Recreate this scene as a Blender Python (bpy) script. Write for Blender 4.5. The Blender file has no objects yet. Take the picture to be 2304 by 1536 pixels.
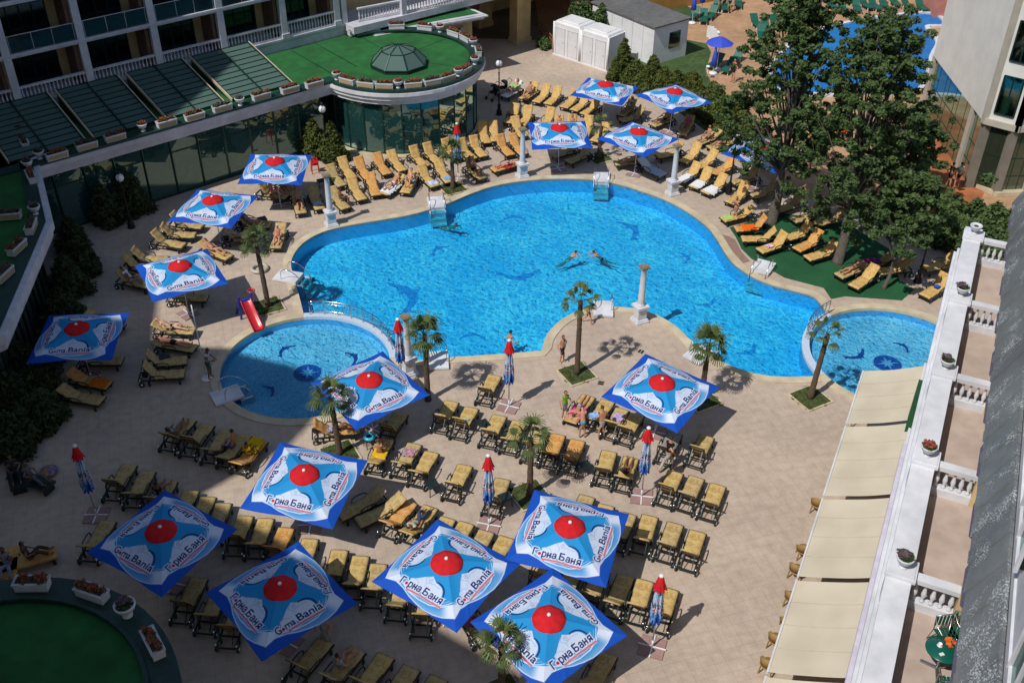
import bpy, bmesh, math, random
import numpy as np
from mathutils import Vector, Matrix
from mathutils.geometry import tessellate_polygon
R = math.radians
random.seed(7)
rng = np.random.default_rng(7)
scene = bpy.context.scene
COL = scene.collection
# ------------------------------------------------------------------ camera
FPX, PITCH, ROLL, CH = 2354.05, 0.6282965, 0.0073134, 28.394
_cd, _sd = math.cos(PITCH), math.sin(PITCH)
_F = Vector((0, _cd, -_sd)); _R0 = Vector((1, 0, 0)); _U0 = Vector((0, _sd, _cd))
_c, _s = math.cos(ROLL), math.sin(ROLL)
CX = _c * _R0 + _s * _U0
CY = -_s * _R0 + _c * _U0
CPOS = Vector((0, 0, CH))
cd = bpy.data.cameras.new('camera'); cam = bpy.data.objects.new('camera', cd); COL.objects.link(cam)
cam.matrix_world = Matrix(((CX.x, CY.x, -_F.x, 0), (CX.y, CY.y, -_F.y, 0), (CX.z, CY.z, -_F.z, CH), (0, 0, 0, 1)))
cd.sensor_width = 36; cd.lens = 36 * FPX / 2304; cd.clip_end = 2000; cd.clip_start = 0.1
scene.camera = cam

def G(px, py, h=0.0):
    """survey helper: the world point at height h seen at photo pixel (px,py)"""
    d = _F + (px - 1152) / FPX * CX - (py - 768) / FPX * CY
    t = (h - CH) / d.z
    return CPOS + d * t

def proj(P):
    v = Vector(P) - CPOS; z = v.dot(_F)
    return 1152 + FPX * v.dot(CX) / z, 768 - FPX * v.dot(CY) / z

# ------------------------------------------------------------------ world, sun
w = bpy.data.worlds.new('World'); scene.world = w; w.use_nodes = True
nt = w.node_tree; nt.nodes.clear()
sky = nt.nodes.new('ShaderNodeTexSky'); sky.sky_type = 'NISHITA'; sky.sun_disc = False
SUNV = Vector((-0.725 * math.cos(R(53.1)), -0.688 * math.cos(R(53.1)), math.sin(R(53.1)))).normalized()
sky.sun_elevation = R(53.1); sky.sun_rotation = math.atan2(SUNV.x, SUNV.y)
sky.air_density = 1.0; sky.dust_density = 0.6
bg = nt.nodes.new('ShaderNodeBackground'); bg.inputs['Strength'].default_value = 0.098
out = nt.nodes.new('ShaderNodeOutputWorld')
nt.links.new(sky.outputs[0], bg.inputs[0]); nt.links.new(bg.outputs[0], out.inputs[0])
sl = bpy.data.lights.new('sun', 'SUN'); sl.energy = 3.75; sl.angle = R(0.5); sl.color = (1.0, 0.965, 0.915)
so = bpy.data.objects.new('sun', sl); COL.objects.link(so)
so.rotation_euler = SUNV.to_track_quat('Z', 'Y').to_euler()
scene.view_settings.view_transform = 'Standard'; scene.view_settings.look = 'None'
scene.view_settings.exposure = 0; scene.view_settings.gamma = 1
try:
    scene.cycles.max_bounces = 8; scene.cycles.transparent_max_bounces = 16
    scene.cycles.caustics_reflective = False; scene.cycles.caustics_refractive = False
    scene.cycles.use_denoising = True
    scene.cycles.sample_clamp_indirect = 4
except Exception: pass

# ------------------------------------------------------------------ materials
def srgb(r, g, b):
    f = lambda c: (c / 255 / 12.92) if c / 255 <= 0.04045 else ((c / 255 + 0.055) / 1.055) ** 2.4
    return (f(r), f(g), f(b), 1)

MATS = {}
def node(t, typ, **kw):
    n = t.nodes.new(typ)
    for k, v in kw.items():
        if k in n.inputs.keys() if hasattr(n.inputs, 'keys') else False: n.inputs[k].default_value = v
        else: setattr(n, k, v)
    return n

def mat(name, c, rough=0.6, c2=None, scale=6.0, contrast=0.5, metal=0.0, bump=0.0, bscale=40.0, spec=0.5, detail=4.0, coat=0.0, transl=0.0, dirt=0.0, coords='Object'):
    """principled material whose colour varies between c and c2 with two scales of noise"""
    if name in MATS: return MATS[name]
    m = bpy.data.materials.new(name); m.use_nodes = True; t = m.node_tree
    b = t.nodes['Principled BSDF']; L = t.links
    b.inputs['Roughness'].default_value = rough; b.inputs['Metallic'].default_value = metal
    b.inputs['Specular IOR Level'].default_value = spec
    if coat: b.inputs['Coat Weight'].default_value = coat
    tc = t.nodes.new('ShaderNodeTexCoord')
    if len(c) == 3: c = (*c, 1)
    if c2 is None: c2 = tuple(x * 0.8 for x in c[:3]) + (1,)
    if len(c2) == 3: c2 = (*c2, 1)
    nz = t.nodes.new('ShaderNodeTexNoise'); nz.inputs['Scale'].default_value = scale; nz.inputs['Detail'].default_value = detail
    L.new(tc.outputs[coords], nz.inputs['Vector'])
    rp = t.nodes.new('ShaderNodeValToRGB'); k = 0.5 * (1 - contrast) * 0.6 + 0.2
    rp.color_ramp.elements[0].position = k; rp.color_ramp.elements[1].position = 1 - k
    rp.color_ramp.elements[0].color = c2; rp.color_ramp.elements[1].color = c
    L.new(nz.outputs['Fac'], rp.inputs[0]); col = rp.outputs[0]
    if dirt:
        n2 = t.nodes.new('ShaderNodeTexNoise'); n2.inputs['Scale'].default_value = 0.6; n2.inputs['Detail'].default_value = 6
        L.new(tc.outputs[coords], n2.inputs['Vector'])
        r2 = t.nodes.new('ShaderNodeValToRGB'); r2.color_ramp.elements[0].position = 0.35; r2.color_ramp.elements[1].position = 0.65
        r2.color_ramp.elements[0].color = (1 - dirt,) * 3 + (1,); r2.color_ramp.elements[1].color = (1, 1, 1, 1)
        L.new(n2.outputs['Fac'], r2.inputs[0])
        mx = t.nodes.new('ShaderNodeMix'); mx.data_type = 'RGBA'; mx.blend_type = 'MULTIPLY'; mx.inputs[0].default_value = 1
        L.new(col, mx.inputs[6]); L.new(r2.outputs[0], mx.inputs[7]); col = mx.outputs[2]
    L.new(col, b.inputs['Base Color'])
    if bump:
        bn = t.nodes.new('ShaderNodeTexNoise'); bn.inputs['Scale'].default_value = bscale; bn.inputs['Detail'].default_value = 3
        L.new(tc.outputs[coords], bn.inputs['Vector'])
        bp = t.nodes.new('ShaderNodeBump'); bp.inputs['Strength'].default_value = bump; bp.inputs['Distance'].default_value = 0.05
        L.new(bn.outputs['Fac'], bp.inputs['Height']); L.new(bp.outputs[0], b.inputs['Normal'])
    if transl:
        o = t.nodes['Material Output']; tr = t.nodes.new('ShaderNodeBsdfTranslucent'); L.new(col, tr.inputs[0])
        ms = t.nodes.new('ShaderNodeMixShader'); ms.inputs[0].default_value = transl
        L.new(b.outputs[0], ms.inputs[1]); L.new(tr.outputs[0], ms.inputs[2]); L.new(ms.outputs[0], o.inputs[0])
    MATS[name] = m
    return m

def attr_mat(name, attr, rough=0.6, transl=0.0, spec=0.4, tint=None):
    if name in MATS: return MATS[name]
    m = bpy.data.materials.new(name); m.use_nodes = True; t = m.node_tree; L = t.links
    b = t.nodes['Principled BSDF']; b.inputs['Roughness'].default_value = rough; b.inputs['Specular IOR Level'].default_value = spec
    a = t.nodes.new('ShaderNodeAttribute'); a.attribute_name = attr
    col = a.outputs['Color']
    L.new(col, b.inputs['Base Color'])
    if transl:
        o = t.nodes['Material Output']; tr = t.nodes.new('ShaderNodeBsdfTranslucent'); L.new(col, tr.inputs[0])
        ms = t.nodes.new('ShaderNodeMixShader'); ms.inputs[0].default_value = transl
        L.new(b.outputs[0], ms.inputs[1]); L.new(tr.outputs[0], ms.inputs[2]); L.new(ms.outputs[0], o.inputs[0])
    MATS[name] = m
    return m

# ------------------------------------------------------------------ mesh builder
class MB:
    def __init__(s): s.v = []; s.f = []; s.m = []; s.smooth = []
    def add(s, vs, fs, mi=0, sm=False):
        o = len(s.v); s.v += [tuple(v) for v in vs]; s.f += [tuple(o + i for i in f) for f in fs]
        s.m += [mi] * len(fs); s.smooth += [sm] * len(fs); return s
    def box(s, c, d, rz=0.0, mi=0, ang=None, taper=1.0):
        x, y, z = d[0] / 2, d[1] / 2, d[2] / 2; vs = []
        for i in range(8):
            k = taper if i & 4 else 1
            p = Vector(((x if i & 1 else -x) * k, (y if i & 2 else -y) * k, z if i & 4 else -z))
            if ang is not None: p = ang @ p
            elif rz: p = Matrix.Rotation(rz, 3, 'Z') @ p
            vs.append(p + Vector(c))
        return s.add(vs, [(0, 2, 3, 1), (4, 5, 7, 6), (0, 1, 5, 4), (2, 6, 7, 3), (0, 4, 6, 2), (1, 3, 7, 5)], mi)
    def beam(s, a, b, wd, ht, mi=0, up=Vector((0, 0, 1))):
        a = Vector(a); b = Vector(b); d = (b - a); L = d.length; d.normalize()
        x = d.cross(up); x = x.normalized() if x.length > 1e-6 else Vector((1, 0, 0)); y = x.cross(d)
        vs = []
        for q in (a, b):
            for sx, sy in ((-1, -1), (1, -1), (1, 1), (-1, 1)): vs.append(q + x * sx * wd / 2 + y * sy * ht / 2)
        return s.add(vs, [(0, 3, 2, 1), (4, 5, 6, 7), (0, 1, 5, 4), (1, 2, 6, 5), (2, 3, 7, 6), (3, 0, 4, 7)], mi)
    def tube(s, pts, r, n=8, mi=0, cap=True, closed=False):
        pts = [Vector(p) for p in pts]; rs = r if isinstance(r, (list, tuple)) else [r] * len(pts)
        vs = []; N = len(pts)
        ref = Vector((0, 0, 1))
        for i, p in enumerate(pts):
            if closed: d = pts[(i + 1) % N] - pts[i - 1]
            else: d = pts[min(i + 1, N - 1)] - pts[max(i - 1, 0)]
            d.normalize(); q = ref if abs(d.dot(ref)) < 0.95 else Vector((1, 0, 0))
            x = d.cross(q).normalized(); y = x.cross(d)
            for k in range(n):
                a = 2 * math.pi * k / n; vs.append(p + (x * math.cos(a) + y * math.sin(a)) * rs[i])
        fs = []
        for i in range(N if closed else N - 1):
            j = (i + 1) % N
            for k in range(n): fs.append((i * n + k, i * n + (k + 1) % n, j * n + (k + 1) % n, j * n + k))
        if cap and not closed: fs += [tuple(range(n))[::-1], tuple((N - 1) * n + k for k in range(n))]
        return s.add(vs, fs, mi, True)
    def lathe(s, prof, c=(0, 0, 0), n=12, mi=0, cap=True, sx=1, sy=1, sm=True):
        vs = []; N = len(prof)
        for r, z in prof:
            for k in range(n):
                a = 2 * math.pi * k / n; vs.append((c[0] + r * math.cos(a) * sx, c[1] + r * math.sin(a) * sy, c[2] + z))
        fs = []
        for i in range(N - 1):
            for k in range(n): fs.append((i * n + k, i * n + (k + 1) % n, (i + 1) * n + (k + 1) % n, (i + 1) * n + k))
        if cap: fs += [tuple(range(n))[::-1], tuple((N - 1) * n + k for k in range(n))]
        return s.add(vs, fs, mi, sm)
    def poly(s, pts, z, mi=0, holes=()):
        loops = [[Vector((p[0], p[1], 0)) for p in pts]] + [[Vector((p[0], p[1], 0)) for p in h] for h in holes]
        flat = [p for l in loops for p in l]
        tr = tessellate_polygon(loops); fs = []
        for t in tr:
            a, b, c = (flat[i] for i in t)
            if (b - a).cross(c - a).z < 0: t = t[::-1]
            fs.append(tuple(t))
        return s.add([(p.x, p.y, z) for p in flat], fs, mi)
    def prism(s, pts, z0, z1, mi=0, top=True, bottom=True, mside=None):
        n = len(pts); area = sum(pts[i][0] * pts[(i + 1) % n][1] - pts[(i + 1) % n][0] * pts[i][1] for i in range(n))
        if area < 0: pts = pts[::-1]
        vs = [(p[0], p[1], z0) for p in pts] + [(p[0], p[1], z1) for p in pts]
        s.add(vs, [(i, (i + 1) % n, n + (i + 1) % n, n + i) for i in range(n)], mi if mside is None else mside)
        if top: s.poly(pts, z1, mi)
        if bottom:
            k = len(s.f); s.poly(pts, z0, mi)
            for i in range(k, len(s.f)): s.f[i] = s.f[i][::-1]
        return s
    def ring(s, outer, inner, z0, z1, mi=0):
        n = len(outer); vs = []
        for lst, z in ((outer, z0), (outer, z1), (inner, z1), (inner, z0)): vs += [(p[0], p[1], z) for p in lst]
        fs = []
        for i in range(n):
            j = (i + 1) % n
            fs += [(i, j, n + j, n + i), (n + i, n + j, 2 * n + j, 2 * n + i), (2 * n + i, 2 * n + j, 3 * n + j, 3 * n + i)]
        return s.add(vs, fs, mi)
    def sphere(s, c, r, mi=0, n=10, sz=1.0):
        prof = [(max(1e-4, math.sin(math.pi * i / n)) * r, -math.cos(math.pi * i / n) * r * sz) for i in range(n + 1)]
        return s.lathe(prof, c, n + 2, mi, cap=False)
    def mesh(s, name, mats):
        me = bpy.data.meshes.new(name); me.from_pydata(s.v, [], s.f)
        for m in (mats if isinstance(mats, (list, tuple)) else [mats]): me.materials.append(m)
        me.polygons.foreach_set('material_index', s.m); me.polygons.foreach_set('use_smooth', s.smooth)
        me.update(); return me
    def build(s, name, mats, parent=None, loc=None, rz=0.0):
        return link(name, s.mesh(name, mats), parent, loc, rz)

def link(name, me, parent=None, loc=None, rz=0.0):
    o = bpy.data.objects.new(name, me); COL.objects.link(o)
    if parent is not None: o.parent = parent
    if loc is not None: o.location = loc
    if rz: o.rotation_euler = (0, 0, rz)
    return o

def tag(o, label=None, cat=None, group=None, kind=None):
    if label: o['label'] = label
    if cat: o['category'] = cat
    if group: o['group'] = group
    if kind: o['kind'] = kind
    return o

def empty(name, loc=(0, 0, 0), rz=0.0, label=None, cat=None, group=None):
    o = bpy.data.objects.new(name, None); COL.objects.link(o); o.location = loc; o.rotation_euler = (0, 0, rz)
    o.empty_display_size = 0.3
    return tag(o, label, cat, group)

def children(o): return [c for c in bpy.data.objects if c.parent == o]

def copy_tree(o, kids, parent=None):
    """kids: dict object -> list of child objects, gathered once"""
    c = o.copy(); COL.objects.link(c); c.parent = parent
    for k in kids.get(o, []): copy_tree(k, kids, c)
    return c

def kids_of(o, d=None):
    d = {} if d is None else d
    d[o] = children(o)
    for k in d[o]: kids_of(k, d)
    return d

ORD = ['first', 'second', 'third', 'fourth', 'fifth', 'sixth', 'seventh', 'eighth', 'ninth', 'tenth', 'eleventh', 'twelfth', 'thirteenth', 'fourteenth', 'fifteenth', 'sixteenth']

def ordn(i, n, a='from the left'):
    if n == 1: return 'only'
    return ORD[i] + ' ' + a

def smooth_closed(pts, k=6):
    n = len(pts); o = []
    for i in range(n):
        p0, p1, p2, p3 = (Vector((pts[(i + j) % n][0], pts[(i + j) % n][1])) for j in (-1, 0, 1, 2))
        for t in range(k):
            t = t / k
            q = 0.5 * ((2 * p1) + (-p0 + p2) * t + (2 * p0 - 5 * p1 + 4 * p2 - p3) * t * t + (-p0 + 3 * p1 - 3 * p2 + p3) * t ** 3)
            o.append((q.x, q.y))
    return o

def smooth_open(pts, k=6):
    n = len(pts); o = []
    P = [Vector(p) for p in pts]
    for i in range(n - 1):
        p0, p1, p2, p3 = P[max(i - 1, 0)], P[i], P[i + 1], P[min(i + 2, n - 1)]
        for t in range(k):
            t = t / k
            o.append(0.5 * ((2 * p1) + (-p0 + p2) * t + (2 * p0 - 5 * p1 + 4 * p2 - p3) * t * t + (-p0 + 3 * p1 - 3 * p2 + p3) * t ** 3))
    o.append(P[-1]); return o

def offset_poly(pts, d):
    """offset a closed polygon outward (counter-clockwise input) by d"""
    n = len(pts); o = []
    for i in range(n):
        a, b, c = Vector(pts[i - 1]), Vector(pts[i]), Vector(pts[(i + 1) % n])
        t = (c - a); t = t.normalized() if t.length > 1e-9 else Vector((1, 0))
        o.append((b.x + t.y * d, b.y - t.x * d))
    return o

def ccw(pts):
    n = len(pts); a = sum(pts[i][0] * pts[(i + 1) % n][1] - pts[(i + 1) % n][0] * pts[i][1] for i in range(n))
    return pts if a > 0 else pts[::-1]
# ================================================================== ground, pools
def G2(px, py, h=0.0):
    g = G(px, py, h); return (g.x, g.y)

def brick_mat(name, c1, c2, cm, sx, sy, rot=0.0, mortar=0.02, rough=0.7, dirt=0.25):
    m = bpy.data.materials.new(name); m.use_nodes = True; t = m.node_tree; L = t.links; b = t.nodes['Principled BSDF']
    b.inputs['Roughness'].default_value = rough
    tc = t.nodes.new('ShaderNodeTexCoord'); mp = t.nodes.new('ShaderNodeMapping'); mp.inputs['Rotation'].default_value = (0, 0, rot)
    L.new(tc.outputs['Object'], mp.inputs[0])
    br = t.nodes.new('ShaderNodeTexBrick'); br.inputs['Color1'].default_value = c1; br.inputs['Color2'].default_value = c2; br.inputs['Mortar'].default_value = cm
    br.inputs['Scale'].default_value = 1.0; br.inputs['Mortar Size'].default_value = mortar; br.inputs['Brick Width'].default_value = sx; br.inputs['Row Height'].default_value = sy
    br.inputs['Bias'].default_value = -0.2; br.offset = 0.0 if sx == sy else 0.5
    L.new(mp.outputs[0], br.inputs['Vector'])
    def nmul(col, scale, lo, hi, a, bb, det=5):
        n = t.nodes.new('ShaderNodeTexNoise'); n.inputs['Scale'].default_value = scale; n.inputs['Detail'].default_value = det
        L.new(tc.outputs['Object'], n.inputs[0])
        r = t.nodes.new('ShaderNodeValToRGB'); r.color_ramp.elements[0].position = lo; r.color_ramp.elements[1].position = hi
        r.color_ramp.elements[0].color = a; r.color_ramp.elements[1].color = bb; L.new(n.outputs['Fac'], r.inputs[0])
        x = t.nodes.new('ShaderNodeMix'); x.data_type = 'RGBA'; x.blend_type = 'MULTIPLY'; x.inputs[0].default_value = 1
        L.new(col, x.inputs[6]); L.new(r.outputs[0], x.inputs[7]); return x.outputs[2]
    c = nmul(br.outputs[0], 0.35, 0.3, 0.7, (1 - dirt, 1 - dirt, 1 - dirt * 0.9, 1), (1, 1, 1, 1))
    c = nmul(c, 3.0, 0.3, 0.7, (0.86, 0.84, 0.82, 1), (1.05, 1.05, 1.05, 1))
    c = nmul(c, 22.0, 0.3, 0.7, (0.88, 0.88, 0.88, 1), (1.05, 1.05, 1.05, 1), 3)
    L.new(c, b.inputs['Base Color'])
    return m

M_deck = brick_mat('deck_paving', (0.555, 0.445, 0.345, 1), (0.535, 0.425, 0.33, 1), (0.44, 0.345, 0.27, 1), 0.42, 0.42, R(-17), 0.008, 0.8, 0.20)
M_coping = mat('coping_stone', (0.66, 0.56, 0.38), 0.7, (0.5, 0.41, 0.27), 1.6, 0.6, dirt=0.15)
M_carpet = mat('artificial_turf', (0.012, 0.115, 0.035), 0.95, (0.007, 0.075, 0.025), 30, 0.5, dirt=0.3)
M_lawn = mat('lawn_grass', (0.07, 0.12, 0.028), 0.95, (0.035, 0.075, 0.018), 3.0, 0.5, dirt=0.3)
M_tan = mat('tan_terrace_paving', (0.5, 0.30, 0.165), 0.85, (0.42, 0.25, 0.135), 2.0, 0.4, dirt=0.2)
M_earth = mat('far_ground_soil', (0.2, 0.16, 0.11), 0.95, (0.1, 0.1, 0.05), 0.3, 0.4)
M_white = mat('white_masonry', (0.74, 0.74, 0.76), 0.6, (0.62, 0.63, 0.66), 3.0, 0.5, dirt=0.14)
M_mosaic = mat('white_mosaic_tile', (0.75, 0.8, 0.85), 0.3, (0.3, 0.42, 0.6), 40, 0.9)
M_soil = mat('pit_turf', (0.075, 0.10, 0.03), 0.95, (0.04, 0.055, 0.02), 9, 0.5)

def circ(c, r, a0=0, a1=2 * math.pi, n=72):
    return [(c[0] + r * math.cos(a0 + (a1 - a0) * i / n), c[1] + r * math.sin(a0 + (a1 - a0) * i / n)) for i in range(n if abs(a1 - a0 - 2 * math.pi) < 1e-6 else n + 1)]

def fit_circle(pts):
    A = np.array([[x, y, 1] for x, y in pts]); b = np.array([-(x * x + y * y) for x, y in pts])
    s = np.linalg.lstsq(A, b, rcond=None)[0]; cx, cy = -s[0] / 2, -s[1] / 2
    return (cx, cy), math.sqrt(cx * cx + cy * cy - s[2])

kidL, rL = fit_circle([G2(*p) for p in [(500, 822), (560, 752), (592, 737), (510, 880), (540, 915), (650, 946), (763, 719), (855, 764), (877, 798)]])
kidR, rR = fit_circle([G2(*p) for p in [(1826, 760), (1850, 727), (1826, 800), (1850, 838), (1880, 866), (1940, 696), (2010, 695), (2060, 705), (2110, 735)]])
DIV = 0.34
top_px = [(683, 706), (672, 662), (660, 622), (655, 592), (666, 566), (690, 542), (727, 523), (775, 510), (850, 497), (920, 485), (975, 470), (1020, 454), (1060, 437), (1110, 420), (1170, 409), (1250, 403), (1330, 405), (1390, 415), (1440, 430), (1500, 452), (1550, 480), (1590, 510), (1610, 535), (1625, 560), (1645, 588), (1670, 609), (1700, 627), (1740, 643), (1790, 656), (1828, 667), (1845, 683), (1862, 706)]
bot_px = [(1843, 846), (1800, 849), (1740, 848), (1690, 839), (1640, 822), (1600, 803), (1570, 783), (1550, 763), (1530, 743), (1505, 724), (1470, 707), (1430, 696), (1380, 691), (1340, 692), (1300, 701), (1262, 721), (1237, 745), (1225, 765), (1219, 790), (1150, 796), (1060, 802), (1000, 806), (932, 812), (893, 806)]
topW = [tuple(p[:2]) for p in smooth_open([(*G2(*p), 0) for p in top_px], 3)]
_b = [(*G2(*p), 0) for p in bot_px]
botW = [tuple(p[:2]) for p in smooth_open(_b[:19], 3)] + [tuple(p[:2]) for p in smooth_open(_b[19:], 3)]
def ang(c, p): return math.atan2(p[1] - c[1], p[0] - c[0])
def arc_between(c, r, pa, pb, n=26):
    a, b = ang(c, pa), ang(c, pb)
    while b - a > math.pi: b -= 2 * math.pi
    while b - a < -math.pi: b += 2 * math.pi
    return circ(c, r, a, b, n), a, b
arcR, aR0, aR1 = arc_between(kidR, rR + DIV, topW[-1], botW[0])
arcL, aL0, aL1 = arc_between(kidL, rL + DIV, botW[-1], topW[0])
main_out = ccw(topW + arcR + botW + arcL)
kidL_out, kidR_out = circ(kidL, rL + .01, n=240), circ(kidR, rR + .01, n=240)

# far ground, deck
gb = [(-60, -30), (80, -30), (80, 120), (-60, 120)]
MB().poly([(-700, -300), (700, -300), (700, 1200), (-700, 1200)], -0.03, 0, [[(-25, 12), (26, 12), (26, 60), (-25, 60)]]).build('ground', M_earth)['kind'] = 'structure'
deck_out = [(-60, -2), (30, -2), (30, 40), G2(2230, 560), G2(2000, 500), G2(1760, 430), G2(1640, 330), G2(1500, 235), G2(1400, 170), (6.5, 78), (-60, 82)]
MB().poly(ccw(deck_out), 0.0, 0, [main_out, kidL_out, kidR_out]).build('paving', M_deck)['kind'] = 'structure'
# terrace of the neighbouring hotel, its lawn and path
MB().poly(ccw([G2(1395, 175), G2(1500, 240), G2(1640, 335), G2(1760, 435), G2(2000, 505), G2(2230, 565), (60, 50), (90, 140), (0, 140), (2, 80)]), -0.012, 0).build('tan_terrace', M_tan)['kind'] = 'structure'
MB().poly(ccw([G2(*p) for p in [(1390, 172), (1640, 330), (1600, 185), (1588, 160), (1600, 118), (1590, 98), (1526, 86), (1508, 66), (1563, 24), (1540, 10), (1430, 30)]]), -0.006, 0).build('lawn', M_lawn)['kind'] = 'structure'
M_path = mat('orange_path_paving', (0.50, 0.17, 0.06), 0.85, (0.36, 0.12, 0.045), 1.5, 0.5, dirt=0.35)
MB().poly(ccw([G2(*p) for p in [(2080, 250), (2218, 425), (2200, 470), (2060, 480), (1960, 300), (2010, 240)]]), -0.007, 0).build('orange_path', M_path)['kind'] = 'structure'
# green carpet under the trees, red-brown tile strip beside it
carpet = [(1641, 512), (1655, 533), (1668, 560), (1690, 582), (1730, 605), (1765, 625), (1853, 648), (1870, 673), (1901, 667), (2029, 676), (2057, 652), (2023, 629), (2000, 560), (1900, 500), (1760, 480)]
MB().poly(ccw([G2(*p) for p in carpet]), 0.012, 0).build('green_carpet', M_carpet)['kind'] = 'structure'
M_red = mat('brown_edge_tile', (0.30, 0.19, 0.15), 0.8, (0.24, 0.15, 0.12), 5, 0.5)
MB().poly(ccw([G2(*p) for p in [(1622, 527), (1641, 532), (1655, 540), (1668, 566), (1688, 588), (1672, 592), (1650, 568)]]), 0.006, 0).build('tile_strip', M_red)['kind'] = 'structure'

# basins
def caustic_tile_mat(name, a, b_, cc, scale=9.0):
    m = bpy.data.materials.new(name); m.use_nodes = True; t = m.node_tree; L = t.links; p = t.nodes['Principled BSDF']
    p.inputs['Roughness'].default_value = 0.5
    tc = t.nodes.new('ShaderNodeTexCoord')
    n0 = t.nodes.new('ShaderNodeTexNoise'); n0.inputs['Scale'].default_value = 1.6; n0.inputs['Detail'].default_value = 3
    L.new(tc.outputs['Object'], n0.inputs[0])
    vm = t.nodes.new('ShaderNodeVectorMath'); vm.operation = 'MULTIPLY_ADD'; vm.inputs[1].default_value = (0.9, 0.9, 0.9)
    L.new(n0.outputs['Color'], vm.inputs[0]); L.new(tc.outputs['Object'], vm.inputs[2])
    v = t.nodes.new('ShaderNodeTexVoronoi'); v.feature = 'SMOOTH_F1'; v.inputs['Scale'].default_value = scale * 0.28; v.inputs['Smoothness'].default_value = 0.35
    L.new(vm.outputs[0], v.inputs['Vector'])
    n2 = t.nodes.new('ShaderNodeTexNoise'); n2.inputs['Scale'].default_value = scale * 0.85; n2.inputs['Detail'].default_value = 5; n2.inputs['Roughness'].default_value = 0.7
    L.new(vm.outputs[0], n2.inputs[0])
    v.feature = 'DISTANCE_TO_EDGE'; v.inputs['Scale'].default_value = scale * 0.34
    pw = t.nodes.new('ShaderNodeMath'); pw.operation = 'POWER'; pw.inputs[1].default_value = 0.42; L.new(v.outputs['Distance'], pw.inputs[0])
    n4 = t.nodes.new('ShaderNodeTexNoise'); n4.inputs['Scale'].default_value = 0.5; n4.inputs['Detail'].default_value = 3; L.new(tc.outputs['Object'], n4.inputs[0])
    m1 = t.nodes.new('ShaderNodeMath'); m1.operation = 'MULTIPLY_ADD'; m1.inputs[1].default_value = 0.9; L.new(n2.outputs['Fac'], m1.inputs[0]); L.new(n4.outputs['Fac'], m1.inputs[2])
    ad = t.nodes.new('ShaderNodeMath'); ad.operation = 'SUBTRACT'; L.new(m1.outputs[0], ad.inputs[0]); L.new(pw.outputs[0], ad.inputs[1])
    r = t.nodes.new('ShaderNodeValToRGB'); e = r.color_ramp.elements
    e[0].position = 0.10; e[0].color = a; e[1].position = 0.90; e[1].color = cc  # near-white end of the ramp: sun caustics painted into the floor colour
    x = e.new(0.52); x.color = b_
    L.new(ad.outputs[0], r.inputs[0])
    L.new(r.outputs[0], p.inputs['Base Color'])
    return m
M_floor = caustic_tile_mat('pool_floor_tile_caustics', (0.20, 0.56, 0.83, 1), (0.31, 0.68, 0.91, 1), (0.95, 0.98, 1.0, 1), 7.0)
M_kid = caustic_tile_mat('paddling_tile_caustics', (0.30, 0.50, 0.62, 1), (0.52, 0.72, 0.80, 1), (0.95, 0.98, 1.0, 1), 15.0)  # pale flecks serve as mosaic chips and as painted sun caustics
M_wall = mat('pool_wall_tile', (0.26, 0.60, 0.86), 0.4, (0.17, 0.46, 0.76), 24, 0.7)

def water_mat(name, tint, tint2, scale=1.5):
    m = bpy.data.materials.new(name); m.use_nodes = True; t = m.node_tree; L = t.links; t.nodes.remove(t.nodes['Principled BSDF'])
    o = t.nodes['Material Output']; tc = t.nodes.new('ShaderNodeTexCoord')
    n = t.nodes.new('ShaderNodeTexNoise'); n.inputs['Scale'].default_value = scale; n.inputs['Detail'].default_value = 5; n.inputs['Roughness'].default_value = 0.62; n.inputs['Distortion'].default_value = 1.2
    L.new(tc.outputs['Object'], n.inputs[0])
    r = t.nodes.new('ShaderNodeValToRGB'); r.color_ramp.elements[0].position = 0.36; r.color_ramp.elements[1].position = 0.62
    r.color_ramp.elements[0].color = tint2; r.color_ramp.elements[1].color = tint  # lighter and darker tint patches paint ripple light into the water
    L.new(n.outputs['Fac'], r.inputs[0])
    tr = t.nodes.new('ShaderNodeBsdfTransparent'); L.new(r.outputs[0], tr.inputs[0])
    gl = t.nodes.new('ShaderNodeBsdfGlossy'); gl.inputs['Roughness'].default_value = 0.06
    n3 = t.nodes.new('ShaderNodeTexNoise'); n3.inputs['Scale'].default_value = 4.5; n3.inputs['Detail'].default_value = 4; L.new(tc.outputs['Object'], n3.inputs[0])
    bp = t.nodes.new('ShaderNodeBump'); bp.inputs['Strength'].default_value = 0.8; bp.inputs['Distance'].default_value = 0.12; L.new(n3.outputs['Fac'], bp.inputs['Height'])
    L.new(bp.outputs[0], gl.inputs['Normal'])
    fr = t.nodes.new('ShaderNodeFresnel'); fr.inputs['IOR'].default_value = 1.33; L.new(bp.outputs[0], fr.inputs['Normal'])
    mx = t.nodes.new('ShaderNodeMixShader'); L.new(fr.outputs[0], mx.inputs[0]); L.new(tr.outputs[0], mx.inputs[1]); L.new(gl.outputs[0], mx.inputs[2])
    L.new(mx.outputs[0], o.inputs[0]); return m
M_water = water_mat('pool_water', (0.27, 0.84, 0.99, 1), (0.16, 0.74, 0.96, 1), 2.6)
M_water2 = water_mat('paddling_water', (0.44, 0.83, 0.98, 1), (0.32, 0.74, 0.95, 1))

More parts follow.
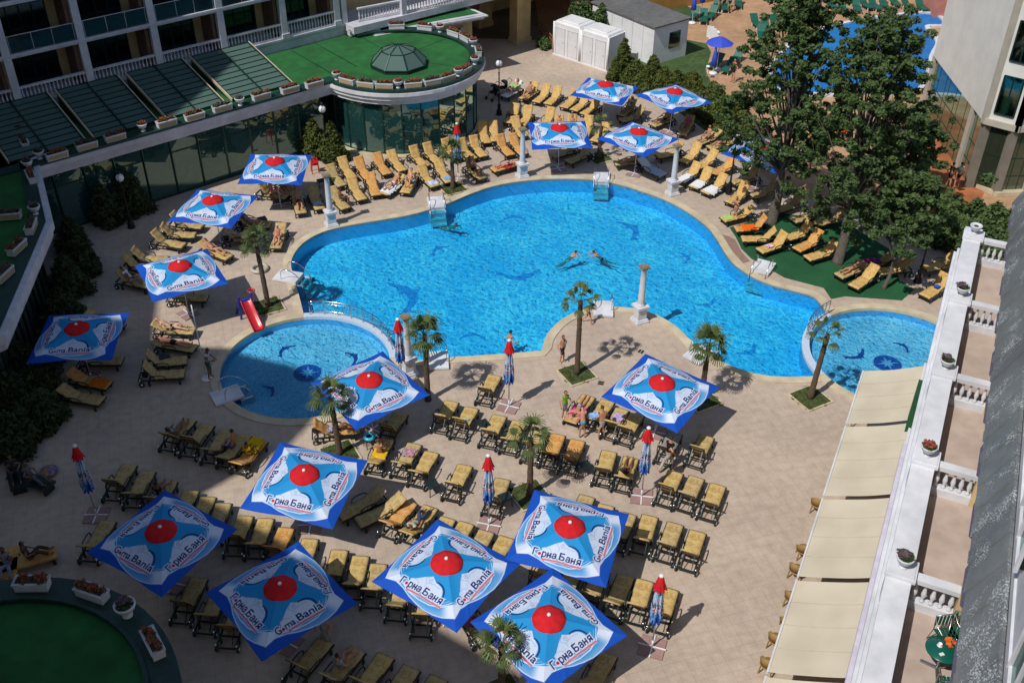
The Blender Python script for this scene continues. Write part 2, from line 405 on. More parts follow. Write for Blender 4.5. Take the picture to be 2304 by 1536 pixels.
def basin(name, out_, depth, mf, mw, wname, mwater):
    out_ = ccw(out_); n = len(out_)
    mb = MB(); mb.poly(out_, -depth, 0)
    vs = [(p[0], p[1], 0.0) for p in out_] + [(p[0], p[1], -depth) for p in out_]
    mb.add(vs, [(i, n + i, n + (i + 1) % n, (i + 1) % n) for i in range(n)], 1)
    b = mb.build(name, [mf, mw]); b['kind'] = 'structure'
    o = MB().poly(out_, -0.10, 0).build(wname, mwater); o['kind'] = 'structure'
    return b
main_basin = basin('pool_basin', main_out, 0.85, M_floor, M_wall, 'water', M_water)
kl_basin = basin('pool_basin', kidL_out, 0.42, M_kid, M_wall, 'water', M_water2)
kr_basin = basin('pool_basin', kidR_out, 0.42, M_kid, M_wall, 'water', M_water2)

def strip(mb, pts, w_, z0, z1, mi=0):
    """solid strip on the left-hand side of an open line"""
    n = len(pts); off = []
    for i in range(n):
        a = Vector(pts[max(i - 1, 0)]); c = Vector(pts[min(i + 1, n - 1)]); t = (c - a).normalized()
        off.append((pts[i][0] - t.y * w_, pts[i][1] + t.x * w_))
    vs = [(p[0], p[1], z) for z in (z0, z1) for p in pts] + [(p[0], p[1], z) for z in (z1, z0) for p in off]
    fs = []
    for i in range(n - 1):
        for k in range(3): fs.append((k * n + i, k * n + i + 1, (k + 1) * n + i + 1, (k + 1) * n + i))
    mb.add(vs, fs, mi)
cp = MB(); strip(cp, topW, 0.42, -0.12, 0.045); strip(cp, botW, 0.42, -0.12, 0.047)
cpo = cp.build('pool_coping', M_coping); cpo['kind'] = 'structure'
def kid_coping(c, r, a0, a1):
    # a0..a1 is the shared part; the rest gets cream stone, the shared part white mosaic
    if a1 < a0: a0, a1 = a1, a0
    free = circ(c, 1, a1, a0 + 2 * math.pi, 200); sh = circ(c, 1, a0, a1, 100)
    def rr(l, q): return [(c[0] + (x - c[0]) * q, c[1] + (y - c[1]) * q) for x, y in l]
    mb = MB(); strip(mb, rr(free, r)[::-1], 0.42, -0.12, 0.050)
    o = mb.build('pool_coping', M_coping); o['kind'] = 'structure'
    mb = MB(); strip(mb, rr(sh, r)[::-1], DIV, -0.12, 0.06)
    o = mb.build('pool_divider', M_mosaic); o['kind'] = 'structure'
kid_coping(kidL, rL, aL0, aL1); kid_coping(kidR, rR, aR0, aR1)

# mosaics on the pool floors
M_dol = mat('navy_mosaic', (0.03, 0.10, 0.36), 0.5, (0.02, 0.05, 0.22), 30, 0.6)
M_dol2 = mat('navy_mosaic_deep', (0.20, 0.52, 0.82), 0.5, (0.06, 0.24, 0.62), 4.5, 0.9)
M_med = mat('medallion_blue', (0.03, 0.12, 0.42), 0.5, (0.02, 0.08, 0.3), 20, 0.5)
M_medw = mat('medallion_pale', (0.45, 0.6, 0.75), 0.5, (0.3, 0.45, 0.6), 20, 0.5)
DOLP = [(0, 0), (.12, .10), (.30, .20), (.45, .24), (.50, .36), (.58, .25), (.75, .18), (.88, .04), (.95, -.10), (1.10, -.10), (1.02, -.20), (1.0, -.34), (.90, -.20), (.82, -.08), (.65, .04), (.48, .07), (.44, -.04), (.36, .06), (.2, .03), (.08, -.04)]
def dolphin(parent, a, b, z, flip, m):
    A, B = Vector(G2(*a, z)), Vector(G2(*b, z)); d = B - A; nrm = Vector((-d.y, d.x)) * (-1 if flip else 1)
    MB().poly(ccw([tuple(A + d * x / 1.05 + nrm * (y + .08)) for x, y in DOLP]), z + 0.008, 0).build('dolphin_mosaic', m, parent)
for a, b, f in [((668, 779), (624, 800), 1), ((772, 794), (803, 818), 0), ((586, 870), (618, 888), 0)]: dolphin(kl_basin, a, b, -0.42, f, M_dol)
for a, b, f in [((1938, 782), (1906, 808), 0), ((2006, 772), (2048, 790), 0)]: dolphin(kr_basin, a, b, -0.42, f, M_dol)
for a, b, f in [((865, 640), (932, 700), 0), ((1212, 603), (1118, 622), 0), ((1014, 556), (968, 572), 1), ((1380, 500), (1437, 537), 0), ((1523, 568), (1549, 592), 0), ((1560, 682), (1613, 676), 1), ((1650, 792), (1706, 778), 1), ((1034, 764), (1090, 756), 0), ((1133, 497), (1181, 489), 0)]:
    dolphin(main_basin, a, b, -0.85, f, M_dol2)
for par, px in ((kl_basin, (692, 839)), (kr_basin, (1997, 818))):
    c = G2(*px, -0.42); r = 0.62
    mb = MB(); mb.poly(circ(c, r, n=40), -0.411, 0); mb.ring(circ(c, r + .04, n=40), circ(c, r, n=40), -0.415, -0.405, 1)
    for k in range(8):
        a = k * math.pi / 4 + 0.1; l = r * (0.85 if k % 2 == 0 else 0.6)
        tip = (c[0] + l * math.cos(a), c[1] + l * math.sin(a))
        s1 = (c[0] + .16 * math.cos(a + .45), c[1] + .16 * math.sin(a + .45)); s2 = (c[0] + .16 * math.cos(a - .45), c[1] + .16 * math.sin(a - .45))
        mb.poly([c, s2, tip, s1], -0.401 + 0.001 * k, 1)
    mb.build('compass_mosaic', [M_med, M_medw], par)

# second pool beyond the trees
sp = [(2097, 34), (2023, 37), (1938, 49), (1874, 64), (1833, 76), (1785, 101), (1745, 146), (1738, 163), (1752, 203), (1874, 214), (1960, 210), (2063, 203), (2090, 129), (2104, 95), (2080, 62), (2121, 58)]
spw = ccw(smooth_closed([G2(*p) for p in sp], 4))
M_w3 = mat('deep_blue_pool', (0.010, 0.20, 0.50), 0.5, (0.006, 0.13, 0.40), 1.5, 0.7, bump=0.3, bscale=6)
MB().poly(spw, 0.03, 0).build('water', M_w3)['kind'] = 'structure'
MB().ring(offset_poly(spw, 0.35), spw, -0.03, 0.16).build('pool_coping', M_white)['kind'] = 'structure'
# ================================================================== parasols with the printed canopy
def text_tris(s):
    cu = bpy.data.curves.new('lettering', 'FONT'); cu.body = s; cu.size = 1; cu.resolution_u = 4
    o = bpy.data.objects.new('lettering', cu); COL.objects.link(o)
    dg = bpy.context.evaluated_depsgraph_get(); me = o.evaluated_get(dg).to_mesh(); me.calc_loop_triangles()
    v = np.empty(len(me.vertices) * 3); me.vertices.foreach_get('co', v); v = v.reshape(-1, 3)[:, :2]
    t = np.empty(len(me.loop_triangles) * 3, dtype=np.int32); me.loop_triangles.foreach_get('vertices', t)
    T = v[t.reshape(-1, 3)]
    bpy.data.objects.remove(o); bpy.data.curves.remove(cu)
    lo = T.reshape(-1, 2).min(0); hi = T.reshape(-1, 2).max(0)
    T[..., 0] = (T[..., 0] - lo[0]) / (hi[0] - lo[0])
    return T  # x 0..1, y in font units with baseline 0

def raster_tris(A, B, T):
    """mask of the sample points (A,B) inside the triangles T"""
    m = np.zeros(A.shape, bool); a0, b0 = A[0, 0], B[0, 0]
    sa = A[0, 1] - A[0, 0]; sb = B[1, 0] - B[0, 0]
    H, W_ = A.shape
    for t in T:
        i0 = max(int((t[:, 0].min() - a0) / sa), 0); i1 = min(int((t[:, 0].max() - a0) / sa) + 2, W_)
        j0 = max(int((t[:, 1].min() - b0) / sb), 0); j1 = min(int((t[:, 1].max() - b0) / sb) + 2, H)
        if i1 <= i0 or j1 <= j0: continue
        a = A[j0:j1, i0:i1]; b = B[j0:j1, i0:i1]
        def e(p, q): return (q[0] - p[0]) * (b - p[1]) - (q[1] - p[1]) * (a - p[0])
        e0, e1, e2 = e(t[0], t[1]), e(t[1], t[2]), e(t[2], t[0])
        m[j0:j1, i0:i1] |= ((e0 >= 0) & (e1 >= 0) & (e2 >= 0)) | ((e0 <= 0) & (e1 <= 0) & (e2 <= 0))
    return m

C_sky = np.array(srgb(38, 148, 214)[:3]); C_lite = np.array(srgb(120, 196, 240)[:3]); C_wht = np.array(srgb(216, 227, 246)[:3])
C_navy = np.array(srgb(24, 44, 110)[:3]); C_blue = np.array(srgb(24, 84, 190)[:3]); C_red = np.array(srgb(205, 30, 40)[:3]); C_grey = np.array(srgb(150, 175, 215)[:3])
def panel(latin, N=560):
    """one printed side: a from left to right, b from the centre (0) to the hem (1); text reads with the centre up"""
    aa = np.linspace(-1, 1, 2 * N + 1); bb = np.linspace(0, 1, N + 1); A, B = np.meshgrid(aa, bb)
    img = np.empty(A.shape + (3,)); img[:] = C_sky
    oa = np.interp(A, [-1, -.81, -.6, -.4, -.2, 0, .2, .4, .6, .81, 1], [.81, .81, .765, .81, .90, .962, .985, .968, .91, .81, .81])
    ia = np.interp(A, [-1, -.63, -.45, -.25, 0, .25, .45, .63, 1], [.63, .63, .74, .83, .87, .845, .77, .63, .63])
    q = np.abs(A) / np.maximum(B, 1e-3)
    band = (B > ia) & (B <= oa)
    tw = np.clip((q - 0.56) / 0.30, 0, 1)[..., None]; tw = tw * tw * (3 - 2 * tw)
    s = np.clip((B - ia) / np.maximum(oa - ia, 1e-3), 0, 1)[..., None]
    bc = C_sky * (1 - s) + s * (C_sky * .72 + C_wht * .28)
    img[band] = ((1 - tw) * bc + tw * C_wht)[band]
    img[(B > oa)] = C_blue
    img[np.abs(B - ia) < 0.011] = C_wht; img[np.abs(B - oa) < 0.008] = C_wht
    # swirl strokes under the lettering
    for r_, c_ in ((0.50, C_wht), (0.56, C_grey), (0.60, C_wht)):
        d = np.hypot(A * 0.86, B - 0.28); k = (np.abs(d - r_) < 0.006) & (B > 0.6) & (B < ia); img[k] = c_
    # mountain
    def pin(poly):
        m = np.zeros(A.shape, bool); n = len(poly); j = n - 1
        for i in range(n):
            xi, yi = poly[i]; xj, yj = poly[j]
            if yi != yj:
                m ^= ((yi > B) != (yj > B)) & (A < (xj - xi) * (B - yi) / (yj - yi) + xi)
            j = i
        return m
    hill = [(-.38, .66), (-.38, .585), (-.30, .55), (-.16, .45), (-.02, .372), (.07, .425), (.16, .445), (.24, .465), (.30, .51), (.34, .58), (.355, .66), (.34, .72), (-.30, .72)]
    d = np.hypot((A - .165) / .225, (B - .63) / .215); k = (d > 0.88) & (d < 1.02) & (B < .64) & (A > .06); img[k] = C_navy
    img[pin(hill)] = C_wht * .88 + C_sky * .12; k = (d > 0.90) & (d < 1.0) & (B < .60) & (A > .10) & ((A - .1) * .5 + .40 > B - .12); img[k] = C_navy
    def line(p, q_, w_, c):
        (x0, y0), (x1, y1) = p, q_; L2 = (x1 - x0) ** 2 + (y1 - y0) ** 2
        t = np.clip(((A - x0) * (x1 - x0) + (B - y0) * (y1 - y0)) / L2, 0, 1)
        img[np.hypot(A - x0 - t * (x1 - x0), B - y0 - t * (y1 - y0)) < w_] = c
    for p, q_ in (((-.02, .37), (-.12, .45)), ((-.12, .45), (-.05, .53)), ((-.05, .53), (.10, .48)), ((-.05, .53), (-.06, .60)), ((-.34, .56), (-.24, .56)), ((-.24, .56), (-.18, .62)), ((.12, .49), (.24, .50))): line(p, q_, .005, C_grey)
    d = np.hypot(A + .01, B - .455); img[(np.abs(d - .035) < .006)] = C_grey; img[d < .010] = C_red
    # lettering (the second letter is a red dot)
    base0, base1, hgt = .755, .735, .155
    if latin: words = [('G', -.53, -.43), ('rna', -.34, -.14), ('Bania', -.07, .44)]; dot = (-.385, .715)
    else: words = [('Г', -.53, -.445), ('р', -.35, -.268), ('H', -.25, -.175), ('а', -.155, -.07), ('Б', -.01, .095), ('а', .12, .20), ('H', .225, .305), ('я', .33, .415)]; dot = (-.40, .705)
    masks = []
    for wd, x0, x1 in words:
        if wd == 'H':
            xh = .545; T = np.array([t for x0_, y0_, x1_, y1_ in ((0, 0, .24, xh), (.76, 0, 1, xh), (.2, xh * .40, .8, xh * .60)) for t in (((x0_, y0_), (x1_, y0_), (x1_, y1_)), ((x0_, y0_), (x1_, y1_), (x0_, y1_)))], float)
        else: T = text_tris(wd).copy()
        X = x0 + T[..., 0] * (x1 - x0)
        T2 = np.stack([X, np.interp(X, [-.53, .44], [base0, base1]) - T[..., 1] * hgt * 1.25], -1)
        masks.append(raster_tris(A, B, T2))
    M = np.any(masks, 0)
    def fat(X, k):
        o = X.copy(); c = int(round(k * .7))
        for dx, dy in ((k, 0), (-k, 0), (0, k), (0, -k), (c, c), (-c, c), (c, -c), (-c, -c)): o |= np.roll(np.roll(X, dx, 1), dy, 0)
        return o
    M = fat(M, 3); h = fat(fat(M, 5), 4)
    img[h] = C_wht; 
    d = np.hypot(A - dot[0], B - dot[1]); img[d < .05] = C_wht
    img[M] = C_navy; img[d < .032] = C_red
    # red underline
    u = (A > -.33) & (A < .45); yb = np.interp(A, [-.33, .45], [.80, .78])
    img[u & (np.abs(B - yb) < .026)] = C_wht; img[u & (np.abs(B - yb) < .019)] = C_red * .8 + C_wht * .2
    return img
P_cyr, P_lat = panel(False), panel(True)
def sample(U, V, N=560):
    """canopy colour at (U,V) in [-1,1]^2; Cyrillic on the -V and +V sides, Latin on the others"""
    U = np.asarray(U); V = np.asarray(V); out = np.zeros(U.shape + (3,))
    hor = np.abs(V) >= np.abs(U)
    sides = [(hor & (V <= 0), U, -V, P_cyr), (hor & (V > 0), -U, V, P_cyr), (~hor & (U > 0), V, U, P_lat), (~hor & (U <= 0), -V, -U, P_lat)]
    for m, a, b, img in sides:
        i = np.clip(np.round((a[m] + 1) * N).astype(int), 0, 2 * N); j = np.clip(np.round(b[m] * N).astype(int), 0, N)
        out[m] = img[j, i]
    return out

S2, HA, HC = 1.725, 2.86, 2.245
def canopy_z(U, V):
    m = np.maximum(np.abs(U), np.abs(V)); mn = np.minimum(np.abs(U), np.abs(V))
    q = np.where(m > 0, mn / np.maximum(m, 1e-6), 0)
    return HA - (HA - HC) * m - 0.012 * np.sin(np.pi * m) * np.sin(np.pi * q) + 0.05 * m * m * (1 - q) * 0.8
def color_attr(me, C):
    a = me.color_attributes.new('print', 'FLOAT_COLOR', 'POINT')
    buf = np.ones((len(C), 4), dtype=np.float32); buf[:, :3] = C; a.data.foreach_set('color', buf.ravel())
def grid_mesh(name, X, Y, Z, m):
    H, W_ = X.shape; co = np.stack([X, Y, Z], -1).reshape(-1, 3).astype(np.float32)
    i = np.arange(H * W_).reshape(H, W_); q = np.stack([i[:-1, :-1], i[:-1, 1:], i[1:, 1:], i[1:, :-1]], -1).reshape(-1, 4)
    me = bpy.data.meshes.new(name); me.vertices.add(len(co)); me.vertices.foreach_set('co', co.ravel())
    me.loops.add(q.size); me.loops.foreach_set('vertex_index', q.ravel().astype(np.int32)); me.polygons.add(len(q))
    me.polygons.foreach_set('loop_start', np.arange(0, q.size, 4, dtype=np.int32)); me.polygons.foreach_set('loop_total', np.full(len(q), 4, dtype=np.int32))
    me.update(); me.validate(); me.materials.append(m); return me
M_print = attr_mat('printed_canopy', 'print', 0.7, transl=0.16, spec=0.2)
NG = 251
U, V = np.meshgrid(np.linspace(-1, 1, NG), np.linspace(-1, 1, NG))
pinch = 1 - 0.035 * (1 - np.minimum(np.abs(U), np.abs(V)) / np.maximum(np.maximum(np.abs(U), np.abs(V)), 1e-6)) * np.maximum(np.abs(U), np.abs(V)) ** 3
acc = 0
for dx, dy in ((-.25, -.25), (.25, -.25), (-.25, .25), (.25, .25)):
    acc = acc + sample(np.clip(U + dx * 2 / NG, -1, 1), np.clip(V + dy * 2 / NG, -1, 1))
acc = acc / 4
ME_cans = []
for k_ in range(4):
    gk = np.random.default_rng(60 + k_); wr = 0.0; M_ = np.maximum(np.abs(U), np.abs(V))
    for _ in range(7):
        a_, f_, p_ = gk.uniform(0, 6.28), gk.uniform(3, 14), gk.uniform(0, 6.28); wr = wr + .0035 * np.sin(f_ * (U * math.cos(a_) + V * math.sin(a_)) + p_ + 1.5 * np.sin(3 * U * math.sin(a_) - 2 * V))
    for _ in range(10):   # creases running in from the hem and from the folds
        a_ = gk.uniform(0, 6.28); c0 = gk.uniform(-.8, .8); d_ = U * math.cos(a_) + V * math.sin(a_) - c0; wr = wr + gk.uniform(-.010, .010) * np.exp(-(d_ / gk.uniform(.02, .05)) ** 2) * M_
    sag_ = gk.uniform(.6, 1.7); q_ = np.minimum(np.abs(U), np.abs(V)) / np.maximum(M_, 1e-6)
    me_ = grid_mesh('canopy', U * S2 * pinch, V * S2 * pinch, canopy_z(U, V) + wr - .016 * sag_ * M_ ** 2 * np.sin(np.pi * np.clip(q_, 0, 1)), M_print)
    fade = gk.uniform(.93, 1.02) * (1 + .05 * np.sin(2.3 * U + gk.uniform(0, 6)) * np.sin(2.1 * V + gk.uniform(0, 6)))
    seam = 1 - .10 * np.exp(-((np.abs(np.abs(U) - np.abs(V))) / .012) ** 2) - .12 * np.exp(-((M_ - .985) / .008) ** 2)
    color_attr(me_, (acc * (fade * seam)[..., None]).reshape(-1, 3)); me_.polygons.foreach_set('use_smooth', [True] * len(me_.polygons)); ME_cans.append(me_)

M_redcap = mat('red_canvas', (0.60, 0.018, 0.022), 0.85, (0.50, 0.012, 0.018), 4, 0.5, spec=0.2)
M_pole = mat('pale_metal_pole', (0.62, 0.65, 0.68), 0.35, (0.5, 0.53, 0.56), 5, 0.4, metal=0.3)
M_ptop = mat('white_plastic', (0.8, 0.8, 0.8), 0.4, (0.7, 0.7, 0.7), 5)
M_slab = mat('pink_concrete_slab', (0.36, 0.22, 0.20), 0.85, (0.27, 0.165, 0.15), 3, 0.6)
def cap_mesh():
    mb = MB(); vs = [(0, 0, HA + .06)]; n = 48
    for k, (r, z) in enumerate(((.16, .035), (.34, -.035), (.52, -.11), (.53, -.15))):
        for i in range(n):
            a = 2 * math.pi * i / n; rr = r * (1 + (0.035 * abs(math.cos(4 * a)) - 0.02) * (k / 3)); sg = -0.022 * abs(math.sin(4 * a)) * (k / 2)
            vs.append((rr * math.cos(a), rr * math.sin(a), HA + z + sg))
    fs = [(0, 1 + i, 1 + (i + 1) % n) for i in range(n)]
    for k in range(3):
        for i in range(n): fs.append((1 + k * n + i, 1 + (k + 1) * n + i, 1 + (k + 1) * n + (i + 1) % n, 1 + k * n + (i + 1) % n))
    mb.add(vs, fs, 0, True); return mb.mesh('vent_cap', M_redcap)
ME_cap = cap_mesh()
ME_fin = MB().lathe([(.001, -.02), (.055, -.02), (.065, .02), (.05, .055), (.001, .07)], (0, 0, HA + .055), 14).mesh('finial', M_ptop)
ME_pole = MB().tube([(0, 0, 0.05), (0, 0, HA)], 0.024, 10).mesh('pole', M_pole)
_b = MB()
for sx in (-1, 1):
    for sy in (-1, 1): _b.box((sx * .215, sy * .215, .03), (.40, .40, .05), mi=0)
_b.beam((-.46, 0, .065), (.46, 0, .065), .045, .03, 1); _b.beam((0, -.46, .067), (0, .46, .067), .045, .03, 1); _b.tube([(0, 0, .05), (0, 0, .38)], .034, 10, 1)
ME_base = _b.mesh('base', [M_slab, M_ptop])
ME_ribs = []
for k in range(8):
    a = k * math.pi / 4; r = S2 * (1.385 if k % 2 else 0.93); dx, dy = math.cos(a), math.sin(a)
    u_, v_ = dx * r / S2, dy * r / S2
    zt = HC - 0.05 if k % 2 else HC - 0.01
    rb = MB().beam((0, 0, HA - .09), (dx * r, dy * r, zt), .022, .022)
    rb.beam((0, 0, HA - .95), (dx * r * .5, dy * r * .5, (HA - .05 + zt) / 2), .018, .018)
    ME_ribs.append(rb.mesh('rib', M_pole))

# x, y, angle, lean x, lean y, text towards local -y (C or L)
UMB = [(-13.04, 51.96, -0.009, 0.008, -0.028, 'C', 'nearest the thujas by the glass wall, left of the slim column'),
(-15.34, 47.46, -0.207, -0.006, -0.011, 'C', 'second from the glass hall on the left side'),
(-15.44, 41.10, 0.512, 0.022, -0.003, 'L', 'strongly tilted, third from the glass hall, left of the red slide'),
(-18.44, 36.09, 0.085, 0.010, -0.008, 'L', 'leftmost one, shaded, beside the dark bushes'),
(-5.72, 32.78, -0.895, 0.023, -0.037, 'C', 'overlapping the rim of the left round paddling pool'),
(5.92, 32.74, -0.629, 0.014, -0.036, 'C', 'lone one on the open deck below the main pool, right of centre'),
(-7.43, 27.35, -0.239, 0.035, -0.042, 'C', 'between lounger rows directly below the left paddling pool'),
(-11.72, 24.52, -0.542, 0.022, -0.024, 'L', 'half shaded, leftmost of the lower group'),
(-7.34, 22.05, -0.842, 0.036, 0.005, 'C', 'half shaded, lower left, second from left in the lower group'),
(-2.10, 23.17, -0.606, 0.013, -0.005, 'C', 'sunlit one in the middle of the lower group of five'),
(1.87, 24.84, -0.302, 0.042, -0.015, 'C', 'rightmost of the lower group, above the nearest one'),
(1.18, 21.00, -0.877, 0.003, -0.028, 'L', 'nearest one at the bottom edge behind a palm crown'),
(2.68, 56.60, 0.067, -0.003, -0.035, 'C', 'above the far pool steps, right of a slim white column'),
(7.18, 56.05, -0.730, 0.021, 0.002, 'L', 'just left of the far right white column'),
(5.69, 63.01, -0.399, 0.033, 0.016, 'L', 'farthest one, standing before the white cabins'),
(9.95, 61.95, -0.967, 0.032, 0.007, 'L', 'at the hedge corner, right of the farthest one')]
_g = G(1701, 423); UMB.append((_g.x, _g.y, -0.70, 0.02, -0.02, 'L', 'half hidden behind the big tree at right'))
for i, (x, y, a, tx, ty, k, lb) in enumerate(UMB):
    r = empty('parasol', (x, y, 0), 0, 'open printed parasol, ' + lb, 'parasol', 'open blue and white parasols')
    # the fit keeps the lean small; the base stays flat on the paving
    q = Matrix.Rotation(math.atan(tx), 4, 'Y') @ Matrix.Rotation(-math.atan(ty), 4, 'X')
    za = a + (math.pi / 2 if k == 'L' else 0)
    for nm, me in (('canopy', ME_cans[i % 4]), ('vent_cap', ME_cap), ('pole', ME_pole)):
        o = link(nm, me, r); o.matrix_local = q @ Matrix.Rotation(za, 4, 'Z')
        if nm == 'vent_cap': f = link('finial', ME_fin, o)
        if nm == 'canopy':
            for m in ME_ribs: link('rib', m, o)
    b = link('base', ME_base, r); b.rotation_euler = (0, 0, a + 0.3)

# closed parasols: the same printed cloth folded round the pole
def closed_mesh(seed=0):
    nz, na = 90, 160; ph = np.linspace(0, 2 * np.pi, na + 1); t = np.linspace(0, 1, nz)
    PH, T = np.meshgrid(ph, t)
    fold = np.abs(np.cos(4 * PH + seed)); 
    r = (0.055 + 0.20 * T ** 0.8) * (0.62 + 0.38 * fold) * (1 - 0.22 * np.clip((T - .82) / .18, 0, 1)) + 0.012 * np.sin(9 * T * np.pi + 3 * PH) * T
    z = 3.36 - 1.95 * T - 0.10 * (fold * np.clip((T - .7) / .3, 0, 1))
    me = grid_mesh('folded_canopy', r * np.cos(PH), r * np.sin(PH), z, M_print)
    d = np.clip(.22 + T * .80, 0, 1); s = d / np.maximum(np.abs(np.cos(PH)), np.abs(np.sin(PH)))
    # each visible lobe shows the strip of cloth near its rib; widen the strip so part of the words shows
    P2 = PH + 0.25 * np.sin(8 * PH)
    c = sample(np.clip(d * np.cos(P2) / np.maximum(np.abs(np.cos(P2)), np.abs(np.sin(P2))), -1, 1), np.clip(d * np.sin(P2) / np.maximum(np.abs(np.cos(P2)), np.abs(np.sin(P2))), -1, 1))
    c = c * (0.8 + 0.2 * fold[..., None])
    color_attr(me, c.reshape(-1, 3)); me.polygons.foreach_set('use_smooth', [True] * len(me.polygons)); return me
ME_cl = closed_mesh()
_m = MB(); n = 48; prof = ((.05, 3.46), (.10, 3.38), (.14, 3.18), (.20, 2.98), (.215, 2.94)); vs = []
for k, (r, z) in enumerate(prof):
    for i in range(n):
        a = 2 * math.pi * i / n; f = 1 + 0.16 * math.cos(8 * a) * k / 4
        vs.append((r * f * math.cos(a), r * f * math.sin(a), z - 0.03 * math.cos(8 * a) * (k / 4)))
_m.add(vs, [(k * n + i, (k + 1) * n + i, (k + 1) * n + (i + 1) % n, k * n + (i + 1) % n) for k in range(4) for i in range(n)], 0, True)
ME_clcap = _m.mesh('vent_cap', M_redcap)
ME_clfin = MB().lathe([(.001, 3.44), (.075, 3.45), (.085, 3.50), (.06, 3.54), (.001, 3.555)], (0, 0, 0), 14).mesh('finial', M_ptop)
ME_clpole = MB().tube([(0, 0, 0.05), (0, 0, 3.45)], 0.026, 10).mesh('pole', M_pole)
for bx, by, tx, ty, lb in [(1467, 1456, 1485, 1294, 'lowest one, near the bottom right loungers'), (1145, 915, 1139, 763, 'standing just below the straight edge of the main pool'), (1100, 1182, 1098, 1026, 'in the middle of the lounger rows, left of a palm'),
    (1443, 1118, 1461, 954, 'right of centre between two lounger rows'), (1031, 403, 1029, 268, 'far one before the curved glass hall'), (905, 866, 899, 720, 'beside the column where paddling pool meets main pool'), (218, 1160, 171, 1010, 'alone in the shade at the left edge')]:
    g = G(bx, by); r = empty('closed_parasol', (g.x, g.y, 0), 0, 'closed red-topped parasol, ' + lb, 'parasol', 'closed parasols folded round their poles')
    z = random.uniform(0, 6.28)
    for nm, me in (('folded_canopy', ME_cl), ('vent_cap', ME_clcap), ('pole', ME_clpole)):
        o = link(nm, me, r, rz=z)
        if nm == 'vent_cap': link('finial', ME_clfin, o)
    b = link('base', ME_base, r); b.rotation_euler = (0, 0, random.uniform(-.4, .1))
# ================================================================== sun loungers
M_fr = mat('dark_green_plastic', (0.018, 0.03, 0.026), 0.35, (0.012, 0.02, 0.018), 6, 0.4)
M_chrome = mat('bright_wheel_cap', (0.85, 0.85, 0.85), 0.12, (0.75, 0.75, 0.75), 4, metal=0.9)
def quilt(name, a, b_, c_):
    m = bpy.data.materials.new(name); m.use_nodes = True; t = m.node_tree; L = t.links; p = t.nodes['Principled BSDF']; p.inputs['Roughness'].default_value = 0.85
    p.inputs['Specular IOR Level'].default_value = 0.2
    tc = t.nodes.new('ShaderNodeTexCoord')
    v = t.nodes.new('ShaderNodeTexVoronoi'); v.inputs['Scale'].default_value = 11.0; L.new(tc.outputs['Object'], v.inputs['Vector'])
    r = t.nodes.new('ShaderNodeValToRGB'); e = r.color_ramp.elements; r.color_ramp.interpolation = 'CONSTANT'; e[0].color = a; e[0].position = 0.0; e[1].color = c_; e[1].position = 0.42
    x = e.new(.68); x.color = b_
    sp = t.nodes.new('ShaderNodeSeparateColor'); L.new(v.outputs['Color'], sp.inputs[0]); L.new(sp.outputs[0], r.inputs[0])
    w1 = t.nodes.new('ShaderNodeTexNoise'); w1.inputs['Scale'].default_value = 18; w1.inputs['Detail'].default_value = 3; L.new(tc.outputs['Object'], w1.inputs[0])
    mx = t.nodes.new('ShaderNodeMix'); mx.data_type = 'RGBA'; L.new(w1.outputs['Fac'], mx.inputs[0]); L.new(r.outputs[0], mx.inputs[6]); mx.inputs[7].default_value = c_
    L.new(mx.outputs[2], p.inputs['Base Color']); return m
Q = {'Y': quilt('yellow_quilted_cloth', (0.56, 0.42, 0.19, 1), (0.38, 0.22, 0.06, 1), (0.52, 0.36, 0.13, 1)),
     'B': quilt('ochre_quilted_cloth', (0.50, 0.39, 0.20, 1), (0.33, 0.20, 0.06, 1), (0.46, 0.33, 0.14, 1)),
     'O': quilt('orange_quilted_cloth', (0.64, 0.40, 0.16, 1), (0.56, 0.19, 0.04, 1), (0.58, 0.31, 0.09, 1)),
     'A': quilt('amber_quilted_cloth', (0.62, 0.44, 0.19, 1), (0.48, 0.24, 0.06, 1), (0.57, 0.37, 0.13, 1)),
     'W': mat('white_towelling', (0.78, 0.78, 0.78), 0.9, (0.68, 0.68, 0.70), 9, 0.5, bump=0.4),
     'G': mat('grey_towelling', (0.30, 0.29, 0.27), 0.9, (0.22, 0.21, 0.20), 9, 0.5, bump=0.4)}
HINGE = (0.22, 0.345)
def back_pt(ang_, s, up=0.0):
    return (HINGE[0] + s * math.cos(ang_) - up * math.sin(ang_), HINGE[1] + s * math.sin(ang_) + up * math.cos(ang_))
BACK = {'raised': R(52), 'steep': R(60), 'mid': R(43), 'low': R(30), 'flat': R(4)}
_bk = random.Random(5)
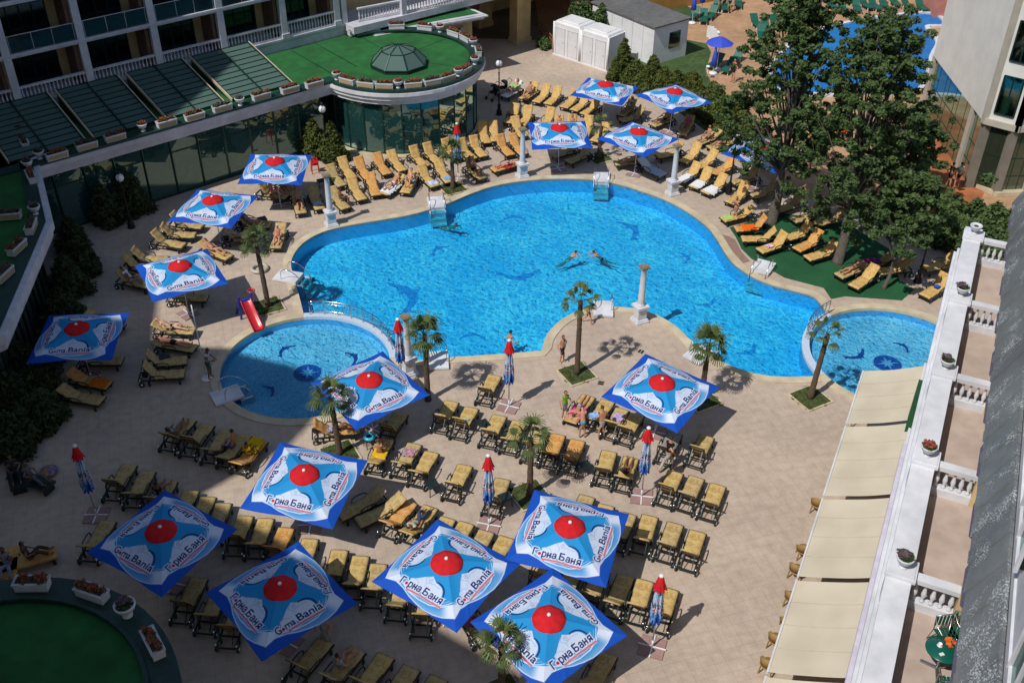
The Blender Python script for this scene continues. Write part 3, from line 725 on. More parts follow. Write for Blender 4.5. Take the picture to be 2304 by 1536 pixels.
def cushion_mesh(ang_, m, w_=0.60, th=0.055, name='cushion', y0=-1.0, y1=0.83, jit=0.0):
    pts = []  # centre line (y,z) of the top surface
    for i in range(15):
        y = y0 + (HINGE[0] - y0) * i / 14; pts.append((y, HINGE[1] + 0.05 + 0.012 * math.sin(i * 1.3) - (0.03 if i == 0 else 0)))
    nb = 10
    for i in range(1, nb + 1):
        s = y1 * i / nb; y, z = back_pt(ang_, s, 0.05 + 0.012 * math.sin(i * 1.5)); pts.append((y, z))
    mb = MB(); nx = 6; n = len(pts); vs = []
    for sgn in (0, 1):
        for i, (y, z) in enumerate(pts):
            a, b = pts[max(i - 1, 0)], pts[min(i + 1, n - 1)]; d = Vector((b[0] - a[0], b[1] - a[1])).normalized(); nn = Vector((-d.y, d.x))
            for k in range(nx + 1):
                x = -w_ / 2 + w_ * k / nx; e = (abs(x) / (w_ / 2)) ** 6
                off = (-th if sgn else -0.02 * e)
                vs.append((x * (1 + jit * math.sin(i * 2.1 + k)), y + nn.x * off, z + nn.y * off))
    W_ = nx + 1; fs = []
    for i in range(n - 1):
        for k in range(nx):
            fs.append((i * W_ + k, i * W_ + k + 1, (i + 1) * W_ + k + 1, (i + 1) * W_ + k))
            o = n * W_; fs.append((o + i * W_ + k, o + (i + 1) * W_ + k, o + (i + 1) * W_ + k + 1, o + i * W_ + k + 1))
    o = n * W_
    for i in range(n - 1):
        fs += [(i * W_, (i + 1) * W_, o + (i + 1) * W_, o + i * W_), (i * W_ + nx, o + i * W_ + nx, o + (i + 1) * W_ + nx, (i + 1) * W_ + nx)]
    for k in range(nx): fs += [(k, o + k, o + k + 1, k + 1), ((n - 1) * W_ + k, (n - 1) * W_ + k + 1, o + (n - 1) * W_ + k + 1, o + (n - 1) * W_ + k)]
    mb.add(vs, fs, 0, True); return mb.mesh(name, m)
def lounger_parts(kind, q):
    A = BACK[kind]; P = {}
    P['cushion'] = cushion_mesh(A, Q[q], jit=0.006)
    f = MB()
    for s in (-1, 1):
        f.beam((s * .31, -1.0, .30), (s * .31, .95, .30), .05, .07)
    for y in (-.98, -.5, 0, .45, .93): f.beam((-.31, y, .30), (.31, y, .30), .05, .05)
    for k in range(11): f.beam((-.29, -.93 + k * .11, .33), (.29, -.93 + k * .11, .33), .07, .015)
    P['frame'] = f.mesh('frame', M_fr)
    b = MB(); p0 = back_pt(A, 0); p1 = back_pt(A, .82)
    for s in (-1, 1): b.beam((s * .27, *p0), (s * .27, *p1), .05, .035)
    for k in range(8):
        c = back_pt(A, .08 + k * .1); b.beam((-.27, *c), (.27, *c), .07, .015, up=Vector((0, -math.sin(A), math.cos(A))))
    if kind != 'flat':
        c = back_pt(A, .45)
        for s in (-1, 1): b.beam((s * .2, *c), (s * .2, .85, .30), .03, .03)
    P['back_panel'] = b.mesh('back_panel', M_fr)
    for s in (-1, 1):
        a = MB(); a.tube([(s * .34, -.25, .32), (s * .355, -.22, .50), (s * .36, -.05, .56), (s * .36, .30, .55), (s * .35, .42, .44), (s * .34, .45, .31)], .025, 8)
        P['armrest%d' % s] = a.mesh('armrest', M_fr)
        for y in (-.80, .50):
            P['leg%d%s' % (s, y)] = MB().box((s * .31, y, .14), (.055, .09, .28)).mesh('leg', M_fr)
        w_ = MB(); w_.tube([(s * .335, .80, .13), (s * .385, .80, .13)], .13, 16); P['wheel%d' % s] = w_.mesh('wheel', M_fr)
        h = MB(); h.lathe([(.001, 0), (.062, 0), (.055, .03), (.001, .04)], (0, 0, 0), 12)
        hv = [(s * (.385 + z), .80 + x, .13 + y) for x, y, z in h.v]; h.v = hv
        P['hub%d' % s] = h.mesh('hub_cap', M_chrome)
        k2 = MB(); k2.sphere((s * .345, .86, .345), .048, n=6); P['knob%d' % s] = k2.mesh('end_knob', M_chrome)
    return P
_LP = {}
def add_lounger(x, y, rz, kind, q, label, group):
    key = (kind, q)
    if key not in _LP: _LP[key] = lounger_parts(kind, q)
    r = empty('sun_lounger', (x, y, 0), rz, label, 'sun lounger', group)
    pend = {}
    for nm, me in _LP[key].items():
        base = me.name.split('.')[0]
        if nm.startswith('hub'): link('hub_cap', me, pend['wheel' + nm[3:]])
        else: pend[nm] = link(base, me, r)
    return r
LG = {}
def row(desc, items, group, snap=True, kind='raised', seq='from the left'):
    """items: (key, foot px, foot py, head px, head py, cloth[, kind[, look]]); head may be None"""
    out = []
    for it in items:
        key, fx, fy, hx, hy, q = it[:6]; kd = it[6] if len(it) > 6 and it[6] else kind; look = it[7] if len(it) > 7 else None
        F = G(fx, fy, .38); zh = back_pt(BACK[kd], .8)[1] + .05
        H = G(hx, hy, zh) if hx is not None else None
        out.append([key, F, H, q, kd, look, fx])
    dirs = [(o[2] - o[1]).xy.normalized() for o in out if o[2] is not None]
    avg = sum(dirs, Vector((0, 0))).normalized() if dirs else Vector((0, 1))
    n = len(out)
    order = sorted(range(n), key=lambda i: out[i][6])
    for rank, i in enumerate(order):
        key, F, H, q, kd, look, fx = out[i]
        if kd == 'raised' and key[0] not in 'o': kd = _bk.choice(['raised', 'raised', 'steep', 'mid'])
        yt = back_pt(BACK[kd], .8)[0]
        if H is not None: d = (H - F).xy.normalized() if not snap else (avg * 2 + (H - F).xy.normalized()).normalized()
        else: d = avg
        if H is not None: c = (F.xy + d * 1.0) * .5 + (H.xy - d * yt) * .5
        else: c = F.xy + d * 1.0
        rz = math.atan2(d.y, d.x) - math.pi / 2
        if group in (g_far, g_right) and q == 'Y': q = 'A'
        nm = {'A': 'yellow', 'Y': 'yellow', 'B': 'yellow', 'O': 'orange', 'W': 'white covered', 'G': 'grey covered'}[q]
        if look: lb = look
        else: lb = '%s sun lounger, %s %s' % (nm, ordn(rank, n, seq), desc)
        if lb in LG: lb += ' ' + str(len(lb))
        r = add_lounger(c.x + _bk.uniform(-.03, .03), c.y + _bk.uniform(-.05, .05), rz + _bk.uniform(-.03, .03), kd, q, lb, group)
        LG[key] = r
    return out
g_low = 'sun loungers in rows on the lower deck'; g_left = 'sun loungers on the left side of the pools'; g_far = 'sun loungers in rows beyond the pool'; g_right = 'sun loungers under and near the big trees'
row('of three beside the closed parasol on open deck', [('a1', 1523, 1063, 1496, 1091, 'Y'), ('a2', 1566, 1074, 1544, 1107, 'B'), ('a3', 1613, 1089, 1596, 1123, 'Y')], g_low)
row('in the row behind the rightmost lower parasol', [('b1', 1322, 1112, None, None, 'B'), ('b2', 1367, 1133, None, None, 'Y'), ('b3', 1416, 1154, None, None, 'B'), ('b4', 1462, 1163, 1447, 1198, 'Y'), ('b5', 1518, 1180, 1498, 1219, 'B'), ('b6', 1574, 1197, 1550, 1240, 'Y')], g_low)
row('in the row crossing behind the middle lower parasols', [('c1', 1010, 1165, None, None, 'Y'), ('c2', 1051, 1173, None, None, 'Y'), ('c3', 1098, 1192, None, None, 'B'), ('c4', 1140, 1207, None, None, 'Y'), ('c5', 1240, 1243, None, None, 'Y'), ('c6', 1300, 1262, None, None, 'B'), ('c7', 1352, 1279, None, None, 'B'), ('c8', 1405, 1297, 1381, 1346, 'B'), ('c9', 1452, 1307, 1430, 1355, 'Y'), ('c10', 1511, 1326, 1483, 1378, 'Y')], g_low)
row('in the longest row on the lower left', [('d1', 291, 1050, 244, 1077, 'B'), ('d2', 335, 1067, 288, 1097, 'B'), ('d3', 383, 1087, 340, 1117, 'B'), ('d4', 430, 1101, None, None, 'Y'), ('d5', 467, 1116, None, None, 'Y'), ('d6', 505, 1131, None, None, 'B'), ('d7', 549, 1155, 521, 1204, 'Y'), ('d8', 599, 1170, 569, 1214, 'Y'), ('d9', 648, 1190, 606, 1225, 'O'), ('d10', 697, 1209, None, None, 'Y'), ('d11', 763, 1236, None, None, 'Y'), ('d12', 812, 1257, 790, 1295, 'Y'), ('d13', 857, 1273, 827, 1321, 'B'), ('d14', 911, 1305, 882, 1346, 'B'), ('d15', 962, 1325, None, None, 'B'), ('d16', 1040, 1404, 1075, 1372, 'B', 'low', 'stray yellow lounger with a red towel between two lower parasols')], g_low)
row('in the shaded row below the half-shaded parasols', [('e1', 237, 1178, 193, 1212, 'B'), ('e2', 447, 1304, 405, 1350, 'B'), ('e3', 497, 1326, 455, 1372, 'B'), ('e4', 546, 1348, None, None, 'B')], g_low)
row('in the bottommost row cut by the picture edge', [('f1', 722, 1447, 668, 1480, 'B', None, 'shaded lounger beside the man in a pale shirt at the bottom'), ('f2', 797, 1468, 740, 1510, 'B'), ('f3', 865, 1480, 808, 1525, 'Y'), ('f4', 929, 1500, None, None, 'B'), ('f5', 990, 1524, None, None, 'B'), ('f6', 1367, 1477, 1320, 1530, 'B', None, 'lounger half under the nearest parasol at the bottom edge')], g_low)
row('in the front row below the straight pool edge', [('g1', 1020, 900, 987, 932, 'Y'), ('g2', 1065, 915, 1029, 945, 'Y'), ('g3', 1124, 934, 1097, 967, 'Y'), ('g4', 1171, 947, 1142, 981, 'Y'), ('g5', 1218, 965, None, None, 'B'), ('g6', 1256, 976, 1233, 1010, 'O'), ('g7', 1300, 988, 1278, 1020, 'O')], g_low)
row('', [('h1', 1114, 844, 1090, 871, 'Y', None, 'single yellow lounger left of the closed parasol at the pool edge')], g_low)
row('under the lone parasol where women stand', [('i1', 1325, 891, 1280, 945, 'Y', 'flat'), ('i2', 1368, 903, 1334, 937, 'Y', 'low'), ('i3', 1405, 911, 1370, 953, 'Y'), ('i4', 1440, 928, 1401, 964, 'Y'), ('i5', 1520, 971, 1495, 1003, 'G'), ('i6', 1593, 976, 1570, 1010, 'B')], g_low)
row('in the middle row below the front row', [('j1', 861, 1002, 846, 1026, 'Y', 'low'), ('j2', 934, 999, 896, 1033, 'B'), ('j3', 973, 1021, 936, 1050, 'Y'), ('j4', 1044, 1048, 1015, 1080, 'Y'), ('j5', 1134, 1075, None, None, 'B'), ('j6', 1371, 1018, 1357, 1048, 'Y'), ('j7', 1425, 1026, 1395, 1066, 'Y')], g_low)
row('', [('k1', 804, 964, 712, 946, 'O', None, 'lounger lying crosswise under the parasol at the paddling pool')], g_low)
row('', [('k2', 900, 930, 868, 952, 'B', None, 'dark shaded lounger under the right corner of the paddling pool parasol')], g_low)
row('of four below the parasol under the paddling pool', [('l1', 787, 1151, 838, 1107, 'B', 'low'), ('l2', 817, 1168, 890, 1116, 'B', 'low'), ('l3', 922, 1128, 873, 1164, 'O'), ('l4', 966, 1145, 919, 1189, 'Y', 'low')], g_low, snap=False)
row('in the shaded row below the paddling pool', [('m1', 423, 945, 371, 972, 'B'), ('m2', 464, 954, 420, 984, 'B'), ('m3', 505, 971, 470, 1000, 'B'), ('m4', 542, 987, 508, 1018, 'B', 'low'), ('m5', 586, 998, 530, 1029, 'O', 'low')], g_left)
row('of four left of the white pole', [('n1', 410, 839, 327, 818, 'B'), ('n2', 415, 810, 335, 791, 'B'), ('n3', 440, 785, 344, 766, 'B', 'flat'), ('n4', 432, 742, 354, 722, 'B', 'low')], g_left, snap=False, seq='from the bottom')
for k, a in enumerate([('o1', 244, 866, 157, 833, 'O', 'low', 'orange shaded lounger below the leftmost parasol'), ('o2', 223, 901, 139, 869, 'B', 'low', 'lowest shaded lounger below the leftmost parasol'), ('o3', 262, 811, 186, 795, 'B', 'low', 'shaded lounger half under the near edge of the leftmost parasol'), ('o4', 268, 735, 203, 700, 'B', None, 'lounger behind the leftmost parasol'), ('o5', 340, 642, 268, 605, 'B', None, 'lounger of the man in white beside the tilted parasol'), ('o6', 339, 602, 295, 574, 'B', None, 'shaded lounger just above the man in white'), ('o7', 359, 583, 317, 557, 'B', None, 'shaded lounger second above the man in white'), ('o8', 411, 551, 350, 517, 'B', None, 'lower one of two loungers left of the second parasol'), ('o9', 433, 527, 371, 503, 'B', None, 'upper one of two loungers left of the second parasol'), ('o10', 450, 508, 392, 478, 'B', None, 'lounger hidden under the left edge of the second parasol'), ('o11', 516, 580, 454, 541, 'Y', 'low', 'lounger of the sunbather in a blue cap'), ('o12', 454, 668, 388, 650, 'B', 'low', 'lounger in the shadow behind the tilted parasol'), ('o13', 572, 535, 512, 512, 'B', None, 'lounger under the right side of the second parasol'), ('o14', 600, 506, 545, 480, 'B', None, 'dark lounger right of the second parasol'), ('o15', 622, 548, 628, 512, 'B', 'low', 'lounger with a flowery towel near the small palm')]):
    row('', [a], g_left, snap=False)
row('in the back row below the glass hall', [('p1', 767, 413, 743, 373, 'B'), ('p2', 790, 394, 773, 357, 'Y'), ('p3', 829, 397, 810, 354, 'O'), ('p5', 870, 388, 851, 345, 'O'), ('p6', 902, 379, 882, 337, 'Y'), ('p7', 953, 367, 934, 334, 'Y'), ('p8', 983, 359, 965, 327, 'Y'), ('p9', 1024, 350, 1007, 318, 'Y'), ('p10', 1060, 352, 1044, 315, 'Y'), ('p11', 1086, 349, 1068, 306, 'Y'), ('p12', 1146, 345, 1129, 305, 'O'), ('p13', 1172, 343, 1159, 301, 'O')], g_far)
row('in the poolside row below the glass hall', [('q1', 812, 445, 792, 400, 'Y'), ('q2', 846, 437, 831, 385, 'O'), ('q3', 870, 428, 893, 396, 'Y', 'low'), ('q4', 912, 430, 931, 386, 'Y', 'low'), ('q5', 975, 415, 951, 371, 'Y'), ('q6', 1007, 403, 990, 362, 'Y'), ('q7', 1078, 396, 1061, 359, 'B'), ('q8', 1113, 381, 1166, 364, 'O', 'flat')], g_far, snap=False)
row('by the first parasol and the slim column', [('r1', 719, 464, 705, 420, 'B'), ('r2', 678, 477, 665, 430, 'B', 'low'), ('r3', 770, 460, 753, 423, 'B'), ('r4', 632, 440, 600, 412, 'B'), ('r5', 655, 430, 642, 400, 'B')], g_far, snap=False)
row('in the small row right of the rotunda', [('s0', 1093, 317, 1085, 279, 'Y'), ('s1', 1114, 311, 1110, 273, 'Y'), ('s2', 1144, 273, 1159, 234, 'Y'), ('s3', 1173, 278, 1188, 240, 'Y'), ('s4', 1170, 296, 1166, 269, 'Y'), ('s5', 1225, 276, 1232, 249, 'Y')], g_far, snap=False)
row('in the farthest row before the white cabins', [('t1', 1143, 210, 1157, 186, 'W', None), ('t2', 1181, 218, 1199, 187, 'Y'), ('t3', 1212, 227, 1224, 190, 'Y'), ('t4', 1237, 232, 1251, 195, 'Y'), ('t5', 1273, 239, 1288, 203, 'Y'), ('t6', 1298, 243, 1312, 213, 'Y'), ('t7', 1322, 250, 1337, 222, 'Y')], g_far)
row('behind the parasol above the pool steps', [('u1', 1258, 296, 1258, 262, 'Y'), ('u2', 1287, 298, 1287, 264, 'Y'), ('u3', 1318, 298, 1323, 266, 'Y'), ('u4', 1344, 310, 1357, 279, 'Y'), ('u5', 1262, 345, 1280, 318, 'B'), ('u6', 1297, 356, 1308, 330, 'B')], g_far, snap=False)
row('in the group right of the farthest parasols', [('v1', 1401, 257, 1422, 222, 'B'), ('v2', 1408, 268, 1437, 240, 'B'), ('v3', 1479, 278, 1500, 250, 'B'), ('v4', 1537, 298, 1551, 262, 'B'), ('v5', 1574, 320, 1612, 292, 'B', 'low'), ('v6', 1605, 330, 1645, 308, 'B', 'low')], g_far, snap=False)
row('in the rows near the far right column', [('w1', 1489, 349, 1520, 322, 'Y'), ('w2', 1544, 359, 1564, 325, 'Y'), ('w3', 1574, 372, 1601, 339, 'Y'), ('w4', 1615, 386, 1638, 356, 'O'), ('w5', 1537, 404, 1564, 368, 'Y'), ('w6', 1564, 418, 1591, 379, 'Y'), ('w7', 1591, 430, 1623, 393, 'Y'), ('w8', 1478, 385, 1459, 361, 'W', 'low'), ('w9', 1405, 366, 1430, 350, 'B', 'low')], g_far, snap=False)
row('between lamp post and big tree', [('x1', 1645, 454, 1676, 413, 'Y'), ('x2', 1664, 408, 1689, 379, 'B'), ('x3', 1635, 491, 1682, 466, 'Y', 'low'), ('x4', 1669, 512, 1708, 486, 'O'), ('x5', 1706, 437, 1738, 406, 'B'), ('x6', 1762, 467, 1790, 437, 'B')], g_right, snap=False)
row('on the green carpet under the trees', [('y1', 1680, 536, 1735, 512, 'Y'), ('y2', 1716, 560, 1758, 524, 'Y'), ('y3', 1774, 532, 1809, 500, 'Y'), ('y4', 1799, 556, 1836, 518, 'O'), ('y5', 1826, 576, 1869, 541, 'Y'), ('y6', 1890, 618, 1942, 594, 'B', 'flat'), ('y7', 1928, 641, 1965, 595, 'Y'), ('y8', 1952, 590, 1990, 564, 'B'), ('y9', 1990, 608, 2031, 578, 'Y')], g_right, snap=False)
row('on the paving right of the carpet', [('z1', 2094, 600, 2134, 570, 'Y'), ('z2', 2086, 662, 2121, 620, 'Y'), ('z3', 1850, 500, 1885, 470, 'B'), ('z4', 1800, 492, 1830, 462, 'B')], g_right, snap=False)
# ================================================================== hotel wing on the left with the glass hall and rotunda
UL = Vector((math.cos(R(40)), math.sin(R(40)))); NL = Vector((math.sin(R(40)), -math.cos(R(40))))   # along the facade / towards the pool
def PL(u, n, z=0.0): p = UL * u + NL * n; return Vector((p.x, p.y, z))
M_cor = mat('grey_white_cornice', (0.66, 0.66, 0.70), 0.6, (0.55, 0.55, 0.6), 3, 0.5, dirt=0.2)
M_yel = mat('cream_yellow_render', (0.62, 0.46, 0.22), 0.8, (0.52, 0.38, 0.18), 1.2, 0.5, dirt=0.2)
M_brn = mat('brown_reveal', (0.20, 0.11, 0.07), 0.8, (0.14, 0.08, 0.05), 3)
M_gfr = mat('dark_green_metal', (0.012, 0.06, 0.05), 0.35, (0.008, 0.04, 0.035), 4, metal=0.4)
M_grn = mat('dark_green_ledge', (0.01, 0.055, 0.04), 0.55, (0.006, 0.03, 0.025), 4, 0.6, dirt=0.3)
M_turf = mat('roof_turf', (0.018, 0.165, 0.032), 0.95, (0.012, 0.10, 0.022), 1.8, 0.8, dirt=0.3, bump=.4, bscale=60)
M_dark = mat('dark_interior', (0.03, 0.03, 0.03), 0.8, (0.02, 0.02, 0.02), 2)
M_floorin = mat('hall_floor', (0.30, 0.42, 0.36), 0.35, (0.24, 0.34, 0.30), 2)
def glass_mat(name, tint, refl=0.12, rough=0.02):
    m = bpy.data.materials.new(name); m.use_nodes = True; t = m.node_tree; L = t.links; t.nodes.remove(t.nodes['Principled BSDF']); o = t.nodes['Material Output']
    tr = t.nodes.new('ShaderNodeBsdfTransparent'); gl = t.nodes.new('ShaderNodeBsdfGlossy'); gl.inputs['Roughness'].default_value = rough; gl.inputs[0].default_value = (.62, .85, .78, 1)
    tc = t.nodes.new('ShaderNodeTexCoord'); n = t.nodes.new('ShaderNodeTexNoise'); n.inputs['Scale'].default_value = 0.8; L.new(tc.outputs['Object'], n.inputs[0])
    r = t.nodes.new('ShaderNodeValToRGB'); r.color_ramp.elements[0].color = tuple(c * .7 for c in tint[:3]) + (1,); r.color_ramp.elements[1].color = tint; L.new(n.outputs['Fac'], r.inputs[0]); L.new(r.outputs[0], tr.inputs[0])
    bp = t.nodes.new('ShaderNodeBump'); bp.inputs['Strength'].default_value = 0.15; bp.inputs['Distance'].default_value = 0.02; L.new(n.outputs['Fac'], bp.inputs['Height']); L.new(bp.outputs[0], gl.inputs['Normal'])
    fr = t.nodes.new('ShaderNodeFresnel'); fr.inputs['IOR'].default_value = 1.5
    mm = t.nodes.new('ShaderNodeMath'); mm.operation = 'ADD'; mm.inputs[1].default_value = refl; L.new(fr.outputs[0], mm.inputs[0])
    mx = t.nodes.new('ShaderNodeMixShader'); L.new(mm.outputs[0], mx.inputs[0]); L.new(tr.outputs[0], mx.inputs[1]); L.new(gl.outputs[0], mx.inputs[2]); L.new(mx.outputs[0], o.inputs[0])
    return m
M_glass = glass_mat('green_tinted_glass', (0.15, 0.34, 0.30, 1), 0.16)
M_glroof = glass_mat('roof_glazing', (0.14, 0.28, 0.24, 1), 0.0, 0.3)
M_glrail = glass_mat('railing_glass_clear', (0.50, 0.62, 0.64, 1), -0.02, 0.05)
_MK = 1
def milky(m, c, k):
    t = m.node_tree; o = t.nodes['Material Output']; s = o.inputs[0].links[0].from_socket; d = t.nodes.new('ShaderNodeBsdfDiffuse'); d.inputs[0].default_value = c
    x = t.nodes.new('ShaderNodeMixShader'); x.inputs[0].default_value = k; t.links.new(s, x.inputs[1]); t.links.new(d.outputs[0], x.inputs[2]); t.links.new(x.outputs[0], o.inputs[0])
milky(M_glrail, (.018, .045, .055, 1), .6)
milky(M_glroof, (0.15, 0.24, 0.21, 1), .55)
milky(M_glass, (0.04, 0.15, 0.15, 1), .30)
M_glblue = glass_mat('blue_window_glass', (0.10, 0.17, 0.22, 1), 0.02, 0.12)

def baluster_prof(h): return [(.05, 0), (.05, h * .08), (.028, h * .14), (.028, h * .2), (.058, h * .38), (.05, h * .5), (.028, h * .72), (.026, h * .84), (.05, h * .92), (.05, h)]
def balustrade(mb, a, b, z, h=0.92, sp=0.21, n=7, wd=0.16):
    a = Vector(a).xy; b = Vector(b).xy; L = (b - a).length; d = (b - a) / L
    A3 = Vector((a.x, a.y, z)); B3 = Vector((b.x, b.y, z))
    mb.beam(A3 + Vector((0, 0, .06)), B3 + Vector((0, 0, .06)), wd, .12); mb.beam(A3 + Vector((0, 0, h - .05)), B3 + Vector((0, 0, h - .05)), wd + .03, .10)
    k = max(int(L / sp), 1)
    for i in range(k):
        p = a + d * (L * (i + .5) / k); mb.lathe(baluster_prof(h - .22), (p.x, p.y, z + .12), n, cap=False)

HL = empty('hotel_wing', PL(26, -59, 0), 0, 'hotel wing with rows of dark balconies, white pillars and balustrades above the green glass hall', 'building')
def HB(mb, name, m): o = mb.build(name, m); o.parent = HL; o.matrix_parent_inverse = HL.matrix_world.inverted(); return o
bpy.context.view_layer.update()
def set_parent(o, p):
    bpy.context.view_layer.update(); o.parent = p; o.matrix_parent_inverse = p.matrix_world.inverted()
def part(mb, name, m, p):
    """mesh in world coordinates hung under an empty that stands at p"""
    me = mb.mesh(name, m); inv = p.matrix_world.inverted()
    me.transform(inv); return link(name, me, p)
FN, Z0, STO = -58.75, 5.0, 2.75
pu = [9.6 - 4.2, 9.6, 13.92, 18.0, 22.15, 26.3, 30.45, 34.3]
bpy.context.view_layer.update()
# shell behind the balconies
mb = MB(); mb.prism([PL(-2, FN - 1.9).xy, PL(46, FN - 1.9).xy, PL(46, FN - 14).xy, PL(-2, FN - 14).xy], 0, 17); part(mb, 'wall', M_yel, HL)
for k in range(5):
    z = Z0 + k * STO
    mb = MB(); mb.prism([PL(-2, FN + .06).xy, PL(34.8, FN + .06).xy, PL(34.8, FN - 1.9).xy, PL(-2, FN - 1.9).xy], z - .22, z); mb.prism([PL(-2, FN + .14).xy, PL(34.8, FN + .14).xy, PL(34.8, FN).xy, PL(-2, FN).xy], z - .10, z + .02)
    part(mb, 'balcony_slab', M_cor, HL)
for u in pu:
    mb = MB(); d = PL(u, FN, 0)
    ang = Matrix.Rotation(R(40), 3, 'Z'); mb.box(PL(u, FN - .05, (Z0 + 17) / 2), (.42, .32, 17 - Z0), ang=ang)
    if u > 34: mb.box(PL(u + .55, FN - .05, (Z0 + 17) / 2), (.36, .32, 17 - Z0), ang=ang)
    mb.box(PL(u, FN - .02, Z0 + .15), (.52, .44, .3), ang=ang); part(mb, 'pillar', M_cor, HL)
for i in range(len(pu) - 1):
    for k in range(4):
        z = Z0 + k * STO; a, b = pu[i] + .22, pu[i + 1] - .22
        if k == 0:
            mb = MB(); balustrade(mb, PL(a, FN - .02, 0), PL(b, FN - .02, 0), z + .02); part(mb, 'balustrade', M_cor, HL)
        else:
            mb = MB(); mb.beam(PL(a, FN, z + .95), PL(b, FN, z + .95), .04, .03)
            for q in (.02, .36, .66, .98): mb.beam(PL(a + (b - a) * q, FN, z), PL(a + (b - a) * q, FN, z + .95), .022, .022)
            part(mb, 'railing', M_cor, HL)
            mb = MB(); mb.beam(PL(a, FN - .02, z + .48), PL(b, FN - .02, z + .48), .012, .82); part(mb, 'railing_glass', M_glrail, HL)
        # glazed balcony wall with brown reveal at the right side of each bay
        mb = MB(); mb.beam(PL(a + .1, FN - 1.86, z + 1.2), PL(b - .75, FN - 1.86, z + 1.2), .03, 2.3); w_ = part(mb, 'window', M_glblue, HL)
        mb = MB()
        for q in range(5): mb.beam(PL(a + .1 + (b - a - .85) * q / 4, FN - 1.83, z), PL(a + .1 + (b - a - .85) * q / 4, FN - 1.83, z + 2.4), .06, .05)
        mb.beam(PL(a + .1, FN - 1.82, z + 1.9), PL(b - .75, FN - 1.82, z + 1.9), .05, .06)
        o = part(mb, 'window_frame', M_gfr, HL); o.parent = w_; 
        mb = MB(); mb.beam(PL(b - .12, FN - .3, z + 1.2), PL(b - .12, FN - 1.8, z + 1.2), .2, 2.5); part(mb, 'reveal', M_brn, HL)
# plinth wall between the glass roof and the first slab
mb = MB(); mb.prism([PL(-2, FN + .02).xy, PL(46, FN + .02).xy, PL(46, FN - 1.9).xy, PL(-2, FN - 1.9).xy], 4.2, 4.75); part(mb, 'parapet', M_cor, HL)
# right part: set-back balustrades over a strip of green roof and yellow arcade
mb = MB(); balustrade(mb, PL(35.6, -58.3, 0), PL(38.6, -57.9, 0), 5.0); part(mb, 'balustrade', M_cor, HL)
mb = MB(); balustrade(mb, PL(39.0, -57.85, 0), PL(43.1, -57.3, 0), 5.0); part(mb, 'balustrade', M_cor, HL)
mb = MB(); balustrade(mb, PL(43.4, -57.3, 0), PL(52, -57.3, 0), 5.0); part(mb, 'balustrade', M_cor, HL)
for u in (38.8, 43.25, 47.5):
    mb = MB(); mb.box(PL(u, -57.75, 11), (.4, .34, 12), ang=Matrix.Rotation(R(40), 3, 'Z')); part(mb, 'pillar', M_cor, HL)
mb = MB(); mb.prism([PL(34.8, -57.6).xy, PL(58, -57.0).xy, PL(58, -66).xy, PL(34.8, -66).xy], 4.55, 5.0); part(mb, 'balcony_slab', M_cor, HL)
mb = MB(); mb.prism([PL(36.2, -57.35).xy, PL(44.2, -55.9).xy, PL(44.2, -58.6).xy, PL(36.2, -58.6).xy], 4.0, 4.34); mb.prism([PL(36.1, -57.15).xy, PL(44.4, -55.7).xy, PL(44.4, -58.7).xy, PL(36.1, -58.7).xy], 4.18, 4.28); part(mb, 'ledge', M_cor, HL)
mb = MB(); mb.prism([PL(36.4, -57.65).xy, PL(44.0, -56.25).xy, PL(44.0, -58.2).xy, PL(36.4, -58.2).xy], 4.34, 4.365); part(mb, 'turf_strip', M_turf, HL)
mb = MB(); mb.prism([PL(36, -57.4).xy, PL(43.6, -56.5).xy, PL(43.6, -60.4).xy, PL(36, -60.4).xy], 0, 4.0); part(mb, 'wall', M_yel, HL)
mb = MB(); mb.beam(PL(40.6, -56.75, 2.0), PL(42.9, -56.5, 2.0), .12, 3.2); part(mb, 'window', M_glass, HL)
for u, n_ in ((50.4, -59.4), (50.4, -64), (45, -64.5), (56.5, -59.4)):
    mb = MB(); mb.box(PL(u, n_, 2.3), (1.3, .9, 4.6), ang=Matrix.Rotation(R(40), 3, 'Z')); mb.box(PL(u, n_, .2), (1.45, 1.05, .4), ang=Matrix.Rotation(R(40), 3, 'Z')); part(mb, 'arcade_pier', M_yel, HL)
mb = MB(); mb.prism([PL(43.6, -66).xy, PL(62, -66).xy, PL(62, -80).xy, PL(43.6, -80).xy], 0, 17); part(mb, 'wall', M_yel, HL)
mb = MB(); mb.prism([PL(46, FN - 1.9).xy, PL(62, FN - 1.9).xy, PL(62, -66).xy, PL(46, -66).xy], 5.0, 17); part(mb, 'wall', M_yel, HL)

def arc_ring(mb, c, r0, r1, z0, z1, a0, a1, n=56):
    A_l = [a0 + (a1 - a0) * i / n for i in range(n + 1)]; vs = []
    for a in A_l:
        for r_, z in ((r0, z0), (r0, z1), (r1, z1), (r1, z0)): vs.append((c[0] + r_ * math.cos(a), c[1] + r_ * math.sin(a), z))
    fs = [(4 * i + k, 4 * i + 4 + k, 4 * i + 4 + (k + 1) % 4, 4 * i + (k + 1) % 4) for i in range(n) for k in range(4)] + [(0, 1, 2, 3), (4 * n + 3, 4 * n + 2, 4 * n + 1, 4 * n)]
    mb.add(vs, fs)
# ---- glass hall
GH = empty('glass_hall', PL(20, -55, 0), 0, 'low glass-walled hall with green turf roof, sloping roof glazing and a round rotunda', 'building')
bpy.context.view_layer.update()
RC, RR = (-7.25, 63.15), 4.85; RT = 4.25
uR = 29.3
WN, EN = -53.0, -52.45
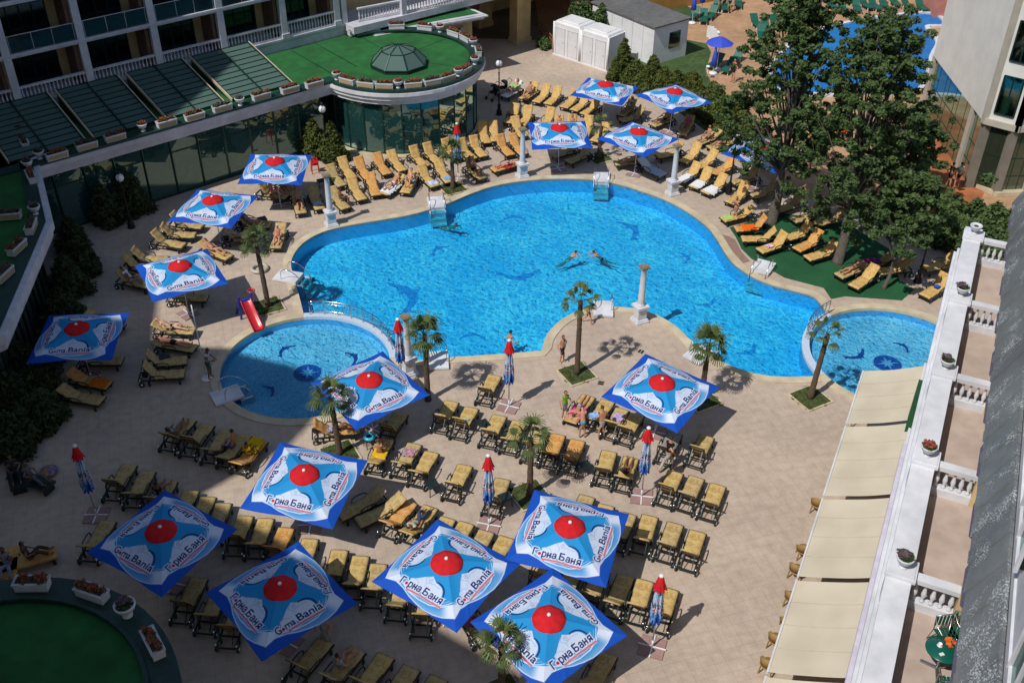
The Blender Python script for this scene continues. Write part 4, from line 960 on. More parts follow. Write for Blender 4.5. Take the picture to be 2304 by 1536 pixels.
# roof deck under the glazing, ends at the rotunda
roof = [PL(6, EN - .35), PL(uR + 1.0, EN - .35), PL(uR + 6, -57.2), PL(uR + 5.3, FN), PL(6, FN)]
mb = MB(); mb.prism([p.xy for p in roof], RT - .25, RT); part(mb, 'roof', M_turf, GH)
mb = MB(); mb.prism(circ(RC, RR + .15, n=48), RT - .27, RT + .012); part(mb, 'rotunda_roof', M_turf, GH)
_p = G(745, 190, RT); AR0 = math.atan2(_p.y - RC[1], _p.x - RC[0]); _p = G(775, 72, RT); AR1 = math.atan2(_p.y - RC[1], _p.x - RC[0])
if AR0 > 0: AR0 -= 2 * math.pi
while AR1 < AR0: AR1 += 2 * math.pi
# ledges (dark green) and white cornices
mb = MB(); mb.beam(PL(9.5, EN - .2, RT + .04), PL(uR + .8, EN - .2, RT + .04), .75, .12); part(mb, 'roof_ledge', M_grn, GH)
mb = MB()
for r0, r1, z0, z1 in ((RR + .55, RR - .25, RT - .02, RT + .13), (RR - .20, RR - .38, RT + .12, RT + .22)):
    arc_ring(mb, RC, r0, r1, z0, z1, AR0, AR1)
part(mb, 'roof_ledge', M_grn, GH)
mb = MB()
for off, z0, z1 in ((.10, 3.95, 4.2), (.0, 3.75, 3.95), (-.12, 3.45, 3.75)):
    mb.beam(PL(9.5, EN + off - .2, (z0 + z1) / 2), PL(uR + .9 - off, EN + off - .2, (z0 + z1) / 2), .5, z1 - z0)
part(mb, 'cornice', M_cor, GH)
mb = MB()
for ro, z0, z1 in ((RR + .62, 3.98, 4.19), (RR + .5, 3.72, 3.98), (RR + .34, 3.42, 3.72)):
    mb.ring(circ(RC, ro, n=40), circ(RC, RR - .1, n=40), z0, z1)
part(mb, 'rotunda_cornice', M_white, GH)
# walls of glass
npan = 11
for i in range(npan):
    a = 11.5 + (uR - 11.5) * i / npan; b = 11.5 + (uR - 11.5) * (i + 1) / npan
    w_ = part(MB().beam(PL(a, WN, 1.75), PL(b, WN, 1.75), .03, 3.45), 'window', M_glass, GH)
    mb = MB(); mb.beam(PL(a, WN + .02, 0), PL(a, WN + .02, 3.5), .10, .12); mb.beam(PL(a, WN + .02, 2.55), PL(b, WN + .02, 2.55), .08, .07); mb.beam(PL(a, WN + .02, .06), PL(b, WN + .02, .06), .10, .12)
    o = part(mb, 'window_frame', M_gfr, GH); o.parent = w_
nw = 26
for i in range(nw):
    a0 = 2 * math.pi * i / nw; a1 = 2 * math.pi * (i + 1) / nw; am = (a0 + a1) / 2
    if 1.25 < am < 3.6 : continue
    p = Vector((RC[0] + RR * math.cos(a0), RC[1] + RR * math.sin(a0), 0)); q = Vector((RC[0] + RR * math.cos(a1), RC[1] + RR * math.sin(a1), 0))
    w_ = part(MB().beam(p + Vector((0, 0, 1.8)), q + Vector((0, 0, 1.8)), .03, 3.4), 'window', M_glass, GH)
    mb = MB(); mb.beam(p, p + Vector((0, 0, 3.5)), .09, .11); mb.beam(p + Vector((0, 0, .07)), q + Vector((0, 0, .07)), .12, .14)
    o = part(mb, 'window_frame', M_gfr, GH); o.parent = w_
# plinth step round the rotunda, inside floor and back wall, inner columns
mb = MB(); mb.ring(circ(RC, RR + .45, n=48), circ(RC, RR - .05, n=48), 0.0, .10); part(mb, 'plinth', M_coping, GH)
mb = MB(); mb.prism([PL(6, WN - .1).xy, PL(uR + 5, WN - .1).xy, PL(uR + 5, FN - 2).xy, PL(6, FN - 2).xy], 0.004, .05); part(mb, 'floor', M_floorin, GH)
mb = MB(); mb.prism(circ(RC, RR - .1, n=40), 0.004, .056); part(mb, 'floor', M_floorin, GH)
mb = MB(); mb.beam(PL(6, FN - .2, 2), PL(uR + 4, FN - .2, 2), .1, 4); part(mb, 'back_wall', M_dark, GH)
for k in range(5): 
    mb = MB(); mb.tube([PL(13 + 4 * k, -55.2, .05), PL(13 + 4 * k, -55.2, 4.0)], .22, 12); part(mb, 'column', M_brn, GH)
M_cloth = mat('pale_table_cloth', (0.45, 0.5, 0.46), 0.8, (0.36, 0.4, 0.38), 4)
for k, (x, y) in enumerate([(RC[0] + r * math.cos(a), RC[1] + r * math.sin(a)) for r, a in ((2.9, -2.2), (2.9, -1.5), (3.0, -.8), (3.1, -.1), (1.2, -1.2), (3.3, -2.9))] + [tuple(PL(14 + 2.6 * i, -54.2 - (i % 2) * 1.3).xy) for i in range(6)]):
    t = empty('dining_table', (x, y, .05), 0, 'round dining table behind the glass hall panes, %s of twelve' % ORD[k], 'table', 'round tables inside the glass hall')
    MB().lathe([(.5, .70), (.52, .73), (.5, .755), (.001, .757)], n=20).build('tabletop', M_cloth, t); MB().tube([(0, 0, 0), (0, 0, .72)], [.16, .05], 10).build('leg', M_gfr, t)
# sloping glazing panels between green strips
pan = [(11.4, 15.3), (15.85, 19.3), (19.9, 23.3), (23.9, 27.7)]
def slope(n_): return RT + .12 + (n_ - (EN - .9)) / (FN + .15 - (EN - .9)) * .95
for a, b in pan:
    n0, n1 = EN - .9, FN + .15
    vs = [PL(a, n0, slope(n0)), PL(b, n0, slope(n0)), PL(b + .1, n1, slope(n1)), PL(a + .1, n1, slope(n1))]
    o = part(MB().add(vs, [(0, 1, 2, 3)]), 'roof_glazing', M_glroof, GH)
    mb = MB()
    for i in range(11):
        q = n0 + (n1 - n0) * i / 10; sg = 0
        mb.beam(PL(a, q, slope(q) + .02), PL(b + .1, q, slope(q) + .02), .04, .05)
    for q in (a, (a + b) / 2, b): mb.beam(PL(q, n0, slope(n0) + .05), PL(q + .1, n1, slope(n1) + .05), .07, .09)
    r_ = part(mb, 'glazing_bar', M_gfr, GH); r_.parent = o
    mb = MB()
    for q in (a - .05, b + .05): mb.beam(PL(q, n0, slope(n0) + .02), PL(q + .1, n1, slope(n1) + .02), .07, .16)
    part(mb, 'glazing_kerb', M_coping, GH)
    mb = MB()
    for q in (a - .02, b + .02): mb.add([PL(q, n0, RT), PL(q + .1, n1, RT), PL(q + .1, n1, slope(n1)), PL(q, n0, slope(n0))], [(0, 1, 2, 3)])
    part(mb, 'glazing_cheek', M_grn, GH)
mb = MB()
for q in (uR + 1.2, uR + 3.0): mb.beam(PL(q, EN - 1.0, RT + .006), PL(q + .1, FN + .2, RT + .006), .05, .012)
for q in (-.35, .9, 2.2): mb.beam((RC[0] + 4.4 * math.cos(q), RC[1] + 4.4 * math.sin(q), RT + .018), (RC[0] + 1.9 * math.cos(q), RC[1] + 1.9 * math.sin(q), RT + .018), .04, .012)
part(mb, 'turf_seam', M_grn, GH)
# octagonal lantern
c = G(897, 136, RT + .3).xy; c = (c.x, c.y)
def og(r, z, off=math.pi / 8): return [Vector((c[0] + r * math.cos(off + k * math.pi / 4), c[1] + r * math.sin(off + k * math.pi / 4), z)) for k in range(8)]
LZ = RT + .02
rings = [og(1.78, LZ), og(1.78, LZ + .2), og(1.05, LZ + .95), [Vector((c[0], c[1], LZ + 1.3))] * 8]
mb = MB().prism([p.xy for p in rings[0]], LZ, LZ + .2); o = part(mb, 'lantern_kerb', M_grn, GH)
mb = MB()
for i in range(8):
    j = (i + 1) % 8
    mb.add([rings[1][i], rings[1][j], rings[2][j], rings[2][i]], [(0, 1, 2, 3)]); mb.add([rings[2][i], rings[2][j], rings[3][0]], [(0, 1, 2)])
lan = part(mb, 'lantern_glass', M_glroof, GH)
mb = MB()
for i in range(8):
    j = (i + 1) % 8
    mb.beam(rings[1][i], rings[2][i], .07, .07); mb.beam(rings[2][i], rings[3][0], .06, .06); mb.beam(rings[2][i], rings[2][j], .05, .05); mb.beam(rings[1][i], rings[1][j], .07, .07)
o = part(mb, 'lantern_frame', M_gfr, GH); o.parent = lan

# ---- low wing on the far left with its own planted edge
LW = empty('low_wing', (-26, 42, 0), 0, 'shaded low wing at the left edge with white fascia and planted roof rim', 'building')
bpy.context.view_layer.update()
pC = Vector((-21.65, 42.3)); pD = Vector((-20.3, 33.5)); pE = Vector((-26.0, 51.4)); pF = Vector((-26, 27))
out_ = [pD, pC, pE, Vector((-34, 55)), Vector((-38, 30)), pF]
mb = MB(); mb.prism([tuple(p) for p in out_], RT - .25, RT); part(mb, 'roof', M_turf, LW)
def inset(pts, d): return offset_poly(ccw([tuple(p) for p in pts]), -d)
cc_ = ccw([tuple(p) for p in out_])
mb = MB(); mb.ring(offset_poly(cc_, .05), inset(out_, .6), RT, RT + .10); part(mb, 'roof_ledge', M_grn, LW)
mb = MB(); mb.ring(offset_poly(cc_, .22), inset(out_, .1), 3.55, RT + .02); mb.ring(offset_poly(cc_, .35), inset(out_, .1), 3.9, RT + .05); part(mb, 'cornice', M_cor, LW)
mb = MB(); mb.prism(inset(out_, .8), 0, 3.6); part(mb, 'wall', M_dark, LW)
mb = MB()
for i in range(14):
    p = pD + (pC - pD) * (i / 13); q = Vector((-.75, -.1)); mb.beam((p.x - .72, p.y, 0), (p.x - .72, p.y, 3.6), .1, .12)
part(mb, 'window_frame', M_gfr, LW)
dr = empty('open_door', (0, 0, 0)); bpy.data.objects.remove(dr)
a, b = G(184, 500), G(152, 508)
mb = MB(); d = (b - a)
for q in (a, b): mb.beam(q, q + Vector((0, 0, 2.3)), .09, .09)
mb.beam(a + Vector((0, 0, 2.3)), b + Vector((0, 0, 2.3)), .09, .09); mb.beam(a + Vector((0, 0, .9)), b + Vector((0, 0, .9)), .06, .09); mb.beam(a + Vector((0, 0, .08)), b + Vector((0, 0, .08)), .09, .14)
dd = empty('door', a, 0, 'white framed glass door in the shaded corner below the roof', 'door'); bpy.context.view_layer.update()
part(mb, 'frame', M_cor, dd); part(MB().beam(a + Vector((0, 0, 1.2)), b + Vector((0, 0, 1.2)), .02, 2.1), 'pane', M_glass, dd)
# small blue sign on the wall beside it
M_bl = mat('blue_sign_panel', (0.02, 0.05, 0.30), 0.5, (0.015, 0.04, 0.22), 5)
sg = G(100, 408, 2.9); o = MB().beam(sg - Vector((.7, .5, 0)), sg + Vector((.7, .5, 0)), .06, .45).build('wall_sign', M_bl); tag(o, 'small dim blue sign above the white framed door in the left corner', 'sign')
# ---- round roof in the bottom left corner
bc, br = fit_circle([G2(*p, RT) for p in [(0, 1311), (112, 1304), (237, 1328), (325, 1372), (383, 1446), (406, 1524)]])
BR = empty('round_pavilion', (bc[0], bc[1], 0), 0, 'shaded round pavilion roof with dark green rim in the bottom left corner', 'building'); bpy.context.view_layer.update()
part(MB().prism(circ(bc, br - .3, n=40), 0, RT - .3), 'wall', M_glass, BR)
part(MB().prism(circ(bc, br - .6, n=40), RT - .3, RT), 'roof', M_turf, BR)
mb = MB(); mb.ring(circ(bc, br, n=64), circ(bc, br - .85, n=64), RT - .28, RT + .12); mb.ring(circ(bc, br - .8, n=64), circ(bc, br - .92, n=64), RT + .08, RT + .24); part(mb, 'roof_ledge', M_grn, BR)
mb = MB(); e_ = Vector((bc[0], bc[1], RT + .55)); 
for k in range(8):
    a = k * math.pi / 4 + .25; a2 = a + math.pi / 4; p = Vector((bc[0] + 1.7 * math.cos(a), bc[1] + 1.7 * math.sin(a), RT + .05)); q = Vector((bc[0] + 1.7 * math.cos(a2), bc[1] + 1.7 * math.sin(a2), RT + .05))
    mb.add([p, q, e_], [(0, 1, 2)])
g_ = part(mb, 'lantern_glass', M_glroof, BR)
mb = MB()
for k in range(8):
    a = k * math.pi / 4 + .25; p = Vector((bc[0] + 1.7 * math.cos(a), bc[1] + 1.7 * math.sin(a), RT + .05)); mb.beam(p, e_, .06, .06)
    a2 = a + math.pi / 4; mb.beam(p, Vector((bc[0] + 1.7 * math.cos(a2), bc[1] + 1.7 * math.sin(a2), RT + .05)), .07, .07)
for k in (0, 2, 4, 6):
    a = k * math.pi / 4 + .25; mb.beam((bc[0] + 1.7 * math.cos(a), bc[1] + 1.7 * math.sin(a), RT + .02), (bc[0] + (br - .9) * math.cos(a), bc[1] + (br - .9) * math.sin(a), RT + .02), .05, .04)
part(mb, 'lantern_frame', M_gfr, BR)

# ================================================================== hotel wing on the right: terrace with balustrades
UR = Vector((math.cos(R(65.27)), math.sin(R(65.27)))); NR = Vector((-UR.y, UR.x))
def PR(s, o, z=0.0): p = UR * s + NR * o; return Vector((p.x, p.y, z))
HR = empty('terrace_wing', PR(18, -4, 0), 0, 'cream hotel wing at right with a tiled roof strip above paved terraces', 'building'); bpy.context.view_layer.update()
M_crm = mat('cream_render', (0.66, 0.5, 0.26), 0.8, (0.58, 0.43, 0.22), 1.5, 0.4, dirt=0.12)
M_wht2 = mat('bright_white_render', (0.74, 0.74, 0.77), 0.6, (0.62, 0.63, 0.66), 2.5, 0.6, dirt=0.18)
M_terr = mat('terrace_tile', (0.53, 0.42, 0.35), 0.8, (0.44, 0.34, 0.28), 2.2, 0.6, dirt=0.15)
M_slate = None
S0, S1 = -14, 36.2; ZF = 9.0
part(MB().prism([PR(S0, -1.15).xy, PR(S1, -1.15).xy, PR(S1, -14).xy, PR(S0, -14).xy], 0, ZF - .3), 'wall', M_crm, HR)
part(MB().prism([PR(S0, -1.3).xy, PR(S1, -1.3).xy, PR(S1, -14).xy, PR(S0, -14).xy], ZF - .3, ZF), 'terrace_floor', M_terr, HR)
mb = MB()
for o0, o1, z0, z1 in ((-.86, -1.3, ZF - .35, ZF - .12), (-.95, -1.3, ZF - .12, ZF + .05), (-1.02, -1.36, ZF - .6, ZF - .35)):
    mb.prism([PR(S0, o0).xy, PR(S1 + .1, o0).xy, PR(S1 + .1, o1).xy, PR(S0, o1).xy], z0, z1)
part(mb, 'cornice', M_wht2, HR)
mb = MB(); mb.prism([PR(S0, -1.06).xy, PR(S1, -1.06).xy, PR(S1, -1.50).xy, PR(S0, -1.50).xy], ZF - .1, ZF + .86); mb.prism([PR(S0, -1.0).xy, PR(S1, -1.0).xy, PR(S1, -1.57).xy, PR(S0, -1.57).xy], ZF + .86, ZF + 1.0)
part(mb, 'parapet', M_wht2, HR)
DV = [35.55, 31.2, 27.0, 22.9, 18.72, 14.6, 10.4]
for s in DV:
    mb = MB(); mb.prism([PR(s - .28, -1.02).xy, PR(s + .28, -1.02).xy, PR(s + .28, -1.60).xy, PR(s - .28, -1.60).xy], ZF, ZF + 1.12); mb.prism([PR(s - .33, -.97).xy, PR(s + .33, -.97).xy, PR(s + .33, -1.65).xy, PR(s - .33, -1.65).xy], ZF + 1.0, ZF + 1.09)
    part(mb, 'parapet_pier', M_wht2, HR)
    mb = MB(); a, b = PR(s, -1.62), PR(s, -2.62)
    mb.beam(a + Vector((0, 0, ZF + .12)), b + Vector((0, 0, ZF + .12)), .24, .24); mb.beam(a + Vector((0, 0, ZF + .92)), b + Vector((0, 0, ZF + .92)), .26, .13)
    for i in range(5):
        p = a + (b - a) * ((i + .5) / 5); mb.lathe([(x * 1.15, z) for x, z in baluster_prof(.62)], (p.x, p.y, ZF + .24), 12)
    part(mb, 'balustrade', M_wht2, HR)
    mb = MB(); q = PR(s, -2.62); ang = Matrix.Rotation(R(65.27), 3, 'Z'); mb.box(PR(s, -3.27, ZF + 1.3), (.34, 1.3, 2.6), ang=ang); part(mb, 'fin_wall', M_crm, HR)
part(MB().prism([PR(S0, -4.0).xy, PR(S1 - .4, -4.0).xy, PR(S1 - .4, -12).xy, PR(S0, -12).xy], ZF, 12.2), 'wall', M_crm, HR)
# tiled roof strip
def roof_mat():
    m = brick_mat('weathered_roof_tile', (0.20, 0.22, 0.22, 1), (0.27, 0.29, 0.29, 1), (0.22, 0.24, 0.24, 1), 40, 40, 0, 0.0, 0.5, 0.4)
    t = m.node_tree; L = t.links; p = t.nodes['Principled BSDF']; src = p.inputs['Base Color'].links[0].from_socket
    tc = t.nodes.new('ShaderNodeTexCoord'); v = t.nodes.new('ShaderNodeTexNoise'); v.inputs['Scale'].default_value = 24; v.inputs['Detail'].default_value = 2; L.new(tc.outputs['Object'], v.inputs[0])
    n = t.nodes.new('ShaderNodeTexNoise'); n.inputs['Scale'].default_value = 1.3; n.inputs['Detail'].default_value = 5; L.new(tc.outputs['Object'], n.inputs[0])
    mu = t.nodes.new('ShaderNodeMath'); mu.operation = 'MULTIPLY'; L.new(v.outputs['Fac'], mu.inputs[0]); L.new(n.outputs['Fac'], mu.inputs[1])
    r = t.nodes.new('ShaderNodeValToRGB'); r.color_ramp.elements[0].position = .315; r.color_ramp.elements[1].position = .36; L.new(mu.outputs[0], r.inputs[0])
    mx = t.nodes.new('ShaderNodeMix'); mx.data_type = 'RGBA'; L.new(r.outputs[0], mx.inputs[0]); L.new(src, mx.inputs[6]); mx.inputs[7].default_value = (0.5, 0.54, 0.55, 1); L.new(mx.outputs[2], p.inputs['Base Color'])
    # lay the brick courses along the roof: local x is along the eaves
    return m
def strip_obj(name, p0, p1, p2, p3, m, parent, th=.08, rows=3, rl=0.42):
    """tiled slope from eaves p0-p1 up to p3-p2, courses of slabs lapping each other"""
    mb = MB(); L = (p1 - p0).length; n = int(L / .42)
    e = (p1 - p0) / n; upv = (p3 - p0); nv = (p1 - p0).cross(upv).normalized()
    if nv.z < 0: nv = -nv
    rr = random.Random(3)
    for i in range(n):
        a = p0 + e * i + e * .04; b = p0 + e * (i + .96)
        for k in range(2):
            q0, q1 = (0.0, .14) if k == 0 else (.15, 1.0)
            l0 = nv * (th + rr.uniform(-.008, .008) + (.02 if i % 2 else 0)); x = [a + upv * q0, b + upv * q0, b + upv * q1, a + upv * q1]
            mb.add([v for v in x] + [v + l0 for v in x], [(4, 5, 6, 7), (0, 1, 5, 4), (1, 2, 6, 5), (2, 3, 7, 6), (3, 0, 4, 7)])
    mb.add([p0, p1, p2, p3], [(0, 1, 2, 3)], 1)
    return part(mb, name, [m, M_dark], parent)
M_slate = roof_mat()
RE = 34.9
def OE(s): return -2.53 + .0153 * (s - 14.9)
def OT(s): return -3.06 + .0150 * (s - 13.9)
strip_obj('tiled_roof', PR(S0, OE(S0), 11.8), PR(RE, OE(RE), 11.8), PR(RE, OT(RE), 13.0), PR(S0, OT(S0), 13.0), M_slate, HR)
part(MB().prism([PR(S0, OE(S0) - .08).xy, PR(RE - .05, OE(RE) - .08).xy, PR(RE - .05, -4.2).xy, PR(S0, -4.2).xy], 11.5, 11.78), 'soffit', M_yel, HR)
mb = MB()
for i in range(26):
    s = RE - .6 - i * 2.07; mb.add([PR(s, OE(s) + .03, 11.87), PR(s - .25, OE(s) + .11, 11.80), PR(s - 1.3, OE(s) + .11, 11.80), PR(s - 1.5, OE(s) + .01, 11.87)], [(0, 1, 2, 3)])
part(mb, 'gutter_flashing', mat('lead_flashing', (0.10, 0.08, 0.12), .5), HR)
part(MB().prism([PR(S0, OT(S0) - .06).xy, PR(RE, OT(RE) - .06).xy, PR(RE, -14).xy, PR(S0, -14).xy], 12.2, 27), 'upper_wall', M_wht2, HR)
part(MB().prism([PR(S0, OT(S0) - .01).xy, PR(RE, OT(RE) - .01).xy, PR(RE, OT(RE) - .1).xy, PR(S0, OT(S0) - .1).xy], 12.95, 13.25), 'wall_base', M_wht2, HR)
for s in DV:
    w_ = part(MB().prism([PR(s - 2.8, OT(s)).xy, PR(s - 1.0, OT(s)).xy, PR(s - 1.0, OT(s) - .14).xy, PR(s - 2.8, OT(s) - .14).xy], 13.7, 15.6), 'window', M_glblue, HR)
    mb = MB(); mb.beam(PR(s - 2.8, OT(s) + .02, 13.65), PR(s - 1.0, OT(s) + .02, 13.65), .08, .1); mb.beam(PR(s - 2.8, OT(s) + .02, 15.65), PR(s - 1.0, OT(s) + .02, 15.65), .08, .1)
    for k in (0, .9, 1.8): mb.beam(PR(s - 2.8 + k, OT(s) + .03, 13.6), PR(s - 2.8 + k, OT(s) + .03, 15.7), .07, .06)
    o = part(mb, 'window_frame', M_wht2, HR); o.parent = w_
# green box awning housing on the wall below
mb = MB(); mb.prism([PR(32.2, -.88).xy, PR(33.2, -.88).xy, PR(33.2, -1.15).xy, PR(32.2, -1.15).xy], 3.2, 5.2); part(mb, 'green_shutter', M_carpet, HR)
M_lav = mat('lavender_fascia', (0.60, 0.58, 0.70), 0.6, (0.5, 0.48, 0.62), 3, .5)
mb = MB(); mb.prism([PR(S0, -.92).xy, PR(30.8, -.92).xy, PR(30.8, -1.15).xy, PR(S0, -1.15).xy], 3.75, 4.15); part(mb, 'fascia', M_lav, HR)
# urns on the piers
M_leaf = mat('pot_leaves', (0.05, 0.09, 0.02), 0.8, (0.02, 0.05, 0.01), 20, .7, transl=.2)
M_flw = mat('red_flowers', (0.38, 0.05, 0.04), 0.7, (0.16, 0.07, 0.03), 18, .9)
M_flp = mat('purple_flowers', (0.16, 0.06, 0.12), 0.7, (0.05, 0.08, 0.03), 25, .8)
M_soil2 = mat('potting_soil', (0.06, 0.045, 0.03), 0.95, (0.03, 0.025, 0.02), 20)
URN = [(.13, 0), (.15, .02), (.15, .06), (.09, .09), (.07, .16), (.12, .20), (.22, .26), (.27, .36), (.28, .42), (.31, .45), (.31, .50), (.27, .51), (.25, .46), (.001, .45)]
def leafy(mb, c, r, n, size, mi=0, seed=0, flat=.6):
    rr = random.Random(seed)
    for _ in range(n):
        a = rr.uniform(0, 6.28); q = r * math.sqrt(rr.random()); z = rr.uniform(0, flat * r)
        p = Vector((c[0] + q * math.cos(a), c[1] + q * math.sin(a), c[2] + z)); M = Matrix.Rotation(rr.uniform(0, 6.28), 3, 'Z') @ Matrix.Rotation(rr.uniform(-.9, .9), 3, 'X')
        s = size * rr.uniform(.6, 1.3); vs = [p + M @ Vector(v) * s for v in ((-.5, -.3, 0), (.5, -.3, .1), (.5, .3, 0), (-.5, .3, .1))]
        mb.add(vs, [(0, 1, 2, 3)], mi)
def urn(loc, lb, sc=1.0, plant=0, group='white flower urns', seed=0):
    r = empty('flower_urn', loc, 0, lb, 'urn', group)
    b_ = MB().lathe([(x * sc, z * sc) for x, z in URN], n=20); b_.build('bowl', M_wht2, r)
    MB().lathe([(.001, .455 * sc), (.25 * sc, .455 * sc)], n=14, cap=False).build('soil', M_soil2, r)
    if plant:
        mb = MB(); leafy(mb, (0, 0, .45 * sc), .24 * sc, 90, .09, 0, seed); o = mb.build('leaves', M_leaf, r)
        if plant > 1: mb = MB(); leafy(mb, (0, 0, .52 * sc), .25 * sc, 80, .07, 0, seed + 5); mb.build('flowers', M_flw if plant == 2 else M_flp, r)
        elif plant == 1:
            mb = MB(); leafy(mb, (-.05, .05, .45 * sc), .18 * sc, 60, .12, 0, seed + 2, 1.2); mb.build('stems', M_flp, r)
for i, s in enumerate(DV[:5]):
    urn(PR(s, -1.31, ZF + 1.12), 'white stone urn on the terrace parapet, %s' % ['farthest, nearly empty', 'second farthest with dark stems', 'middle one with sprouting leaves', 'second nearest with pink and red flowers', 'nearest with dark drooping plant'][i], .66, [0, 1, 1, 2, 1][i], 'urns on the terrace parapet', i)
# awnings
M_awn = mat('cream_awning_cloth', (0.68, 0.61, 0.47), 0.8, (0.62, 0.55, 0.42), 0.7, 0.4, transl=.12, spec=.2, dirt=.08)
M_seam = mat('awning_seam', (0.54, 0.48, 0.36), .8)
def srd(px, h): g = G(*px, h).xy; return g.dot(UR), g.dot(NR)
fs = [srd(p, 2.6)[0] for p in [(1934.6, 832), (1896, 957), (1850, 1121), (1794, 1304), (1728, 1522)]]
fs = [fs[0], fs[1], fs[2], fs[3], fs[4], fs[4] - 4.1, fs[4] - 8.2]
for i in range(6):
    a, b = fs[i] - .02, fs[i + 1] + .17
    w_ = empty('awning', PR(a, -1.1, 3.6), 0, 'cream cloth awning over the terrace tables, %s' % ordn(i, 6, 'from the far end'), 'awning', 'cream awnings along the right wing'); bpy.context.view_layer.update()
    n = 14; vs = []
    for k in range(n + 1):
        t = k / n
        for l in range(9):
            s = a + (b - a) * l / 8; sag = -.06 * math.sin(math.pi * t) - .02 * math.sin(math.pi * l / 8) + .006 * math.sin(l * 2.4 + t * 9 + i)
            vs.append(PR(s, -1.1 + 2.24 * t, 3.62 - 1.02 * t + sag))
    mb = MB().add(vs, [(k * 9 + l, (k + 1) * 9 + l, (k + 1) * 9 + l + 1, k * 9 + l + 1) for k in range(n) for l in range(8)], 0, True); part(mb, 'cloth', M_awn, w_)
    mb = MB()
    for l in (2, 4, 6):
        s = a + (b - a) * l / 8; pts_ = [PR(s, -1.1 + 2.24 * t, 3.628 - 1.02 * t - .06 * math.sin(math.pi * t) - .02 * math.sin(math.pi * l / 8) + .006 * math.sin(l * 2.4 + t * 9 + i)) for t in [k / n for k in range(n + 1)]]
        for p_, q_ in zip(pts_, pts_[1:]): mb.beam(p_, q_, .022, .006)
    part(mb, 'seam', M_seam, w_)
    part(MB().beam(PR(a + .02, 1.15, 2.58), PR(b - .02, 1.15, 2.58), .06, .10), 'front_bar', M_wht2, w_)
    part(MB().beam(PR(a, -1.05, 3.66), PR(b, -1.05, 3.66), .14, .14), 'roller_box', M_wht2, w_)
    for s in (a + .25, b - .25) if False else (a - .25, b + .25):
        part(MB().beam(PR(s, -1.05, 3.50), PR(s, 1.1, 2.52), .05, .05), 'folding_arm', M_wht2, w_)
    for s in (a - .5,):
        part(MB().tube([PR(s, 1.05, 0), PR(s, 1.05, 2.5)], .03, 8), 'post', M_wht2, w_)

# ================================================================== white building top right, pink one behind, other hotel blocks that throw the big shadow
WB = empty('white_building', (30, 60, 0), 0, 'tall white building at top right over a glazed ground floor with cream piers', 'building'); bpy.context.view_layer.update()
P1, P2, P3, P4 = Vector((26.6, 54.9)), Vector((27.05, 64.9)), Vector((27.75, 53.9)), Vector((33, 54.4))
M_wb = mat('white_render_wall', (0.74, 0.73, 0.67), 0.8, (0.68, 0.67, 0.62), 1.0, .4, bump=.3, bscale=30, dirt=.05)
M_wbc = mat('cream_grey_frame', (0.48, 0.44, 0.36), 0.8, (0.42, 0.38, 0.31), 2, .4)
M_teal = glass_mat('teal_window_glass', (0.06, 0.16, 0.15, 1), 0.16, .05)
M_gg = glass_mat('ground_floor_glass', (0.16, 0.17, 0.10, 1), 0.02, .05); milky(M_gg, (.07, .08, .05, 1), .4)
up = [P2 + Vector((-.25, 0)), P1 + Vector((-.25, -.15)), P3 + Vector((0, -.25)), P4 + Vector((0, -.2)), Vector((45, 56)), Vector((45, 66)), Vector((30, 66))]
part(MB().prism([tuple(p) for p in up], 4.0, 24), 'wall', M_wb, WB)
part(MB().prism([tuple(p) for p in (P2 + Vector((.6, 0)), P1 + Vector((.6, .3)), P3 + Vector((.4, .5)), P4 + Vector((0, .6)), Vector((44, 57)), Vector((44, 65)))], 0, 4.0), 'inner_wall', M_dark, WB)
segs = [(P2, P1, 5), (P1, P3, 1), (P3, P4, 3)]
for a, b, n in segs:
    for i in range(n):
        p = a + (b - a) * (i / n); q = a + (b - a) * ((i + 1) / n); d = (q - p).normalized() * .28
        w_ = part(MB().beam((p.x, p.y, 2.0), (q.x, q.y, 2.0), .03, 3.9), 'window', M_gg, WB)
        mb = MB()
        for t in (.33, .66): x = p + (q - p) * t; mb.beam((x.x, x.y, 0), (x.x, x.y, 4), .05, .05)
        for z in (1.1, 2.2): mb.beam((p.x, p.y, z), (q.x, q.y, z), .06, .05)
        o = part(mb, 'window_frame', M_gfr, WB); o.parent = w_
    for i in ((0, 4, 5) if n == 5 else range(n + 1)):
        p = a + (b - a) * (i / n); mb = MB(); mb.box((p.x, p.y, 2.0), (.42, .42, 4.0), rz=.05); part(mb, 'pier', M_wbc, WB)
part(MB().prism([(27.2, 66), (26.9, 54.6), (27.7, 53.5), (33, 53.9), (33, 54.3), (27.9, 54.1), (27.3, 54.9), (27.6, 66)], 0, .25), 'plinth', M_coping, WB)
